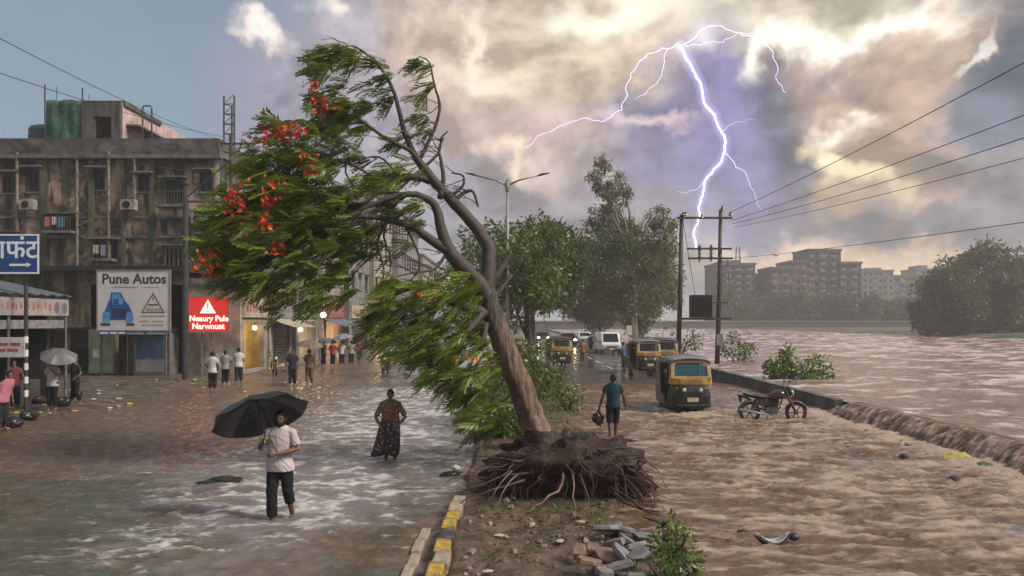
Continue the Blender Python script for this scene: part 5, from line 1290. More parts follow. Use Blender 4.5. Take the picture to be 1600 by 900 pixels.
for (a, c) in ((188, 203), (228, 240)): flat([(a, 505), (c, 505), (c, 509), (a, 509)], BLACKP, 'small_print', .066)
def tri_ring(cx, top, bot, hw, t, mat, name, dep):
    b = MB()
    o_ = [(cx, top), (cx + hw, bot), (cx - hw, bot)]; i_ = [(cx, top + t * 2.2), (cx + hw - t * 1.8, bot - t), (cx - hw + t * 1.8, bot - t)]
    for k in range(3):
        q = [o_[k], o_[(k + 1) % 3], i_[(k + 1) % 3], i_[k]]
        b.prism([(gx(x), gz(y)) for x, y in q], -dep, -dep + .005, 'y')
    return b.build(name, mat, bb)
tri_ring(269.5, 457, 489, 18.5, 1.6, pm('print_brown', (.11, .055, .05), .6), 'warning_triangle', .066)
flat([(268.6, 464), (270.4, 464), (270.2, 470), (268.8, 470)], MATS['print_brown'], 'exclamation_mark', .066)
flat([(262, 475), (277, 475), (277, 477.5), (262, 477.5)], MATS['print_brown'], 'small_print', .066)
TAN = pm('print_tan', (.36, .30, .24), .6, var=.2)
flat([(260, 481), (280, 481), (283, 486), (257, 486)], TAN, 'small_print', .066)
for (a, c, y_) in [(250, 288, 494), (248, 264, 502), (268, 286, 502), (252, 286, 508)]: flat([(a, y_ - 1.3), (c, y_ - 1.3), (c, y_ + 1.3), (a, y_ + 1.3)], TAN, 'small_print', .066)
for x in (186, 238, 291):
    b = MB(); b.cyl((gx(x), .12, -.2), (gx(x), .12, gz(424)), .06, n=8); b.build('post', STEEL, bb)

# red illuminated warning sign
RS = empty('warning_sign', ((327 - 800) / F * 39.0, 39.0, 0), 0, 'red illuminated warning sign with glowing triangle and two lines of letters', 'sign')
def rx_(px): return (px - 327) / F * 39.0
def rz_(py): return CAMZ + (HOR - py) / F * 39.0
b = MB(); b.lohi((rx_(296), -.05, rz_(518)), (rx_(358), .12, rz_(464))); b.build('light_box', emat('sign_red', (.30, .013, .008), .6), RS)
fm = MB(); fm.lohi((rx_(294.5), -.09, rz_(520)), (rx_(296), .16, rz_(462))); fm.lohi((rx_(358), -.09, rz_(520)), (rx_(359.5), .16, rz_(462))); fm.lohi((rx_(296), -.09, rz_(464)), (rx_(358), .16, rz_(462))); fm.lohi((rx_(296), -.09, rz_(520)), (rx_(358), .16, rz_(518))); fm.build('frame', GALV, RS)
GLOW = emat('sign_glow', (1.0, .50, .40), .75); GLOW_D = emat('sign_dark_red', (.30, .01, .008), .6)
b = MB(); b.prism([(rx_(325.5), rz_(468)), (rx_(338), rz_(489.5)), (rx_(313), rz_(489.5))], -.062, -.054, 'y'); b.build('triangle', GLOW, RS)
b = MB(); b.prism([(rx_(324.4), rz_(474)), (rx_(326.6), rz_(474)), (rx_(326.2), rz_(483)), (rx_(324.8), rz_(483))], -.070, -.064, 'y'); b.lohi((rx_(324.6), -.07, rz_(487)), (rx_(326.4), -.064, rz_(485))); b.build('exclamation_mark', GLOW_D, RS)
text_mesh('lettering', 'Neaury Pule', .41, GLOW, RS, (rx_(327), -.056, rz_(498)), bold=.012)
text_mesh('lettering', 'Narwnust', .42, GLOW, RS, (rx_(326), -.056, rz_(510)), bold=.012)
for s_ in (-7, 7):
    b = MB(); b.cyl((rx_(320 + s_), .18, -.2), (rx_(320 + s_), .18, rz_(466)), .05, n=8); b.build('post', GALV, RS)

# ---------------------------------------------------------------- street lamp, utility poles, wires
sl = empty('street_lamp', Vector((-.2, 32.5, .1)), 0, 'double armed street lamp standing on the median behind the fallen tree', 'street lamp')
LG = pm('lamp_post_grey', (.26, .265, .26), .5, .3, var=.2)
b = MB(); b.tube([(0, 0, -.2), (0, 0, 4), (0, 0, 8.65)], [.10, .085, .055], 10); b.build('post', LG, sl, smooth=True)
b = MB(); b.tube([(0, 0, 8.5), (0, 0, 8.72), (0, 0, 9.02)], [.09, .12, .07], 10); b.build('hub', LG, sl)
for s_ in (-1, 1):
    b = MB(); b.tube([(s_ * .05, 0, 8.78), (s_ * .5, 0, 9.0), (s_ * 1.35, 0, 9.2)], [.045, .04, .03], 8); a_ = b.build('arm', LG, sl, smooth=True)
    b = MB(); b.tube([(s_ * 1.3, 0, 9.19), (s_ * 1.5, 0, 9.25), (s_ * 1.85, 0, 9.32)], [(.04, .03), (.11, .05), (.06, .025)], 8); b.build('lamp_head', STEEL, a_, smooth=True)

def insulator(b, p): b.cyl(p, (p[0], p[1], p[2] + .16), .05, .035, 8)
up = empty('utility_pole', ((361 - 800) / F * 42, 42, 0), 0, 'utility pole with curved crossarms before the pink house', 'pole')
zt_ = lambda py, d=42: CAMZ + (HOR - py) / F * d
b = MB(); b.tube([(0, 0, -.3), (0, 0, zt_(210))], [.14, .10], 10); b.build('post', STEEL, up)
b = MB(); b.tube([(-.6, 0, zt_(222)), (-.45, 0, zt_(236)), (0, 0, zt_(241)), (.45, 0, zt_(236)), (.6, 0, zt_(222))], .045, 6); ar = b.build('crossarm', STEEL, up)
b = MB(); insulator(b, (-.6, 0, zt_(222))); b.build('insulator', pm('porcelain', (.10, .06, .05), .3), ar)
b = MB(); insulator(b, (.6, 0, zt_(222))); b.build('insulator', MATS['porcelain'], ar)
b = MB(); b.lohi((-.55, -.05, zt_(226)), (1.2, .05, zt_(223))); b.build('crossarm', STEEL, up)
lm = empty('lattice_mast', ((358 - 800) / F * 60, 60, 0), 0, 'thin lattice mast rising behind the utility pole', 'mast')
for (dx, dy) in ((-.42, 0), (.42, 0), (0, .6)):
    b = MB(); b.cyl((dx, dy, 0), (dx, dy, CAMZ + (HOR - (150 if dx else 163)) / F * 60), .075, n=6); b.build('leg', STEEL, lm)
k = 0; z = 10.0; ztop = CAMZ + (HOR - 152) / F * 60
while z < ztop:
    b = MB(); b.cyl((-.42, 0, z), (.42, 0, z), .04, n=5); b.cyl((.42, 0, z), (0, .6, z), .04, n=5); b.cyl((-.42, 0, z), (0, .6, z), .04, n=5); b.cyl((-.42, 0, z), (.42, 0, z + .8), .025, n=5); b.build('brace', STEEL, lm); z += .8
pp = empty('utility_pole', ((290 - 800) / F * 36, 36, 0), 0, 'dark pole with stay arm rising beside the billboard', 'pole')
zp = lambda py: CAMZ + (HOR - py) / F * 36
b = MB(); b.tube([(0, 0, -.3), (0, 0, zp(288))], [.16, .12], 10); b.build('post', STEEL, pp)
b = MB(); b.cyl((0, -.05, zp(311)), (2.0, 0, zp(255)), .04, n=6); b.build('stay_arm', STEEL, pp)
for zz in (zp(315), zp(350)):
    b = MB(); b.lohi((-.1, -.05, zz - .04), (1.55, .05, zz + .04)); b.build('crossarm', STEEL, pp)
b = MB(); b.cyl((0, 0, zp(288)), (0, 0, zp(282)), .2, n=10); b.build('cap', STEEL, pp)

# transformer structure on two poles at the river edge
tp = empty('power_poles', (11.85, 47, .2), 0, 'pair of dark power poles carrying crossbars and a black transformer by the river', 'power pole')
def tx(px): return (px - 800) / F * 47 - 11.85
def tz(py): return CAMZ + (HOR - py) / F * 47 - .2
for (px_, top, r0) in ((1063, 335, .17), (1124, 328, .16)):
    b = MB(); b.tube([(tx(px_ - 4), 0, -.6), (tx(px_), 0, tz(450)), (tx(px_ + 2), 0, tz(top))], [r0, r0 * .85, r0 * .7], 10); b.build('post', STEEL, tp, smooth=True)
for (a, c, y_, h_) in ((1057, 1143, 341, .14), (1072, 1142, 389, .12), (1074, 1144, 404, .12), (1058, 1142, 498, .14), (1085, 1136, 473, .08)):
    b = MB(); b.lohi((tx(a), -.19, tz(y_) - h_ / 2), (tx(c), -.13, tz(y_) + h_ / 2)); b.build('crossbar', STEEL, tp)
PORC = MATS['porcelain']
for (x, y_) in ((1067, 338), (1070, 338), (1095, 342), (1140, 338), (1128, 328)):
    b = MB(); b.cyl((tx(x), -.16, tz(y_)), (tx(x), -.16, tz(y_ - 6)), .10, .06, 8); b.cyl((tx(x), -.16, tz(y_ - 1)), (tx(x), -.16, tz(y_ - 2.4)), .15, .12, 8); b.build('insulator', PORC, tp)
for x in (1092, 1110):
    b = MB(); b.cyl((tx(x), -.16, tz(409)), (tx(x), -.16, tz(383)), .06, n=8)
    for q in (388, 393, 398, 403): b.cyl((tx(x), -.16, tz(q)), (tx(x), -.16, tz(q - 2)), .11, n=8)
    b.build('insulator', PORC, tp)
b = MB(); b.lohi((tx(1079), -.55, tz(496)), (tx(1110), .45, tz(461))); tf = b.build('transformer', pm('transformer_black', (.020, .020, .020), .6, .2, var=.4), tp, bevel=.04)
for k in range(6):
    b = MB(); x = tx(1081.5 + k * 5.2); b.lohi((x - .02, -.68, tz(492)), (x + .02, -.552, tz(465))); b.build('fin', MATS['transformer_black'], tf)
b = MB(); b.lohi((tx(1118), -.30, tz(539)), (tx(1128), -.12, tz(522))); b.build('switch_box', GALV, tp)
b = MB(); b.cyl((tx(1066), -.16, tz(345)), (tx(1085), -.16, tz(461)), .02, n=5); b.build('jumper_cable', STEEL, tp)
b = MB(); b.cyl((tx(1135), -.16, tz(404)), (tx(1140), -.16, tz(470)), .02, n=5); b.build('jumper_cable', STEEL, tp)

WIRE = pm('wire_black', (.03, .03, .033), .6)
def wire(a, b_, sag, label, r=.012, group='overhead wires'):
    a, b_ = Vector(a), Vector(b_); pts = []
    for i in range(25):
        t = i / 24; q = a.lerp(b_, t); q.z -= sag * 4 * t * (1 - t); pts.append(q)
    m = MB(); m.tube(pts, r, 5); o = m.build('overhead_wire', WIRE); tag(o, label, 'wire', group); return o
S_ = lambda x, z: (x, -4, z)
wire((14.2, -4, 11.2), (tx(1140) + 11.85, 46.84, tz(332) + .2), .5, 'topmost overhead wire crossing the clouds from the power poles', .016)
wire((14.0, -4, 8.6), (tx(1142) + 11.85, 46.84, tz(345) + .2), .35, 'second overhead wire below the topmost one, right of the lightning', .014)
wire((14.0, -4, 7.9), (tx(1143) + 11.85, 46.84, tz(350) + .2), .5, 'third overhead wire running above the far skyline', .014)
wire((14.4, -4, 7.1), (tx(1144) + 11.85, 46.84, tz(356) + .2), .45, 'fourth overhead wire, lowest of the bunch leaving the power poles', .012)
wire((14.6, -4, 5.2), (tx(1142) + 11.85, 46.84, tz(404) + .2), .3, 'lone low wire passing just over the skyline', .012)
wire((-9.5, 8, 8.2), ((361 - 800) / F * 42 - .6, 42, zt_(218)), .35, 'upper of two wires crossing the blue sky to the utility pole', .010)
wire((-9.9, 8, 7.2), ((361 - 800) / F * 42 + .6, 42, zt_(218)), .35, 'lower of two wires crossing the blue sky to the utility pole', .010)
wire(((290 - 800) / F * 36 + 1.5, 36, zp(315)), ((361 - 800) / F * 42, 42, zt_(330)), .1, 'short wire between the billboard pole and the utility pole', .012)

# ---------------------------------------------------------------- skyline beyond the river
def tower(px0, px1, ytop, d, matc, label, floors, cols, litw=(), yb=500, steps=(), dep=14, name='apartment_block'):
    X = lambda p: (p - 800) / F * d; Zf = lambda y_: CAMZ + (HOR - y_) / F * d
    cx = X((px0 + px1) / 2); t = empty(name, (cx, d, 1.5), 0, label, 'building', 'far skyline')
    W_ = X(px1) - X(px0); H = Zf(ytop) - 1.5
    fh = H / floors; cw = W_ / cols; holes = []
    for j in range(1, floors):
        for i in range(cols):
            holes.append((-W_ / 2 + cw * (i + .5), j * fh + fh * .28, cw * .5, fh * .48))
    b = MB(); wall_with_holes(b, -W_ / 2, W_ / 2, -1, H, 0, .5, holes); b.build('wall', matc, t)
    b = MB(); b.lohi((-W_ / 2, .51, -1), (W_ / 2, dep, H - .01)); b.build('body', matc, t)
    b = MB(); b.lohi((-W_ / 2 - .3, -.5, H), (W_ / 2 + .3, dep, H + .7)); b.build('roof', CONC, t)
    for q in holes:
        b = MB(); b.lohi((q[0] - q[2] / 2, .30, q[1]), (q[0] + q[2] / 2, .34, q[1] + q[3])); b.build('window', WINP if random.random() < .24 else GLASS, t)
    for i in range(cols):
        if i % 2: continue
        for j in range(1, floors):
            b = MB(); xx = -W_ / 2 + cw * (i + .5); b.lohi((xx - cw * .42, -1.1, j * fh + .15), (xx + cw * .42, -.01, j * fh + .3)); b.lohi((xx - cw * .42, -1.1, j * fh + .31), (xx + cw * .42, -1.0, j * fh + 1.0)); b.build('balcony', PALE, t)
    for (a, c, y_) in steps:
        b = MB(); b.lohi((X(a) - cx, 1.5, H + .71), (X(c) - cx, dep - 2, Zf(y_) - 1.5)); b.build('roof_block', matc, t)
    return t
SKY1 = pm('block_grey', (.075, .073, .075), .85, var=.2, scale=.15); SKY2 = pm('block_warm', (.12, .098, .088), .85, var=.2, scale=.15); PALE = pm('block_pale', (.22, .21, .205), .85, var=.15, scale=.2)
WINP = pm('pale_blind', (.55, .54, .52), .6, var=.2, scale=.3)
tower(1118, 1180, 414, 250, SKY1, 'grey apartment block right behind the power poles', 9, 8, steps=((1132, 1158, 406),))
tower(1176, 1212, 430, 258, SKY1, 'lower grey block beside the mast building', 5, 4)
tower(1206, 1240, 420, 245, SKY2, 'brownish block left of the wide tower', 7, 4)
tower(1236, 1266, 410, 250, SKY2, 'narrow warm grey wing of the wide tower', 8, 4)
tower(1263, 1314, 392, 252, SKY1, 'tall grey tower, highest on the far skyline', 10, 6, steps=((1266, 1288, 389),))
tower(1312, 1346, 412, 251, SKY1, 'grey wing stepping down from the tall tower', 8, 4)
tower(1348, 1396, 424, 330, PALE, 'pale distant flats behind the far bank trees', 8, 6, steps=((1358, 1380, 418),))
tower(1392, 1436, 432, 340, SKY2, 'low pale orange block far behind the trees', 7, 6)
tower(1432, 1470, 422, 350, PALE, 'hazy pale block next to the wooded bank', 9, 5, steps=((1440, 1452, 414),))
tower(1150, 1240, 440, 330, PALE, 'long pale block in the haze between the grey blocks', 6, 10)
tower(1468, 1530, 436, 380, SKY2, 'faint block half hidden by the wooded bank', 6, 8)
mt = empty('radio_mast', ((1153 - 800) / F * 255, 255, 21.5), 0, 'small radio mast standing on the grey block', 'mast')
for s_ in (-1, 1):
    b = MB(); b.cyl((s_ * .9, 0, -.4), (s_ * .5, 0, 6.6), .18, n=6); b.build('leg', STEEL, mt)
for k in range(5):
    b = MB(); b.cyl((-.65, 0, .6 + k), (.6, 0, 1.4 + k), .08, n=5); b.build('brace', STEEL, mt)
# ================================================================ vehicles
RB_BLK = pm('rickshaw_black', (.014, .013, .014), .35, var=.4, scale=5, dirt=(.12, .085, .06), dirt_amt=.45, dscale=3)
RB_YEL = pm('rickshaw_yellow', (.46, .27, .045), .4, var=.25, scale=3, dirt=(.16, .11, .07), dirt_amt=.6)
RB_CRM = pm('rickshaw_cream', (.46, .33, .16), .45, var=.2, scale=3, dirt=(.18, .13, .08), dirt_amt=.55)
RB_VIN = pm('hood_vinyl', (.10, .10, .105), .4, var=.3, scale=4, bump=.2)
RB_GREY = pm('hood_grey', (.20, .195, .195), .35, var=.2, scale=3)
CHROME = pm('chrome', (.55, .55, .56), .2, .9, var=.1)
TYRE = pm('tyre_rubber', (.018, .018, .018), .75, var=.3, dirt=(.14, .10, .07), dirt_amt=.5, dscale=5)
SEATM = pm('seat_dark', (.03, .022, .022), .55, var=.3)
LENS = pm('lamp_lens', (.62, .60, .55), .15, var=.1)
AMBER = pm('amber_lens', (.60, .22, .03), .2); REDL = pm('red_lens', (.42, .02, .015), .2)
PLATE = pm('number_plate', (.58, .52, .30), .5, var=.1)
def glassmat(name, tint):
    m = bpy.data.materials.new(name); m.use_nodes = True; t = NT(m.node_tree); b = t.n['Principled BSDF']
    b.inputs['Base Color'].default_value = (*tint, 1); b.inputs['Roughness'].default_value = .05; b.inputs['IOR'].default_value = 1.5
    tr = t.node('ShaderNodeBsdfTransparent'); tr.inputs[0].default_value = (.75, .80, .82, 1)
    mx = t.node('ShaderNodeMixShader'); mx.inputs[0].default_value = .55
    t.l.new(tr.outputs[0], mx.inputs[1]); t.l.new(b.outputs[0], mx.inputs[2]); t.l.new(mx.outputs[0], t.n['Material Output'].inputs[0])
    MATS[name] = m; return m
WSCREEN = glassmat('windscreen_teal', (.05, .16, .19)); WSCREEN2 = glassmat('windscreen_dark', (.03, .035, .04))

def wheel(parent, c, r, wd, axis='x', spokes=0, name='wheel', rim=CHROME, n=24):
    w_ = empty(name, c, parent=parent)
    def ax(p): return p if axis == 'x' else (p[1], p[0], p[2])
    def lathe(prof, mat, nm):
        b = MB(); k = len(prof)
        for i in range(n):
            a = 6.2831853 * i / n
            for (u, rad) in prof: b.v.append(ax((u, math.cos(a) * rad, math.sin(a) * rad)))
        for i in range(n):
            for j in range(k): q = (i + 1) % n; b.f.append((i * k + j, q * k + j, q * k + (j + 1) % k, i * k + (j + 1) % k)); b.mi.append(0)
        return b.build(nm, mat, w_, smooth=True)
    h = wd / 2
    lathe([(-h, r * .80), (-h, r * .93), (-h * .6, r), (h * .6, r), (h, r * .93), (h, r * .80)], TYRE, 'tyre')
    lathe([(-h * .8, r * .70), (-h * .8, r * .82), (h * .8, r * .82), (h * .8, r * .70)], rim, 'rim')
    b = MB(); b.cyl(ax((-h * 1.1, 0, 0)), ax((h * 1.1, 0, 0)), r * .2, n=14); b.build('hub', STEEL, w_)
    if spokes:
        for i in range(spokes):
            a = 6.2831853 * i / spokes; b = MB(); b.tube([ax((0, math.cos(a) * r * .15, math.sin(a) * r * .15)), ax((0, math.cos(a) * r * .74, math.sin(a) * r * .74))], [(.022, .014), (.03, .016)], 6); b.build('spoke', rim, w_)
    else:
        b = MB(); b.cyl(ax((-h * .45, 0, 0)), ax((h * .45, 0, 0)), r * .72, n=n); b.build('disc', rim, w_)
    return w_

def loft(secs, closed=True):
    "sections: equal-length point lists; returns MB"
    b = MB(); n = len(secs[0])
    for s_ in secs: b.v.extend(tuple(q) for q in s_)
    for i in range(len(secs) - 1):
        for j in range(n if closed else n - 1): b.f.append((i * n + j, i * n + (j + 1) % n, (i + 1) * n + (j + 1) % n, (i + 1) * n + j)); b.mi.append(0)
    return b
def hood_sec(y, hw, z0, z1, k=9):
    "arched roof section at y: half width hw, springing z0, crown z1"
    return [(hw * math.cos(math.pi * i / (k - 1)) if 0 < i < k - 1 else (hw if i == 0 else -hw), y, z0 + (z1 - z0) * math.sin(math.pi * i / (k - 1)) ** .55) for i in range(k)]

def rickshaw(loc, rz, label, hood=RB_VIN, glass=WSCREEN, driver=False, group='auto rickshaws', sc=1.08):
    v = empty('auto_rickshaw', loc, rz, label, 'auto rickshaw', group); v.scale = (sc, sc, sc)
    # front faces local -y. lower front shell: tapered nose
    secs = []
    for (y, hw, z0, z1) in [(-1.30, .30, .42, .78), (-1.24, .44, .34, .92), (-1.10, .56, .30, 1.00), (-.85, .62, .28, 1.02), (-.74, .63, .28, 1.02)]:
        s_ = []
        for (a, c) in [(-1, 0), (-1, .55), (-.86, .92), (-.45, 1), (.45, 1), (.86, .92), (1, .55), (1, 0), (.6, -.05), (-.6, -.05)]:
            s_.append((a * hw, y, z0 + (z1 - z0) * c))
        secs.append(s_)
    b = loft(secs); b.f.append(tuple(range(10))); b.mi.append(0); b.build('front_shell', RB_BLK, v, smooth=False, bevel=.015)
    # yellow apron band under the windscreen
    b = loft([[(a * .62, -.80 - (.34 if abs(a) < .9 else .18), z), (a * .62, -.80 - (.34 if abs(a) < .9 else .18) + .03, z)] for a in (-1, -.5, .5, 1) for z in ()]) if False else MB()
    pts = [(-.62, -.90), (-.55, -1.02), (-.30, -1.12), (.30, -1.12), (.55, -1.02), (.62, -.90)]
    for z in (.98, 1.16):
        for (x, y) in pts: b.v.append((x * (1.03 if z > 1 else 1.05), y - .03, z))
        for (x, y) in reversed(pts): b.v.append((x * .95, y + .05, z))
    n = len(pts) * 2
    for i in range(n): b.f.append((i, (i + 1) % n, n + (i + 1) % n, n + i)); b.mi.append(0)
    b.f.append(tuple(range(n))); b.mi.append(0); b.f.append(tuple(range(n, 2 * n))); b.mi.append(0)
    b.build('apron', RB_YEL, v, bevel=.012)
    # windscreen frame, raked
    def ws(x, z): return (x, -1.10 + (z - 1.16) * .32, z)
    fr_ = [(-.60, 1.16), (.60, 1.16), (.57, 1.62), (.42, 1.70), (-.42, 1.70), (-.57, 1.62)]
    inn = [(-.49, 1.23), (.49, 1.23), (.47, 1.56), (.38, 1.62), (-.38, 1.62), (-.47, 1.56)]
    b = MB()
    for (x, z) in fr_: p = ws(x, z); b.v.append(p)
    for (x, z) in inn: p = ws(x, z); b.v.append((p[0], p[1] - .012, p[2]))
    for (x, z) in fr_: p = ws(x, z); b.v.append((p[0], p[1] + .05, p[2]))
    for (x, z) in inn: p = ws(x, z); b.v.append((p[0], p[1] + .05, p[2]))
    for i in range(6):
        j = (i + 1) % 6; b.f += [(i, j, 6 + j, 6 + i), (12 + i, 18 + i, 18 + j, 12 + j), (i, 12 + i, 12 + j, j), (6 + i, 6 + j, 18 + j, 18 + i)]; b.mi += [0] * 4
    wf = b.build('windscreen_frame', RB_CRM, v, bevel=.008)
    b = MB(); b.v = [tuple(Vector(ws(x, z)) + Vector((0, .02, 0))) for x, z in inn]; b.f = [tuple(range(6))]; b.mi = [0]; b.build('windscreen', glass, wf, recalc=False)
    b = MB(); b.tube([ws(-.1, 1.22), ws(.25, 1.42)], .010, 5); b.v = [(q[0], q[1] - .03, q[2]) for q in b.v]; b.build('wiper', STEEL, wf)
    # hood
    secs = [hood_sec(y, hw, z0, z1) for (y, hw, z0, z1) in [(-1.0, .60, 1.60, 1.755), (-.6, .64, 1.60, 1.80), (0, .66, 1.58, 1.81), (.6, .66, 1.56, 1.79), (1.05, .63, 1.48, 1.70), (1.28, .58, 1.30, 1.52)]]
    b = loft(secs, closed=False); o = b.build('hood', hood, v, smooth=True); m_ = o.modifiers.new('t', 'SOLIDIFY'); m_.thickness = .03
    for yy in (-.55, .1, .7):
        b = MB(); b.tube([(p[0] * 1.005, p[1], p[2] + .012) for p in hood_sec(yy, .655, 1.585, 1.80)], .012, 5); b.build('hood_rib', hood, v)
    # rear hood curtain and side quarter panels
    b = MB(); b.prism([(.55, .95), (1.28, .95), (1.34, 1.35), (1.20, 1.50), (.72, 1.56)], -.655, -.625, 'x'); b.prism([(.55, .95), (1.28, .95), (1.34, 1.35), (1.20, 1.50), (.72, 1.56)], .625, .655, 'x'); b.lohi((-.62, 1.27, .9), (.62, 1.31, 1.50)); b.build('rear_curtain', RB_VIN, v)
    # body tub
    b = MB(); b.prism([(-.74, .28), (1.15, .28), (1.36, .42), (1.36, .92), (1.20, .98), (.42, .98), (.36, .62), (-.30, .56), (-.36, .36), (-.74, .36)], -.66, -.60, 'x'); b.prism([(-.74, .28), (1.15, .28), (1.36, .42), (1.36, .92), (1.20, .98), (.42, .98), (.36, .62), (-.30, .56), (-.36, .36), (-.74, .36)], .60, .66, 'x')
    b.lohi((-.6, -.74, .26), (.6, 1.30, .32)); b.lohi((-.6, 1.30, .32), (.6, 1.355, .92)); b.build('body', RB_BLK, v, bevel=.01)
    b = MB(); b.lohi((-.668, .45, .82), (-.662, 1.34, .95)); b.lohi((.662, .45, .82), (.668, 1.34, .95)); b.build('side_stripe', RB_YEL, v)
    # pillars
    for s_ in (-1, 1):
        b = MB(); b.tube([(s_ * .60, -.92, 1.15), (s_ * .59, -.84, 1.62)], .025, 6); b.build('pillar', RB_YEL, v)
        b = MB(); b.tube([(s_ * .645, .40, .95), (s_ * .645, .38, 1.60)], .022, 6); b.build('pillar', STEEL, v)
        b = MB(); b.tube([(s_ * .62, -1.0, 1.15), (s_ * .74, -1.08, 1.22), (s_ * .76, -1.08, 1.30)], .010, 5); mr = b.build('mirror', STEEL, v)
        b = MB(); b.ell((s_ * .76, -1.09, 1.37), (.06, .015, .08), 10, 6); b.build('mirror_head', STEEL, mr)
        b = MB(); b.ell((s_ * .42, -1.15, .86), (.055, .04, .055), 10, 6); b.build('indicator', AMBER, v)
        b = MB(); b.ell((s_ * .24, -1.275, .84), (.06, .03, .06), 12, 8); b.build('headlight', LENS, v)
        b = MB(); b.ell((s_ * .52, 1.375, .70), (.06, .02, .06), 10, 6); b.build('tail_lamp', REDL, v)
    # bumper, mudguard, plate
    b = MB(); b.tube([(-.48, -1.18, .38), (-.42, -1.36, .40), (.42, -1.36, .40), (.48, -1.18, .38)], .022, 6); b.build('bumper', STEEL, v)
    b = MB(); b.lohi((-.16, -1.345, .50), (.16, -1.325, .62)); b.build('number_plate', PLATE, v)
    b = MB()
    for i in range(9):
        a = math.pi * (.05 + .9 * i / 8); b.v += [(-.10, -1.02 - math.cos(a) * .27, .24 + math.sin(a) * .27), (.10, -1.02 - math.cos(a) * .27, .24 + math.sin(a) * .27)]
    for i in range(8): q = i * 2; b.f.append((q, q + 1, q + 3, q + 2)); b.mi.append(0)
    o = b.build('mudguard', RB_BLK, v, smooth=True); m_ = o.modifiers.new('t', 'SOLIDIFY'); m_.thickness = .015
    wheel(v, (0, -1.02, .22), .22, .10); wheel(v, (-.52, .92, .22), .22, .11); wheel(v, (.52, .92, .22), .22, .11)
    # seats, handlebar
    b = MB(); b.lohi((-.20, -.42, .55), (.20, -.05, .72)); b.build('driver_seat', SEATM, v, bevel=.03)
    b = MB(); b.lohi((-.55, .50, .58), (.55, 1.05, .75)); b.lohi((-.55, 1.0, .76), (.55, 1.18, 1.25)); b.build('passenger_seat', SEATM, v, bevel=.03)
    b = MB(); b.tube([(-.32, -.62, 1.05), (-.2, -.72, 1.08), (.2, -.72, 1.08), (.32, -.62, 1.05)], .018, 6); b.cyl((0, -.72, 1.08), (0, -.95, .5), .03, n=8); b.build('handlebar', STEEL, v)
    b = MB(); b.lohi((-.58, -.02, .56), (.58, .02, 1.15)); b.build('partition', RB_BLK, v)
    return v
rk = rickshaw((5.75, 24.9, -.12), R(-2), 'yellow and black auto rickshaw driving through the brown flood water', RB_GREY)
rk2 = rickshaw((7.35, 41.5, -.02), R(4), 'dark parked auto rickshaw with grey hood behind the one in the flood', RB_GREY, WSCREEN2)
rk3 = rickshaw((8.85, 43.5, -.02), R(-3), 'parked auto rickshaw nearest the parapet, half hidden by others', RB_VIN, WSCREEN2)
rk4 = rickshaw((3.05, 48.5, -.02), R(6), 'distant auto rickshaw approaching close to the median', RB_VIN, WSCREEN2)

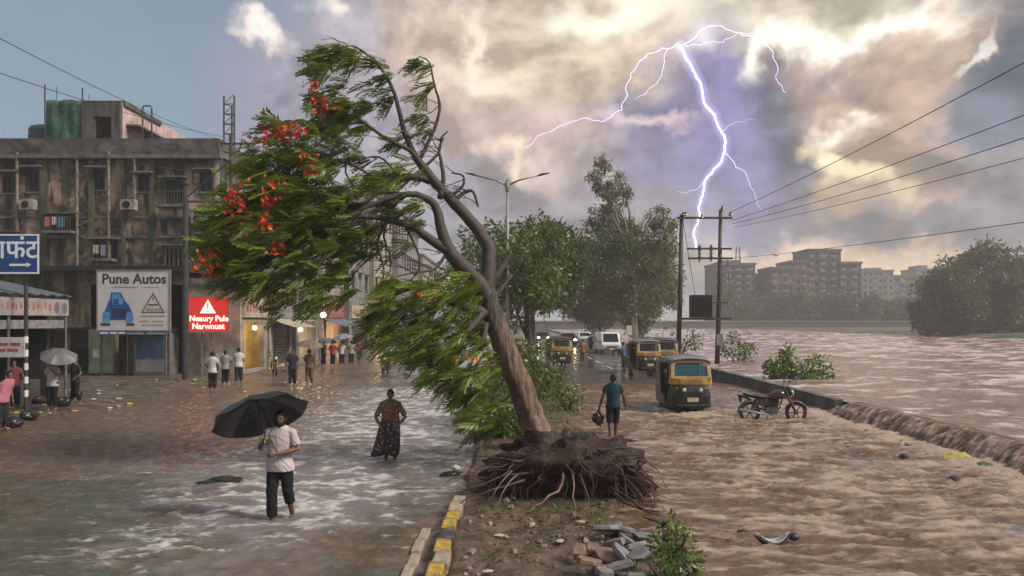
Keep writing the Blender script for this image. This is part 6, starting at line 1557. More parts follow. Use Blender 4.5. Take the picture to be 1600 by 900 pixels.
# ---------------------------------------------------------------- cars and van
def car(loc, rz, label, paint, L=4.0, Wd=1.7, H=1.5, van=False, cat='car', name='parked_car', lights=None):
    v = empty(name, loc, rz, label, cat)
    if van: prof = [(-2.0, .35), (-2.02, .85), (-1.75, 1.02), (-1.25, H - .12), (-1.0, H), (1.7, H), (1.95, H - .2), (2.0, .6), (1.95, .32)]
    else: prof = [(-2.0, .32), (-2.02, .68), (-1.9, .82), (-.95, .95), (-.45, H - .07), (-.2, H), (.9, H), (1.2, H - .08), (1.75, 1.0), (1.98, .9), (2.02, .45), (1.9, .30)]
    k = L / 4.0; prof = [(y * k, z) for y, z in prof]
    secs = []
    for s_ in (-1, -.97, -.86, .86, .97, 1):
        secs.append([(s_ * Wd / 2, y * (1 if abs(s_) < .9 else .985), z if z < 1.0 or abs(s_) < .9 else z - (.05 if abs(s_) < .98 else .22)) for y, z in prof])
    b = loft(secs); b.f.append(tuple(range(len(prof)))); b.mi.append(0); b.f.append(tuple(range(5 * len(prof), 6 * len(prof)))); b.mi.append(0)
    b.build('body', paint, v, bevel=.03)
    # glazing panels set 4 mm proud of the shell
    if van: a, c = (-1.72, 1.06), (-1.28, H - .16)
    else: a, c = (-.92, .99), (-.49, H - .12)
    b = MB(); b.v = [(-Wd * .40, a[0] * k - .012, a[1]), (Wd * .40, a[0] * k - .012, a[1]), (Wd * .36, c[0] * k - .012, c[1]), (-Wd * .36, c[0] * k - .012, c[1])]; b.f = [(0, 1, 2, 3)]; b.mi = [0]
    o = b.build('windscreen', GLASS, v); m_ = o.modifiers.new('t', 'SOLIDIFY'); m_.thickness = .012
    for s_ in (-1, 1):
        for (y0, y1) in (((-.7, .1), (.2, 1.0)) if not van else ((-1.2, -.3), (-.2, .6), (.7, 1.5))):
            b = MB(); x = s_ * (Wd / 2 + .002); b.v = [(x, y0 * k, 1.0), (x, y1 * k, 1.0), (x * .985, y1 * k - .08, H - .26), (x * .985, (y0 + .12) * k, H - .26)]; b.f = [(0, 1, 2, 3)]; b.mi = [0]; o = b.build('side_window', GLASS, v); m_ = o.modifiers.new('t', 'SOLIDIFY'); m_.thickness = .01
        b = MB(); b.ell((s_ * Wd * .36, -2.0 * k, .72), (.16, .05, .09), 12, 8); b.build('headlight', lights or LENS, v)
        b = MB(); b.ell((s_ * (Wd / 2 + .1), -.8 * k, 1.05), (.09, .05, .06), 10, 6); b.build('mirror', paint, v)
        for yy in (-1.25, 1.2): wheel(v, (s_ * (Wd / 2 - .08), yy * k, .30), .30, .18, n=18)
    b = MB(); b.lohi((-Wd * .46, -2.06 * k, .34), (Wd * .46, -1.97 * k, .50)); b.build('bumper', STEEL, v, bevel=.02)
    b = MB(); b.lohi((-.45, -2.045 * k, .56), (.45, -2.0 * k, .70)); b.build('grille', FRAME, v)
    b = MB(); b.lohi((-.24, -2.075 * k, .40), (.24, -2.062 * k, .50)); b.build('number_plate', SG_W, v)
    return v
CW = pm('car_white', (.62, .63, .64), .25, var=.06, coat=.5, dirt=(.36, .32, .28), dirt_amt=.3); CG = pm('car_grey', (.20, .20, .205), .3, .2, var=.1, coat=.5, dirt=(.15, .12, .1), dirt_amt=.4); CD = pm('car_dark', (.05, .05, .06), .3, .2, var=.1, coat=.5)
car((8.7, 68, -.02), R(3), 'white van coming down the wet road', CW, 4.2, 1.75, 1.95, True, 'van', 'white_van')
car((10.0 - .75, 47.5, -.02), R(2), 'grey van parked behind the rickshaws beside the parapet', CG, 4.2, 1.75, 1.9, True, 'van', 'parked_van')
HL = emat('headlamp_on', (1.0, .60, .28), 16.0)
car((6.6, 88, -.02), R(2), 'distant car with bright headlamps far down the road', CD, 4.0, 1.7, 1.5, lights=HL, name='distant_car')
car((9.3, 96, -.02), R(2), 'pale distant car at the far end of the road', CW, 4.0, 1.7, 1.5, name='distant_car')
car((4.0, 99, -.02), R(2), 'dark distant car beside the median end', CD, 4.0, 1.7, 1.5, lights=HL, name='distant_car')

# ---------------------------------------------------------------- motorcycle
def motorcycle(loc, rz, label, group=None, paint=None):
    "faces local +x"
    v = empty('motorcycle', loc, rz, label, 'motorcycle', group)
    paint = paint or pm('tank_maroon', (.050, .012, .016), .25, var=.2, coat=.5)
    BK = pm('bike_black', (.016, .016, .017), .4, var=.3); AL = pm('bike_alloy', (.16, .16, .16), .4, .7, var=.2)
    wr = .31
    wheel(v, (-.66, 0, wr), wr, .09, 'y', 6, 'wheel', AL); wheel(v, (.68, 0, wr), wr, .08, 'y', 6, 'wheel', pm('rim_red', (.25, .10, .11), .35, .4, var=.2))
    b = MB(); b.tube([(.36, 0, .88), (.30, 0, .78), (.20, 0, .42), (-.05, 0, .32), (-.30, 0, .38), (-.30, 0, .70), (.30, 0, .80)], .024, 8)
    b.tube([(-.30, .10, .42), (-.66, .10, wr)], .022, 6); b.tube([(-.30, -.10, .42), (-.66, -.10, wr)], .022, 6); b.tube([(-.28, 0, .70), (-.80, 0, .78)], .022, 6); b.build('frame', BK, v)
    for s_ in (-1, 1):
        b = MB(); b.tube([(.68, s_ * .085, wr), (.50, s_ * .085, .66), (.37, s_ * .085, .98)], [.028, .026, .02], 8); b.build('fork', AL, v)
        b = MB(); b.tube([(-.60, s_ * .13, .36), (-.46, s_ * .13, .68)], .028, 8); b.build('shock', AL, v)
        b = MB(); b.tube([(.34, s_ * .22, 1.04), (.40, s_ * .27, 1.18), (.41, s_ * .29, 1.22)], .008, 5); mr = b.build('mirror', BK, v)
        b = MB(); b.ell((.41, s_ * .31, 1.25), (.015, .06, .045), 10, 6); b.build('mirror_head', BK, mr)
        b = MB(); b.ell((.50, s_ * .17, .80), (.03, .035, .025), 8, 6); b.build('indicator', AMBER, v)
        b = MB(); b.prism([(-.46, .52), (-.14, .50), (-.10, .66), (-.36, .72), (-.52, .68)], s_ * .085 - .012, s_ * .085 + .012, 'y'); b.build('side_panel', paint, v, bevel=.008)
        b = MB(); b.cyl((-.08, s_ * .10, .27), (-.08, s_ * .26, .27), .018, n=6); b.build('footrest', BK, v)
    b = MB(); b.tube([(.30, -.33, 1.02), (.33, -.20, 1.07), (.37, -.07, 1.02), (.37, .07, 1.02), (.33, .20, 1.07), (.30, .33, 1.02)], .013, 6); hb = b.build('handlebar', BK, v)
    for s_ in (-1, 1):
        b = MB(); b.cyl((.305, s_ * .24, 1.04), (.28, s_ * .38, 1.0), .019, n=8); b.build('grip', BK, hb)
    b = MB(); b.ell((.50, 0, .90), (.10, .11, .11), 14, 10); hl = b.build('headlight', BK, v, smooth=True)
    b = MB(); b.ell((.56, 0, .90), (.055, .09, .09), 14, 10); b.build('lens', LENS, hl, smooth=True)
    b = MB(); b.ell((.44, 0, 1.04), (.05, .09, .045), 10, 6); b.build('instruments', BK, v)
    # tank: lofted teardrop
    b = MB()
    for (x, hw, z0, z1) in [(-.16, .06, .68, .80), (-.04, .13, .67, .90), (.12, .17, .67, .98), (.27, .16, .70, .98), (.37, .09, .75, .92)]:
        for i in range(12): a = 6.2832 * i / 12; b.v.append((x, hw * math.cos(a), (z0 + z1) / 2 + (z1 - z0) / 2 * math.sin(a)))
    for i in range(4):
        for j in range(12): b.f.append((i * 12 + j, i * 12 + (j + 1) % 12, (i + 1) * 12 + (j + 1) % 12, (i + 1) * 12 + j)); b.mi.append(0)
    b.f += [tuple(range(12)), tuple(range(48, 60))]; b.mi += [0, 0]; b.build('tank', paint, v, smooth=True)
    b = MB()
    for (x, hw, z0, z1) in [(-.86, .08, .80, .88), (-.66, .12, .75, .86), (-.35, .13, .72, .81), (-.14, .10, .72, .80), (-.08, .07, .74, .80)]:
        for i in range(10): a = 6.2832 * i / 10; b.v.append((x, hw * math.cos(a), (z0 + z1) / 2 + (z1 - z0) / 2 * math.sin(a)))
    for i in range(4):
        for j in range(10): b.f.append((i * 10 + j, i * 10 + (j + 1) % 10, (i + 1) * 10 + (j + 1) % 10, (i + 1) * 10 + j)); b.mi.append(0)
    b.f += [tuple(range(10)), tuple(range(40, 50))]; b.mi += [0, 0]; b.build('seat', SEATM, v, smooth=True)
    b = MB(); b.tube([(-.62, .10, .82), (-.90, .10, .92), (-.98, 0, .93), (-.90, -.10, .92), (-.62, -.10, .82)], .013, 6); b.build('grab_rail', AL, v)
    b = MB(); b.prism([(-.62, .70), (-.98, .84), (-1.0, .78), (-.96, .60), (-.90, .60), (-.90, .74), (-.62, .64)], -.06, .06, 'y'); b.build('tail_fender', BK, v, bevel=.01)
    b = MB(); b.box((-1.0, 0, .80), (.04, .10, .06)); b.build('tail_lamp', REDL, v)
    def arc(cx, cz, rad, a0, a1, hw, mat, nm):
        b = MB(); k = 10
        for i in range(k + 1):
            a = R(a0 + (a1 - a0) * i / k)
            for s_ in (-1, 0, 1): b.v.append((cx + math.cos(a) * (rad - .015 * abs(s_)), s_ * hw, cz + math.sin(a) * (rad - .015 * abs(s_))))
        for i in range(k):
            for j in range(2): q = i * 3 + j; b.f.append((q, q + 1, q + 4, q + 3)); b.mi.append(0)
        o = b.build(nm, mat, v, smooth=True); m_ = o.modifiers.new('t', 'SOLIDIFY'); m_.thickness = .008
    arc(.68, wr, wr + .035, 15, 165, .065, AL, 'front_fender'); arc(-.66, wr, wr + .05, 60, 190, .07, BK, 'rear_fender')
    # engine: crankcase, finned cylinder
    b = MB(); b.tube([(.02, -.13, .36), (.02, .13, .36)], .13, 14); b.tube([(-.14, -.11, .37), (-.14, .11, .37)], .10, 12); b.build('crankcase', AL, v)
    b = MB()
    for i in range(7): c = Vector((.06, 0, .46)).lerp(Vector((.13, 0, .66)), i / 6); b.box(c, (.17, .18, .016), (0, R(19), 0))
    b.tube([(.06, 0, .44), (.14, 0, .68)], .06, 10); b.build('cylinder', BK, v)
    b = MB(); b.tube([(.17, -.10, .56), (.28, -.12, .42), (.18, -.14, .24), (-.2, -.15, .24), (-.5, -.17, .31), (-.98, -.19, .40)], [.02, .02, .022, .03, .042, .045], 10); b.build('exhaust', CHROME, v, smooth=True)
    b = MB(); b.box((-.05, 0, .52), (.40, .15, .30)); b.build('engine_cover', BK, v, bevel=.03)
    b = MB(); b.tube([(-.08, .12, .3), (-.14, .2, .02)], .014, 6); b.build('stand', BK, v)
    return v
mq = P(1207, 657)
motorcycle((mq.x, mq.y, -.06), R(-6), 'dark red and black motorcycle standing in the flood by the parapet')
# scooter-style traffic far down the flooded street
motorcycle((-7.1, 42, -.08), R(-92), 'distant motorcycle ridden through the left street', None, pm('bike_dark', (.03, .03, .034), .3))
# motorbikes parked at the shop fronts
motorcycle((-13.0, 40.8, .02), R(-65), 'dark motorcycle parked before the yellow lit shop', 'motorcycles parked at the shops', MATS['bike_dark'])
motorcycle((-12.9, 43.2, .02), R(-70), 'second parked motorcycle, in front of the closed shutter', 'motorcycles parked at the shops', MATS['bike_dark'])
# ================================================================ people
SKIN = pm('skin_brown', (.16, .085, .055), .5, var=.12, scale=9)
SKIN_D = pm('skin_dark', (.10, .052, .036), .5, var=.12, scale=9)
HAIR = pm('hair_black', (.010, .008, .008), .6, var=.3, scale=20, bump=.5, bscale=90, spec=.2)
EYEW = pm('eye_white', (.55, .53, .50), .3); EYEB = pm('eye_dark', (.015, .010, .008), .2)
LIP = pm('lip', (.15, .055, .045), .5)
def cloth(name, c, var=.25, sc=6, spec=None):
    return pm(name, c, .85, var=var, scale=sc, bump=.25, bscale=18, spec=.15)
def patterned(name, a, b_, c_, sc=22):
    m = bpy.data.materials.new(name); m.use_nodes = True; t = NT(m.node_tree); b = t.n['Principled BSDF']
    co = t.node('ShaderNodeTexCoord').outputs['Object']
    v = t.node('ShaderNodeTexVoronoi'); v.inputs['Scale'].default_value = sc; t.l.new(co, v.inputs['Vector'])
    c = t.mix(t.ramp(v.outputs['Distance'], .25, .38), b_, a)
    c = t.mix(t.ramp(t.noise(co, sc * .35, 4, .6), .52, .60), c, c_)
    t.set(b.inputs['Base Color'], c); b.inputs['Roughness'].default_value = .7
    MATS[name] = m; return m

def solid(mb, name, mat, parent, voxel=.012, smooth=3, wrinkle=0.0, seed=0, wscale=9.0):
    "weld overlapping shapes into one continuous skin"
    me = bpy.data.meshes.new('tmp'); me.from_pydata(mb.v, [], mb.f)
    bm = bmesh.new(); bm.from_mesh(me); bmesh.ops.recalc_face_normals(bm, faces=bm.faces); bm.to_mesh(me); bm.free()
    o = bpy.data.objects.new('tmp', me); COL.objects.link(o)
    r = o.modifiers.new('r', 'REMESH'); r.mode = 'VOXEL'; r.voxel_size = voxel
    s_ = o.modifiers.new('s', 'SMOOTH'); s_.factor = .5; s_.iterations = smooth
    dg = bpy.context.evaluated_depsgraph_get()
    m2 = bpy.data.meshes.new_from_object(o.evaluated_get(dg)); bpy.data.objects.remove(o); bpy.data.meshes.remove(me)
    m2.name = name; m2.materials.clear(); m2.materials.append(mat)
    if wrinkle:
        n = len(m2.vertices); co = np.empty(n * 3, np.float32); m2.vertices.foreach_get('co', co); co = co.reshape(-1, 3)
        no = np.empty(n * 3, np.float32); m2.vertices.foreach_get('normal', no); no = no.reshape(-1, 3)
        a = np.arctan2(co[:, 1], co[:, 0])
        k = (ridged(co[:, 0] * wscale + co[:, 2] * wscale * .7 + seed, co[:, 2] * wscale * .5 + co[:, 1] * wscale, 3, 150 + seed) - .55) * wrinkle
        m2.vertices.foreach_set('co', (co + no * k[:, None]).ravel())
    m2.polygons.foreach_set('use_smooth', np.ones(len(m2.polygons), dtype=bool)); m2.update()
    o = bpy.data.objects.new(name, m2); COL.objects.link(o); o.parent = parent
    return o

def hand(b, wrist, d, n, grip=False, k=1.0, side=1):
    "palm with four unequal fingers and a thumb; d along the forearm, n the palm normal"
    d = Vector(d).normalized(); n = (Vector(n) - d * d.dot(Vector(n))).normalized(); s = d.cross(n) * side
    w_ = Vector(wrist)
    b.tube([w_ - d * .01, w_ + d * .03 * k, w_ + d * .085 * k], [(.026 * k, .020 * k), (.038 * k, .020 * k), (.040 * k, .017 * k)], 10, up=n)
    for i, (off, L) in enumerate([(-.032, .058), (-.011, .072), (.011, .078), (.032, .068)]):
        p = w_ + d * .082 * k + s * off * k; L *= k; spread = s * off * .25
        c = .95 if grip else .30
        d1 = (d * math.cos(c * .7) + n * math.sin(c * .7) + spread).normalized(); d2 = (d * math.cos(c * 1.7) + n * math.sin(c * 1.7) + spread).normalized(); d3 = (d * math.cos(c * 2.6) + n * math.sin(c * 2.6)).normalized()
        p1 = p + d1 * L * .45; p2 = p1 + d2 * L * .32; p3 = p2 + d3 * L * .23
        b.limb([p - d * .012, p, p1, p2, p3], [.0095 * k, .0095 * k, .009 * k, .0085 * k, .0075 * k], 8)
    p = w_ + d * .03 * k + s * .030 * k
    t1 = (d * .6 + s * .65 + n * .35).normalized(); t2 = (d * .7 + n * (.9 if grip else .35) + s * .1).normalized()
    b.limb([p, p + t1 * .035 * k, p + t1 * .035 * k + t2 * .032 * k], [.013 * k, .011 * k, .009 * k], 8)

def person(loc, rz, label, H=1.68, top=None, bottom=None, sleeve=.62, legs='trousers', pose=None, voxel=.022, detail=False, back=False, skin=SKIN, beard=False, bun=False,
           group=None, hem=.80, seed=0, belly=1.0, cuff=(.10, .10), wr=.010, loose=1.0):
    k = H / 1.70
    J = dict(sh_l=(-.168, 0, 1.395), el_l=(-.25, .02, 1.12), ha_l=(-.25, -.07, .88), sh_r=(.168, 0, 1.395), el_r=(.25, .02, 1.12), ha_r=(.25, -.07, .88),
             hip_l=(-.088, 0, .90), kn_l=(-.095, -.03, .49), an_l=(-.10, .03, .085), hip_r=(.088, 0, .90), kn_r=(.095, -.03, .49), an_r=(.10, .03, .085), head=(0, 0, 0), lean=0.0, yaw=0.0, nod=0.0)
    J.update(pose or {})
    fy = -1 if back else 1
    V3 = lambda p: Vector((p[0] * k, p[1] * k * fy, p[2] * k))
    p_ = empty('person', loc, rz, label, 'person', group)
    ln = J['lean']
    def tor(rs, inf=0.0):
        return [((cx + ln * max(0, cz - .9)) * k, (cy) * k * fy, cz * k, (rx + inf) * k, (ry + inf) * k) for (cx, cy, cz, rx, ry) in rs]
    TORSO = [(0, 0, .80, .13, .095), (0, 0, .88, .160 * belly, .112 * belly), (0, -.005, 1.0, .150 * belly, .112 * belly), (0, -.005, 1.10, .150 * belly, .112 * belly), (0, 0, 1.25, .172, .118), (0, .005, 1.36, .165, .105), (0, .008, 1.425, .130, .085), (0, .005, 1.475, .078, .066)]
    b = MB(); b.rings(tor(TORSO), 20)
    hx = ln * .6; HC = Vector((hx + J['head'][0], J['head'][1], 1.585 + J['head'][2]))
    b.limb([V3((ln * .5, .015, 1.40)), V3((hx, .0, 1.50)), V3((HC.x, HC.y + .005, 1.545))], [.062 * k, .055 * k, .056 * k], 10)
    rot = Euler((J['nod'], 0, J['yaw'])).to_matrix()
    def hp(x, y, z): q = rot @ Vector((x, y, z)); return V3((HC.x + q.x, HC.y + q.y, HC.z + q.z))
    def hell(c, r, bb=b, nu=16, nv=12): 
        st = len(bb.v); bb.ell((0, 0, 0), r, nu, nv)
        for i in range(st, len(bb.v)): v = bb.v[i]; bb.v[i] = tuple(hp(v[0] + c[0], v[1] + c[1], v[2] + c[2]))
    hell((0, .005, .015), (.076, .098, .100)); hell((0, -.032, -.050), (.056, .062, .062)); hell((0, -.072, -.088), (.028, .026, .022))
    if detail:
        hell((0, -.100, -.010), (.013, .020, .030)); hell((0, -.112, -.028), (.017, .012, .012))
        for s in (-1, 1): hell((s * .078, .012, -.010), (.012, .022, .032)); hell((s * .035, -.085, .022), (.025, .014, .010))
    for s in ('l', 'r'):
        sg = -1 if s == 'l' else 1
        sh, el_, ha = V3(J['sh_' + s]), V3(J['el_' + s]), V3(J['ha_' + s])
        b.limb([sh, sh.lerp(el_, .5), el_, el_.lerp(ha, .35), ha], [.046 * k, .046 * k, .040 * k, .041 * k, .027 * k], 10)
        dr = (ha - el_).normalized()
        n_ = Vector(J.get('pn_' + s, (-sg * 1.0, 0, 0))); n_.y *= fy
        if detail: hand(b, ha, dr, n_, J.get('grip_' + s, False), k * 1.0, 1 if s == 'l' else -1)
        else: b.limb([ha, ha + dr * .07 * k, ha + dr * .14 * k], [.028 * k, .034 * k, .018 * k], 8)
        hi, kn, an = V3(J['hip_' + s]), V3(J['kn_' + s]), V3(J['an_' + s])
        b.limb([hi, hi.lerp(kn, .5), kn, kn.lerp(an, .3), kn.lerp(an, .7), an], [.086 * k, .074 * k, .054 * k, .056 * k, .042 * k, .036 * k], 12)
        f = Vector((sg * .02, -.05 * fy, -.03)) * k
        b.limb([an + Vector((0, .035 * fy * k, -.045 * k)), an + Vector((sg * .005, -.06 * fy * k, -.052 * k)), an + Vector((sg * .018, -.15 * fy * k, -.062 * k))], [.036 * k, .038 * k, .026 * k], 10)
    solid(b, 'body', skin, p_, voxel if not detail else .0075, 2)
    # hair: shell over the skull, brow left free
    hb = MB(); nu, nv = 20, 12; st = 0
    for i in range(nv + 1):
        ph = math.pi / 2 - i * (math.pi * .64) / nv
        for j in range(nu):
            th = 6.2832 * j / nu; front = max(0, -math.sin(th))
            ph2 = max(ph, .62 * front - .55 * (1 - front)) if True else ph
            r_ = 1.07 + .025 * math.sin(j * 5 + i * 3)
            hb.v.append(tuple(hp(.079 * r_ * math.cos(ph2) * math.cos(th), .008 + .101 * r_ * math.cos(ph2) * math.sin(th), .018 + .104 * r_ * math.sin(ph2))))
    for i in range(nv):
        for j in range(nu): hb.f.append((i * nu + j, i * nu + (j + 1) % nu, (i + 1) * nu + (j + 1) % nu, (i + 1) * nu + j)); hb.mi.append(0)
    if bun: 
        s0 = len(hb.v); hell((0, .115, .01), (.05, .045, .05), hb, 10, 8)
    hb.build('hair', HAIR, p_, smooth=True)
    if detail and not back:
        fc = MB()
        for s in (-1, 1): hell((s * .033, -.086, .008), (.014, .010, .008), fc, 10, 8)
        fc.build('eyes', EYEW, p_, smooth=True)
        fc = MB()
        for s in (-1, 1): hell((s * .033, -.0945, .008), (.007, .004, .007), fc, 8, 6)
        fc.build('pupils', EYEB, p_, smooth=True)
        fc = MB()
        for s in (-1, 1): hell((s * .034, -.094, .030), (.022, .010, .005), fc, 10, 6)
        fc.build('eyebrows', HAIR, p_, smooth=True)
        fc = MB(); hell((0, -.099, -.057), (.022, .008, .008), fc, 10, 6); fc.build('mouth', LIP, p_, smooth=True)
        if beard:
            bd = MB(); hell((0, -.045, -.078), (.062, .062, .052), bd); hell((0, -.076, -.105), (.036, .032, .034), bd); hell((-.024, -.098, -.040), (.022, .011, .008), bd); hell((.024, -.098, -.040), (.022, .011, .008), bd)
            for s in (-1, 1): hell((s * .060, -.02, -.045), (.020, .045, .045), bd)
            solid(bd, 'beard', HAIR, p_, .009, 1, .006, seed, 40)
    # shirt
    if top is not None:
        b = MB()
        rs = [q for q in TORSO if q[2] > .95]
        rs = [(0, 0, hem, .175 * belly * loose, .130 * belly * loose), (0, 0, (hem + .96) / 2, .172 * belly * loose, .130 * belly * loose)] + rs
        b.rings(tor(rs, .022), 22)
        for s in ('l', 'r'):
            sh, el_, ha = V3(J['sh_' + s]), V3(J['el_' + s]), V3(J['ha_' + s])
            if sleeve > 1: b.limb([Vector((sh.x * .8, sh.y, sh.z - .015)), sh.lerp(el_, .5), el_, el_.lerp(ha, sleeve - 1)], [.060 * k, .062 * k, .056 * k, .046 * k], 12)
            elif sleeve > 0: b.tube([Vector((sh.x * .45, sh.y, sh.z - .005)), Vector((sh.x * .80, sh.y, sh.z)), sh.lerp(el_, .06), sh.lerp(el_, .22), sh.lerp(el_, sleeve * .6), sh.lerp(el_, sleeve)], [.058 * k, .062 * k, .064 * k, .065 * k, .066 * k, .067 * k], 12)
        o = solid(b, 'shirt', top, p_, voxel if not detail else .011, 6 if detail else 3, wr, seed)
    if legs in ('trousers', 'shorts'):
        b = MB(); b.rings(tor([(0, 0, .80, .150 * belly, .115), (0, 0, .90, .175 * belly, .128 * belly), (0, 0, 1.0, .165 * belly, .125 * belly)]), 20)
        for s, cf in (('l', cuff[0]), ('r', cuff[1])):
            hi, kn, an = V3(J['hip_' + s]), V3(J['kn_' + s]), V3(J['an_' + s])
            if legs == 'shorts': e = kn.lerp(an, .12); b.tube([hi + Vector((0, 0, .05)), hi.lerp(kn, .5), e], [.104 * k, .094 * k, .088 * k], 14)
            else:
                e = an + (kn - an).normalized() * cf; b.tube([hi + Vector((0, 0, .05)), hi.lerp(kn, .5), kn, kn.lerp(e, .5), e], [.104 * k, .094 * k, .082 * k, .080 * k, .076 * k], 14)
        solid(b, 'trousers', bottom, p_, voxel if not detail else .011, 2, wr * 1.1, seed + 5)
    return p_, k

PANEL_N = 4
def umbrella(loc, axis, Rr, mat, label, mat_in=None, handle_len=.62, group=None, parent_t=None, spin=0.2):
    "canopy of eight gores on ribs, shaft and hooked handle; loc = centre of the rim"
    u = empty('umbrella', loc, 0, label, 'umbrella', group)
    u.rotation_euler = Vector(axis).to_track_quat('Z', 'Y').to_euler()
    hh = Rr * .40
    def prof(r): return hh * (1 - (r) ** 2.1)
    for g in range(8):
        b = MB(); nr, na = 6, 6
        for i in range(nr + 1):
            r = .02 + .98 * i / nr
            for j in range(na + 1):
                f = j / na; a = spin + 6.2832 * (g + f) / 8; sag = math.sin(math.pi * f)
                rr = Rr * r * (1 - .075 * sag * r); b.v.append((rr * math.cos(a), rr * math.sin(a), prof(r) - .045 * Rr * sag * r + .012))
        for i in range(nr):
            for j in range(na): q = i * (na + 1) + j; b.f.append((q, q + 1, q + na + 2, q + na + 1)); b.mi.append(0)
        o = b.build('panel', mat, u, smooth=True)
        a = spin + 6.2832 * g / 8
        b = MB(); b.tube([(Rr * r * math.cos(a), Rr * r * math.sin(a), prof(r) - .004) for r in (.02, .25, .5, .75, 1.0)], .006, 5); rb_ = b.build('rib', STEEL, u)
        b = MB(); b.tube([(.015 * math.cos(a), .015 * math.sin(a), hh - .27 * Rr), (Rr * .5 * math.cos(a), Rr * .5 * math.sin(a), prof(.5) - .01)], .004, 4); b.build('stretcher', STEEL, rb_)
    b = MB(); b.cyl((0, 0, -handle_len), (0, 0, hh + .06), .009, n=8); b.build('shaft', STEEL, u)
    b = MB(); b.tube([(0, 0, -handle_len + .10), (0, 0, -handle_len - .04), (.015, 0, -handle_len - .08), (.05, 0, -handle_len - .09), (.07, 0, -handle_len - .05)], .014, 8); b.build('handle', pm('handle_black', (.02, .02, .02), .4), u)
    return u

WHITE_S = cloth('shirt_white', (.50, .49, .48)); PINKSH = cloth('shirt_pinkish', (.46, .405, .415), .15); BLK_T = cloth('trousers_black', (.016, .016, .018)); NAVY = cloth('trousers_navy', (.025, .028, .04))
TEAL = cloth('tshirt_teal', (.012, .050, .062), .3, 3); GREYSH = cloth('shorts_dark', (.020, .024, .026)); BROWN = cloth('cloth_brown', (.13, .085, .06)); REDC = cloth('cloth_red', (.28, .05, .045)); PINKC = cloth('cloth_pink', (.42, .16, .20)); MAROON = cloth('cloth_maroon', (.14, .045, .05)); BLUEC = cloth('cloth_blue', (.07, .13, .22)); GREYC = cloth('cloth_grey', (.26, .26, .27)); OCHRE = cloth('cloth_ochre', (.28, .15, .06)); DARKC = cloth('cloth_dark', (.03, .03, .034))
UMB = pm('umbrella_black', (.030, .031, .034), .35, var=.3, scale=8)

# ---- man with the black umbrella
m0 = P(438, 810); mx, my = m0.x, m0.y
man, k = person((mx, my, -.075), 0, 'bearded man in pale pinkish shirt and black trousers wading under a black umbrella', 1.70, PINKSH, BLK_T, .80, 'trousers',
    dict(sh_l=(-.175, 0, 1.395), el_l=(-.30, -.05, 1.12), ha_l=(-.215, -.15, 1.26), grip_l=True, pn_l=(1, .1, 0), sh_r=(.175, 0, 1.395), el_r=(.285, -.06, 1.13), ha_r=(.0, -.235, 1.09), pn_r=(0, 1, .1), grip_r=True,
         an_l=(-.10, -.08, .075), kn_l=(-.10, -.10, .48), an_r=(.14, .14, .11), kn_r=(.12, -.02, .50), yaw=R(8), nod=R(4)), detail=True, beard=True, hem=.80, seed=1, belly=1.05, cuff=(.06, .22), wr=.016, loose=1.04)
# open collar and button placket
b = MB()
for s in (-1, 1): b.v += [(s * .012, -.085, 1.36), (s * .075, -.075, 1.43), (s * .085, -.035, 1.465), (s * .045, -.095, 1.455)]; q = len(b.v) - 4; b.f.append((q, q + 1, q + 2, q + 3)); b.mi.append(0)
o = b.build('collar', PINKSH, man); so_ = o.modifiers.new('t', 'SOLIDIFY'); so_.thickness = .012
umbrella((mx - .29, my - .02, 1.535), (-.36, .40, .84), .73, UMB, 'large black umbrella held tilted by the bearded man', handle_len=.36)

# ---- woman in a dark patterned sari
w0 = P(610, 717); wx, wy = w0.x, w0.y
SARI = patterned('sari_dark', (.016, .013, .020), (.30, .28, .27), (.06, .018, .024), 15); BLOUSE = patterned('blouse_gold', (.13, .075, .045), (.42, .30, .14), (.20, .05, .04), 22); PALLU = patterned('pallu_red', (.32, .03, .03), (.42, .22, .16), (.14, .05, .05), 22)
wom, k = person((wx, wy, -.10), 0, 'woman in gold blouse and dark patterned sari holding her skirt above the flood', 1.60, BLOUSE, None, .88, 'none',
    dict(el_l=(-.34, .0, 1.06), ha_l=(-.20, -.17, .88), pn_l=(.6, .6, 0), el_r=(.35, .0, 1.06), ha_r=(.17, -.18, .89), pn_r=(-.6, .6, 0), grip_l=True, grip_r=True, nod=R(6)), detail=True, bun=True, hem=1.0, seed=3, belly=1.22)
b = MB(); n = 56; zs = [1.04, 1.0, .92, .80, .66, .52, .38, .26, .20]
for i, z in enumerate(zs):
    t = i / (len(zs) - 1)
    for j in range(n):
        th = 6.2832 * j / n; pl = 1 + (.015 + .05 * t) * math.sin(th * 11 + 2 * math.sin(th)) + .03 * t * math.sin(th * 5 + 1)
        rx = (.190 + .055 * math.sin(t * 2.4)) * pl; ry = (.150 + .05 * math.sin(t * 2.2)) * pl
        blow = -.17 * t ** 2 * max(0, -math.cos(th)) ** 1.5 - .05 * t
        b.v.append((rx * math.cos(th) * .94 + blow, ry * math.sin(th), z * .94 + .03 * math.sin(th * 3) * t))
for i in range(len(zs) - 1):
    for j in range(n): b.f.append((i * n + j, i * n + (j + 1) % n, (i + 1) * n + (j + 1) % n, (i + 1) * n + j)); b.mi.append(0)
b.f.append(tuple(range(n))); b.mi.append(0)
o = b.build('skirt', SARI, wom, smooth=True); so_ = o.modifiers.new('t', 'SOLIDIFY'); so_.thickness = .012
b = MB()                                                # pallu: pleated band from shoulder across to the hip
pts = [(.15, .10, 1.33), (.155, .0, 1.375), (.12, -.115, 1.30), (.03, -.172, 1.18), (-.06, -.190, 1.06), (-.13, -.185, .97)]
nn = 7
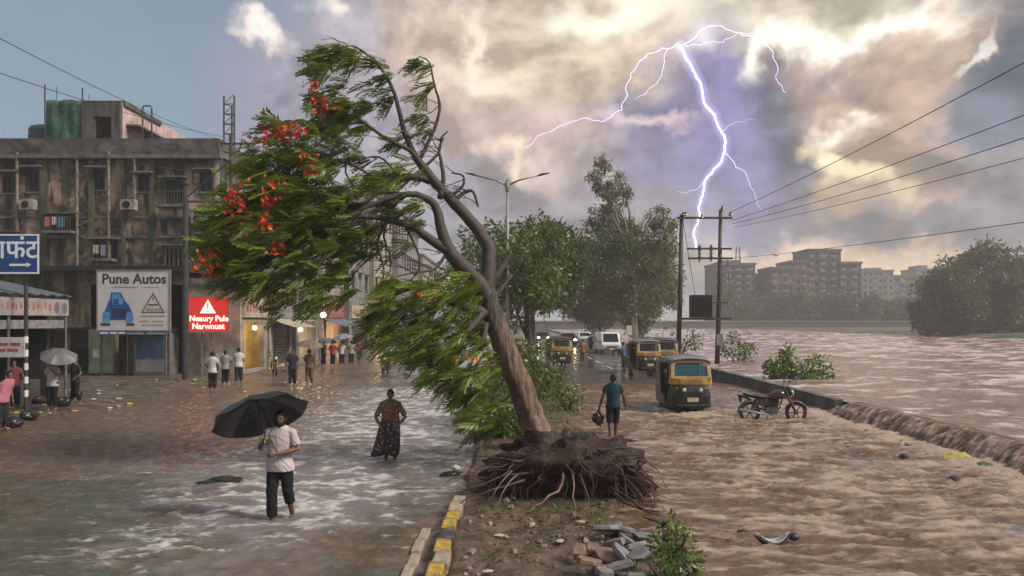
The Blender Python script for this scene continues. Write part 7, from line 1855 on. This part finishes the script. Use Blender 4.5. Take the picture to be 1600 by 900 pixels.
for i, p in enumerate(pts):
    for j in range(nn):
        f = j / (nn - 1) - .5; b.v.append((p[0] * .95 + f * .15, p[1] * .97 - .012 * (j % 2) - .004 + abs(f) * .03, p[2] * .94 + f * .10))
for i in range(len(pts) - 1):
    for j in range(nn - 1): q = i * nn + j; b.f.append((q, q + 1, q + nn + 1, q + nn)); b.mi.append(0)
o = b.build('pallu', PALLU, wom, smooth=True); so_ = o.modifiers.new('t', 'SOLIDIFY'); so_.thickness = .014

# ---- man walking away on the flooded carriageway
g0 = P(958, 681); 
gm, k = person((g0.x, g0.y, -.09), R(2), 'man in dark teal T-shirt and dark shorts walking away through brown water', 1.68, TEAL, GREYSH, .62, 'shorts',
    dict(el_l=(-.28, .03, 1.13), ha_l=(-.34, -.03, .87), el_r=(.27, .03, 1.13), ha_r=(.33, -.07, .88), an_l=(-.09, .12, .10), kn_l=(-.095, -.02, .50), an_r=(.08, -.12, .085), kn_r=(.09, -.10, .48), pn_l=(1, 0, 0), pn_r=(-1, 0, 0)), detail=True, back=True, hem=.84, seed=7, skin=SKIN_D, wr=.012)
bagp = empty('carrier_bag', (g0.x - .38, g0.y + .02, .28), 0, 'crumpled black bag hanging from the hand of the walking man', 'bag')
b = MB(); b.ell((0, 0, .17), (.15, .10, .17), 20, 12)
b.v = [(v[0] * (1 - .9 * max(0, v[2] - .2)) + .03 * math.sin(v[2] * 40 + v[1] * 20), v[1] + .02 * math.sin(v[0] * 45), v[2] + .02 * math.sin(v[0] * 30 + v[1] * 30)) for v in b.v]
BAGM = pm('bag_black', (.014, .014, .016), .3, var=.3, bump=.5, bscale=20); b.build('sack', BAGM, bagp, smooth=True)
b = MB(); b.tube([(-.03, 0, .30), (.01, 0, .42), (.03, 0, .54)], [.03, .014, .012], 6); b.build('handle', BAGM, bagp)
b = MB(); b.prism([(-.20, .20), (-.10, .12), (.0, .02), (.05, -.06), (.10, .10), (.16, .16), (.04, .26)], -.02, .02, 'y'); b.build('loose_flap', BAGM, bagp)

# ---- bystanders
def by(px_, py_, label, H, top, bot, pose=None, back=False, z=0.0, sleeve=.7, rz=0.0, group=None, legs='trousers', vox=.026):
    if pose is None:
        r_ = random.Random(px_ * 7 + py_); a_, c_ = r_.uniform(-.05, .12), r_.uniform(-.05, .12)
        pose = dict(el_l=(-.23 - a_, r_.uniform(-.1, .06), 1.12), ha_l=(-.22 + r_.uniform(-.06, .14), r_.uniform(-.26, .0), r_.uniform(.88, 1.12)), el_r=(.23 + c_, r_.uniform(-.1, .06), 1.12), ha_r=(.22 + r_.uniform(-.14, .06), r_.uniform(-.26, .0), r_.uniform(.88, 1.12)), an_l=(-.10, r_.uniform(-.16, .16), .09), an_r=(.10, r_.uniform(-.16, .16), .09))
    q = P(px_, py_, z); return person((q.x, q.y, z - .02), rz, label, H, top, bot, sleeve, legs, pose, vox, back=back, group=group, seed=px_ % 50)[0], q
UMBPOSE = dict(el_r=(.27, -.10, 1.14), ha_r=(.12, -.22, 1.34))
zz = .10
by(82, 641, 'man in white shirt standing under a pale umbrella at the stall', 1.66, WHITE_S, BLK_T, UMBPOSE, z=zz)
q = P(82, 641, zz); umbrella((q.x + .30, q.y - .15, 1.82), (.30, -.35, .9), .55, pm('umbrella_pale', (.11, .11, .12), .4, var=.2), 'pale grey umbrella over the man at the stall', handle_len=.5)
by(22, 640, 'person in maroon shirt in the shade of the stall', 1.62, MAROON, BLK_T, z=zz, rz=R(30))
by(3, 672, 'person in pink top bending at the picture edge', 1.60, PINKC, DARKC, dict(lean=.35), z=.05, rz=R(60))
by(118, 632, 'dark clothed figure in the shadow beyond the pale umbrella', 1.64, DARKC, BLK_T, z=zz, rz=R(-30))
by(332, 612, 'person in white shirt and black trousers standing below the red sign', 1.68, WHITE_S, BLK_T, back=True, z=.04)
by(352, 603, 'person half hidden beside the leaning white board', 1.62, GREYC, BLK_T, back=True, z=.04)
by(373, 600, 'person in white shirt at the yellow lit shop', 1.70, WHITE_S, NAVY, back=True, z=.04, rz=R(20))
by(457, 604, 'person in dark clothes wading beside the brown umbrella', 1.70, DARKC, BLK_T, dict(an_l=(-.10, -.15, .09), an_r=(.1, .16, .1)), rz=R(15))
by(483, 602, 'person in brown wading under the brown umbrella', 1.66, BROWN, BROWN, dict(el_l=(-.26, -.1, 1.14), ha_l=(-.10, -.2, 1.34), an_l=(-.08, .14, .09), an_r=(.1, -.14, .1)), back=True)
q = P(483, 602); umbrella((q.x + .03, q.y, 1.82), (.12, -.1, .98), .62, pm('umbrella_brown', (.17, .11, .09), .4, var=.3), 'brown umbrella carried by the two waders in the street', handle_len=.5)
for i, (px_, py_, t, b_, lab) in enumerate([(506, 573, DARKC, BLK_T, 'dark clothed person at the street side of the umbrella crowd'), (520, 573, REDC, BLK_T, 'person in red in the crowd by the shops'), (534, 572, WHITE_S, BLK_T, 'person in white in the crowd by the shops'), (549, 571, GREYC, NAVY, 'person in grey at the far side of the umbrella crowd'), (561, 566, MAROON, DARKC, 'small figure in maroon beyond the umbrella crowd')]):
    by(px_, py_, lab, 1.66, t, b_, group='people crowding by the shops', back=bool(i % 2), rz=R(20 * i - 30), vox=.03)
for (px_, py_, rr, c, lab, tilt) in [(512, 532, .62, (.10, .10, .115), 'dark umbrella over the crowd by the shops', (.1, -.1, 1)), (535, 526, .72, (.20, .20, .215), 'wide grey umbrella over the crowd by the shops', (-.15, -.1, 1))]:
    q = Q(px_, py_, 48.5); umbrella((q.x, q.y, q.z - .1), tilt, rr, pm('umbrella_c%d' % px_, c, .4, var=.3), lab, handle_len=.5)
by(910, 568, 'person in ochre walking on the wet road beside the distant rickshaw', 1.68, OCHRE, BROWN, z=-.02, vox=.03)
by(974, 577, 'person in blue shirt standing beside the parked rickshaws', 1.68, BLUEC, DARKC, z=-.02, rz=R(50), vox=.03)
by(988, 580, 'person in pinkish shirt close to the parked rickshaw', 1.62, PINKC, DARKC, z=-.02, rz=R(-70), vox=.03)
by(923, 549, 'small distant figure in dark clothes far down the road', 1.68, DARKC, DARKC, z=-.02, vox=.04)
by(932, 546, 'small distant figure in maroon far down the road', 1.66, MAROON, DARKC, z=-.02, vox=.04, back=True)
# rider on the distant motorcycle
person((-7.1, 42.15, .02), 0, 'rider in pale shirt on the distant motorcycle', 1.66, cloth('shirt_beige', (.38, .30, .25)), DARKC, .8, 'trousers',
       dict(kn_l=(-.22, -.38, .86), an_l=(-.20, -.20, .44), kn_r=(.22, -.38, .86), an_r=(.20, -.20, .44), el_l=(-.30, -.12, 1.16), ha_l=(-.30, -.40, 1.05), el_r=(.30, -.12, 1.16), ha_r=(.30, -.40, 1.05)), .028)
# ================================================================ rubble, litter and floating debris
SLAB = pm('slab_grey', (.20, .20, .205), .55, var=.3, scale=6, bump=.5, bscale=22, dirt=(.07, .055, .045), dirt_amt=.7, dscale=4)
SLAB_B = pm('slab_brown', (.22, .145, .105), .65, var=.3, scale=6, bump=.5, bscale=22, dirt=(.08, .055, .04), dirt_amt=.7, dscale=4)
rs = random.Random(21)
def chunk(l, wd, h, seed, name, mat, label, cat, group):
    r = random.Random(seed); n = r.choice([5, 6, 6, 7]); poly = []
    for i in range(n):
        a = 6.2832 * i / n + r.uniform(-.25, .25); q = r.uniform(.8, 1.1); poly.append((math.cos(a) * l / 2 * q, math.sin(a) * wd / 2 * q))
    b = MB(); b.prism(poly, -h / 2, h / 2, 'z'); b.v = [(v[0] + r.uniform(-.01, .01), v[1] + r.uniform(-.01, .01), v[2] + r.uniform(-.012, .012)) for v in b.v]
    return tag(b.build(name, mat, bevel=.012), label, cat, group)
for i, (px_, py_, l, wd, tl, mt_) in enumerate([
        (955, 822, .46, .30, .35, 0), (975, 828, .40, .28, -.2, 0), (945, 835, .44, .26, .25, 0), (985, 842, .46, .22, .5, 0), (962, 848, .55, .26, .15, 0), (990, 858, .38, .24, -.35, 0), (950, 862, .40, .24, .1, 1), (975, 868, .48, .28, .3, 0), (998, 876, .34, .20, .7, 0), (940, 878, .40, .24, -.15, 1), (965, 886, .46, .28, .2, 0), (920, 884, .36, .22, .1, 1), (985, 894, .40, .26, -.2, 0), (945, 896, .42, .26, .25, 0), (905, 868, .32, .2, .1, 1), (925, 850, .30, .18, -.1, 1), (1002, 830, .3, .2, .3, 0)]):
    q = P(px_, py_, .22); o = chunk(l, wd, .07, 300 + i, 'broken_slab', SLAB_B if mt_ else SLAB, 'broken brown stone piece in the rubble below the roots' if mt_ else 'broken grey paving slab in the heap below the roots', 'slab', 'brown rubble pieces' if mt_ else 'broken grey slabs')
    o.location = (q.x, q.y, zmed(q.x, q.y) + .05 + .055 * (i % 3)); o.rotation_euler = (tl + rs.uniform(-.15, .15), rs.uniform(-.35, .35), rs.uniform(0, 6.28))
for i in range(110):
    x, y = rs.uniform(-.6, 1.9), rs.uniform(7.2, 12.2) if i < 80 else rs.uniform(15.5, 21)
    z = zmed(x, y)
    if z < .02: continue
    s = rs.uniform(.04, .13); mi_ = rs.choice([0, 0, 1, 2]); big = s > .085
    lab = ('larger ' if big else 'small ') + ('brown', 'pale', 'grey')[mi_] + ' loose stone on the median soil ' + ('behind the root plate' if y > 14 else 'before the root plate' if y > 9.8 else 'near the bottom of the picture')
    o = chunk(s, s * .8, s * .55, 400 + i, 'loose_stone', [SLAB_B, K_C, SLAB][mi_], lab, 'stone', lab.replace(' loose stone', ' stones'))
    o.location = (x, y, z + s * .12); o.rotation_euler = (rs.uniform(-.5, .5), rs.uniform(-.5, .5), rs.uniform(0, 6))
# crumpled litter
PLW = pm('litter_white', (.40, .39, .37), .4, var=.15, bump=.6, bscale=30); PLY = pm('litter_yellow', (.40, .33, .05), .5, var=.3, bump=.6, bscale=20)
def crumple(loc, r, mat, name, label, cat, group=None, flatn=.5, seed=0, stretch=1.0):
    b = MB(); b.ell((0, 0, 0), (r * stretch, r, r * flatn), 16, 10); vv = []
    for v in b.v:
        f = 1 + .35 * float(fbm(np.array([v[0] / r * 1.6 + seed]), np.array([v[1] / r * 1.6 + v[2] / r * 2]), 3, 170)[0]); vv.append((v[0] * f, v[1] * f, v[2] * f))
    b.v = vv; o = b.build(name, mat, smooth=False); o.location = loc; o.rotation_euler = (0, 0, seed)
    return tag(o, label, cat, group)
for i, (px_, py_, r, lab) in enumerate([(780, 836, .09, 'crumpled white plastic scrap on the soil before the roots'), (875, 845, .09, 'white plastic scrap beside the broken slabs'), (908, 815, .08, 'pale scrap of plastic under the root ends'), (708, 795, .06, 'small white scrap beside the painted kerb'), (868, 722, .07, 'white scrap caught in the top of the root plate'), (762, 892, .08, 'white scrap at the bottom edge of the median')]):
    q = P(px_, py_, .15) if i != 4 else Q(870, 718, 13.0); crumple((q.x, q.y, max(q.z, zmed(q.x, q.y) + .03)), r * .55, PLW, 'plastic_scrap', lab, 'litter', 'white scraps on the median', .3, i * 1.3, 1.5)
for i, (px_, py_, r, lab) in enumerate([(62, 632, .22, 'black rubbish bag by the sign pole'), (98, 636, .26, 'larger black rubbish bag beside the stall'), (45, 652, .24, 'black rubbish bag near the pink clothed person'), (120, 622, .2, 'black rubbish bag against the dark front'), (20, 662, .25, 'black rubbish bag at the picture edge')]):
    q = P(px_, py_, .1); crumple((q.x, q.y, zverge(q.x, q.y) + r * .5), r, BAGM, 'rubbish_bag', lab, 'rubbish bag', 'rubbish bags by the stall', .7, i * 2.1)
for i in range(38):
    x, y = rs.uniform(-18.5, -13.4), rs.uniform(19.5, 36)
    q = zverge(x, y); 
    mi_ = rs.choice([0, 0, 1, 2, 3]); lab = ('white', 'yellow', 'grey', 'brown')[mi_] + ' scrap of litter on the muddy verge ' + ('in front of the stall' if y < 26 else 'before the dark shop front')
    crumple((x, y, q + .03), rs.uniform(.05, .12), [PLW, PLY, SLAB, SLAB_B][mi_], 'litter_piece', lab, 'litter', lab.replace(' scrap of', ''), .4, i)
# things carried by the water
def debris(px_, py_, mat, label, r, st_, fl, seed, name='floating_debris', z=.03):
    q = P(px_, py_, z); return crumple((q.x, q.y, z), r, mat, name, label, 'debris', None, fl, seed, st_)
debris(350, 750, BAGM, 'black sodden cloth floating near the man with the umbrella', .16, 2.0, .45, .1)
debris(322, 754, BAGM, 'thin black scrap trailing the floating cloth', .07, 2.6, .5, .3)
debris(705, 741, BAGM, 'black floating rag by the kerb under the white scrap', .12, 1.9, .5, .2)
debris(712, 731, PLW, 'white scrap lying on the black rag by the kerb', .07, 1.3, .8, .4, z=.09)
debris(1490, 752, BAGM, 'dark lump of rubbish floating at the river side of the torrent', .13, 1.3, .8, 1.0)
debris(1412, 716, BAGM, 'small black lump floating in pale froth', .10, 1.1, 1.0, 1.4)
debris(1496, 716, PLY, 'yellow weed mass at the foot of the overflow', .24, 2.2, .45, .6)
debris(1540, 728, pm('weed_green', (.05, .09, .03), .6), 'dark green weed washed up below the overflow', .2, 2.0, .4, .9)
debris(1365, 665, PLY, 'yellowish weed caught where the overflow begins', .22, 1.8, .45, 1.2)
debris(1525, 775, BAGM, 'black scrap drifting over the grey water', .09, 1.4, .6, 1.8)
debris(985, 690, BAGM, 'dark twig cluster in the water behind the roots', .12, 2.2, .5, 2.2)
debris(935, 688, SLAB_B, 'brown clod in the shallows by the walking man', .12, 1.4, .6, 2.5)
debris(1120, 838, SLAB_B, 'orange brown clod in the torrent near the weeds', .14, 1.8, .4, 2.8)
debris(1160, 832, BAGM, 'dark lump in the torrent left of the floating mudguard', .07, 1.4, .6, 3.1)
# torn-off mudguard: black crescent shell, white inside
q = P(1210, 848, .04); mg = empty('floating_mudguard', (q.x, q.y, .05), R(8), 'torn black and white vehicle mudguard floating in the brown torrent', 'mudguard')
def cres(sc, dz):
    b = MB(); nn, na = 14, 7
    for i in range(nn + 1):
        t = i / nn; x = -.27 + .50 * t; w_ = .085 * math.sin(math.pi * min(1, .08 + t * .9)) ** .6
        for j in range(na): a = math.pi * (1 + j / (na - 1)); b.v.append((x * sc, math.cos(a) * w_ * sc, math.sin(a) * w_ * .8 * sc + .10 * (2 * t - 1) ** 2 + dz))
    for i in range(nn):
        for j in range(na - 1): k_ = i * na + j; b.f.append((k_, k_ + 1, k_ + na + 1, k_ + na)); b.mi.append(0)
    return b
o = cres(1.0, 0).build('outer_shell', BAGM, mg, smooth=True); s_ = o.modifiers.new('t', 'SOLIDIFY'); s_.thickness = .012
o = cres(.86, .022).build('inner_lining', PLW, mg, smooth=True); s_ = o.modifiers.new('t', 'SOLIDIFY'); s_.thickness = .008
b = MB(); b.ell((.27, 0, .06), (.07, .08, .055), 12, 8); b.build('torn_bracket', BAGM, mg)
# dark fallen bough along the water edge at the bottom
q0, q1, q2 = P(1045, 822, .1), P(1070, 858, .08), P(1098, 908, .05)
b = MB(); b.tube([q0 + Vector((-.3, .3, .05)), q0, q1, q2], [.012, .022, .028, .034], 7); tag(b.build('fallen_bough', ROOT), 'dark bare bough lying along the water edge beside the weeds', 'branch')
# white board leaning by the red sign
q = P(352, 602, .03); wb = MB(); wb.box((0, 0, .75), (.34, .035, 1.55)); o = wb.build('leaning_board', PLW, bevel=.01); o.location = (q.x + .12, q.y - .2, .02); o.rotation_euler = (R(-6), R(-14), 0); tag(o, 'narrow white board leaning near the foot of the red sign', 'board')
# signs and lights far down the right road
for (px_, py_, d, w_, h_, c, lab) in [(984, 516, 76, .65, .95, (.62, .66, .50), 'small pale notice board under the eucalyptus'), (844, 512, 74, .6, .8, (.6, .6, .58), 'small white board beside the far median trees')]:
    q = Q(px_, py_, d); e = empty('notice_board', (q.x, q.y, 0), 0, lab, 'sign'); b = MB(); b.lohi((-w_ / 2, -.03, q.z - h_ / 2), (w_ / 2, .03, q.z + h_ / 2)); b.build('board', pm('notice_%d' % px_, c, .6), e); b = MB(); b.cyl((0, .06, -.2), (0, .06, q.z), .04, n=6); b.build('post', STEEL, e)
# drifting bird-like scraps over the skyline
q = Q(1213, 400, 120); b = MB(); b.prism([(-.7, .25), (-.2, .05), (0, -.08), (.2, .05), (.7, .25), (.25, .16), (0, .1), (-.25, .16)], -.12, .12, 'y'); o = b.build('bird', BLACKP); o.location = q; tag(o, 'dark bird flying over the far skyline', 'bird')

# ================================================================ lightning
BOLT = bpy.data.materials.new('lightning'); BOLT.use_nodes = True; t = NT(BOLT.node_tree); t.n.clear()
e_ = t.node('ShaderNodeEmission'); e_.inputs[0].default_value = (.74, .68, 1.0, 1); e_.inputs[1].default_value = 2.4
t.l.new(e_.outputs[0], t.node('ShaderNodeOutputMaterial').inputs[0])
BOLT2 = BOLT.copy(); BOLT2.name = 'lightning_fork'; BOLT2.node_tree.nodes['Emission'].inputs[0].default_value = (.70, .62, 1.0, 1); BOLT2.node_tree.nodes['Emission'].inputs[1].default_value = .75
LD = 900.0
bolt = empty('lightning_bolt', Q(1090, 385, LD), 0, 'forked violet white lightning bolt striking down behind the power poles', 'lightning')
ra = random.Random(3)
GLOWV = []
for nm_, st_ in (('glow_inner', .030), ('glow_outer', .0075)):
    m_ = bpy.data.materials.new(nm_); m_.use_nodes = True; t = NT(m_.node_tree); t.n.clear(); pv_ = t.node('ShaderNodeVolumePrincipled'); pv_.inputs['Density'].default_value = 0.0; pv_.inputs['Emission Strength'].default_value = st_; pv_.inputs['Emission Color'].default_value = (.50, .42, 1.0, 1)
    t.l.new(pv_.outputs[0], t.node('ShaderNodeOutputMaterial').inputs['Volume']); GLOWV.append(m_)
def fork(pts, r0, r1, name='fork'):
    q = [Vector((x, y, 0)) for x, y in pts]
    for lev, amp in ((0, .13), (1, .15), (2, .15)):
        n2 = [q[0]]
        for i in range(len(q) - 1):
            d = q[i + 1] - q[i]; m_ = (q[i] + q[i + 1]) / 2 + Vector((-d.y, d.x, 0)) * ra.uniform(-amp, amp); n2 += [m_, q[i + 1]]
        q = n2
    P3 = [Q(v.x, v.y, LD + 12 * math.sin(v.x * .05)) - bolt.location for v in q]; k_ = len(P3)
    b = MB(); b.tube(P3, [(r0 + (r1 - r0) * i / (k_ - 1)) * .46 * (.75 + .5 * abs(math.sin(i * 1.7))) / F * LD for i in range(k_)], 6); o = b.build(name, BOLT if r0 > 2 else BOLT2, bolt, recalc=False)
    if r0 > 2:                                          # violet glow round the channel, added as emissive tubes
        for rp, mt_ in ((4.0, GLOWV[0]), (11.0, GLOWV[1])):
            b = MB(); b.tube(P3[::4] + [P3[-1]], [rp * (1 - .4 * i / (k_ / 4)) / F * LD for i in range(len(P3[::4]) + 1)], 12); b.build('glow_halo', mt_, o)
fork([(1058, 68), (1075, 95), (1092, 125), (1100, 160), (1117, 180), (1127, 205), (1133, 235), (1115, 265), (1100, 290), (1093, 320), (1090, 350), (1088, 388)], 2.6, 1.7, 'main_channel')
fork([(1060, 70), (1035, 75), (1000, 95), (985, 115), (980, 150), (972, 172), (940, 190), (880, 195), (840, 212), (820, 232)], 1.4, .7)
fork([(1045, 74), (1035, 110), (1010, 145), (992, 154)], 1.2, .4)
fork([(1062, 72), (1082, 62), (1100, 45), (1130, 42), (1160, 55), (1190, 62), (1208, 80), (1215, 105), (1212, 122), (1228, 145)], 1.5, .6)
fork([(1070, 72), (1100, 68), (1130, 66), (1155, 50), (1200, 46), (1214, 28)], 1.1, .4)
fork([(1133, 238), (1150, 262), (1165, 270), (1178, 300), (1190, 328)], 1.0, .35)
fork([(1112, 268), (1090, 295), (1072, 302), (1056, 300)], .7, .25)
fork([(1126, 205), (1140, 195), (1160, 190), (1180, 186)], .6, .2)

# ================================================================ haze: the wet air over street and river
b = MB(); b.lohi((-480, -30, -2.2), (480, 640, 36)); hz = b.build('haze', [], None)
hm = bpy.data.materials.new('haze_air'); hm.use_nodes = True; t = NT(hm.node_tree); t.n.clear()
pv = t.node('ShaderNodeVolumePrincipled'); pv.inputs['Color'].default_value = (.86, .87, .90, 1); pv.inputs['Density'].default_value = HAZE_DENSITY = .0011; pv.inputs['Anisotropy'].default_value = .15
t.l.new(pv.outputs[0], t.node('ShaderNodeOutputMaterial').inputs['Volume'])
hz.data.materials.append(hm); tag(hz, 'thin grey haze hanging over street and river', 'haze', kind='stuff')
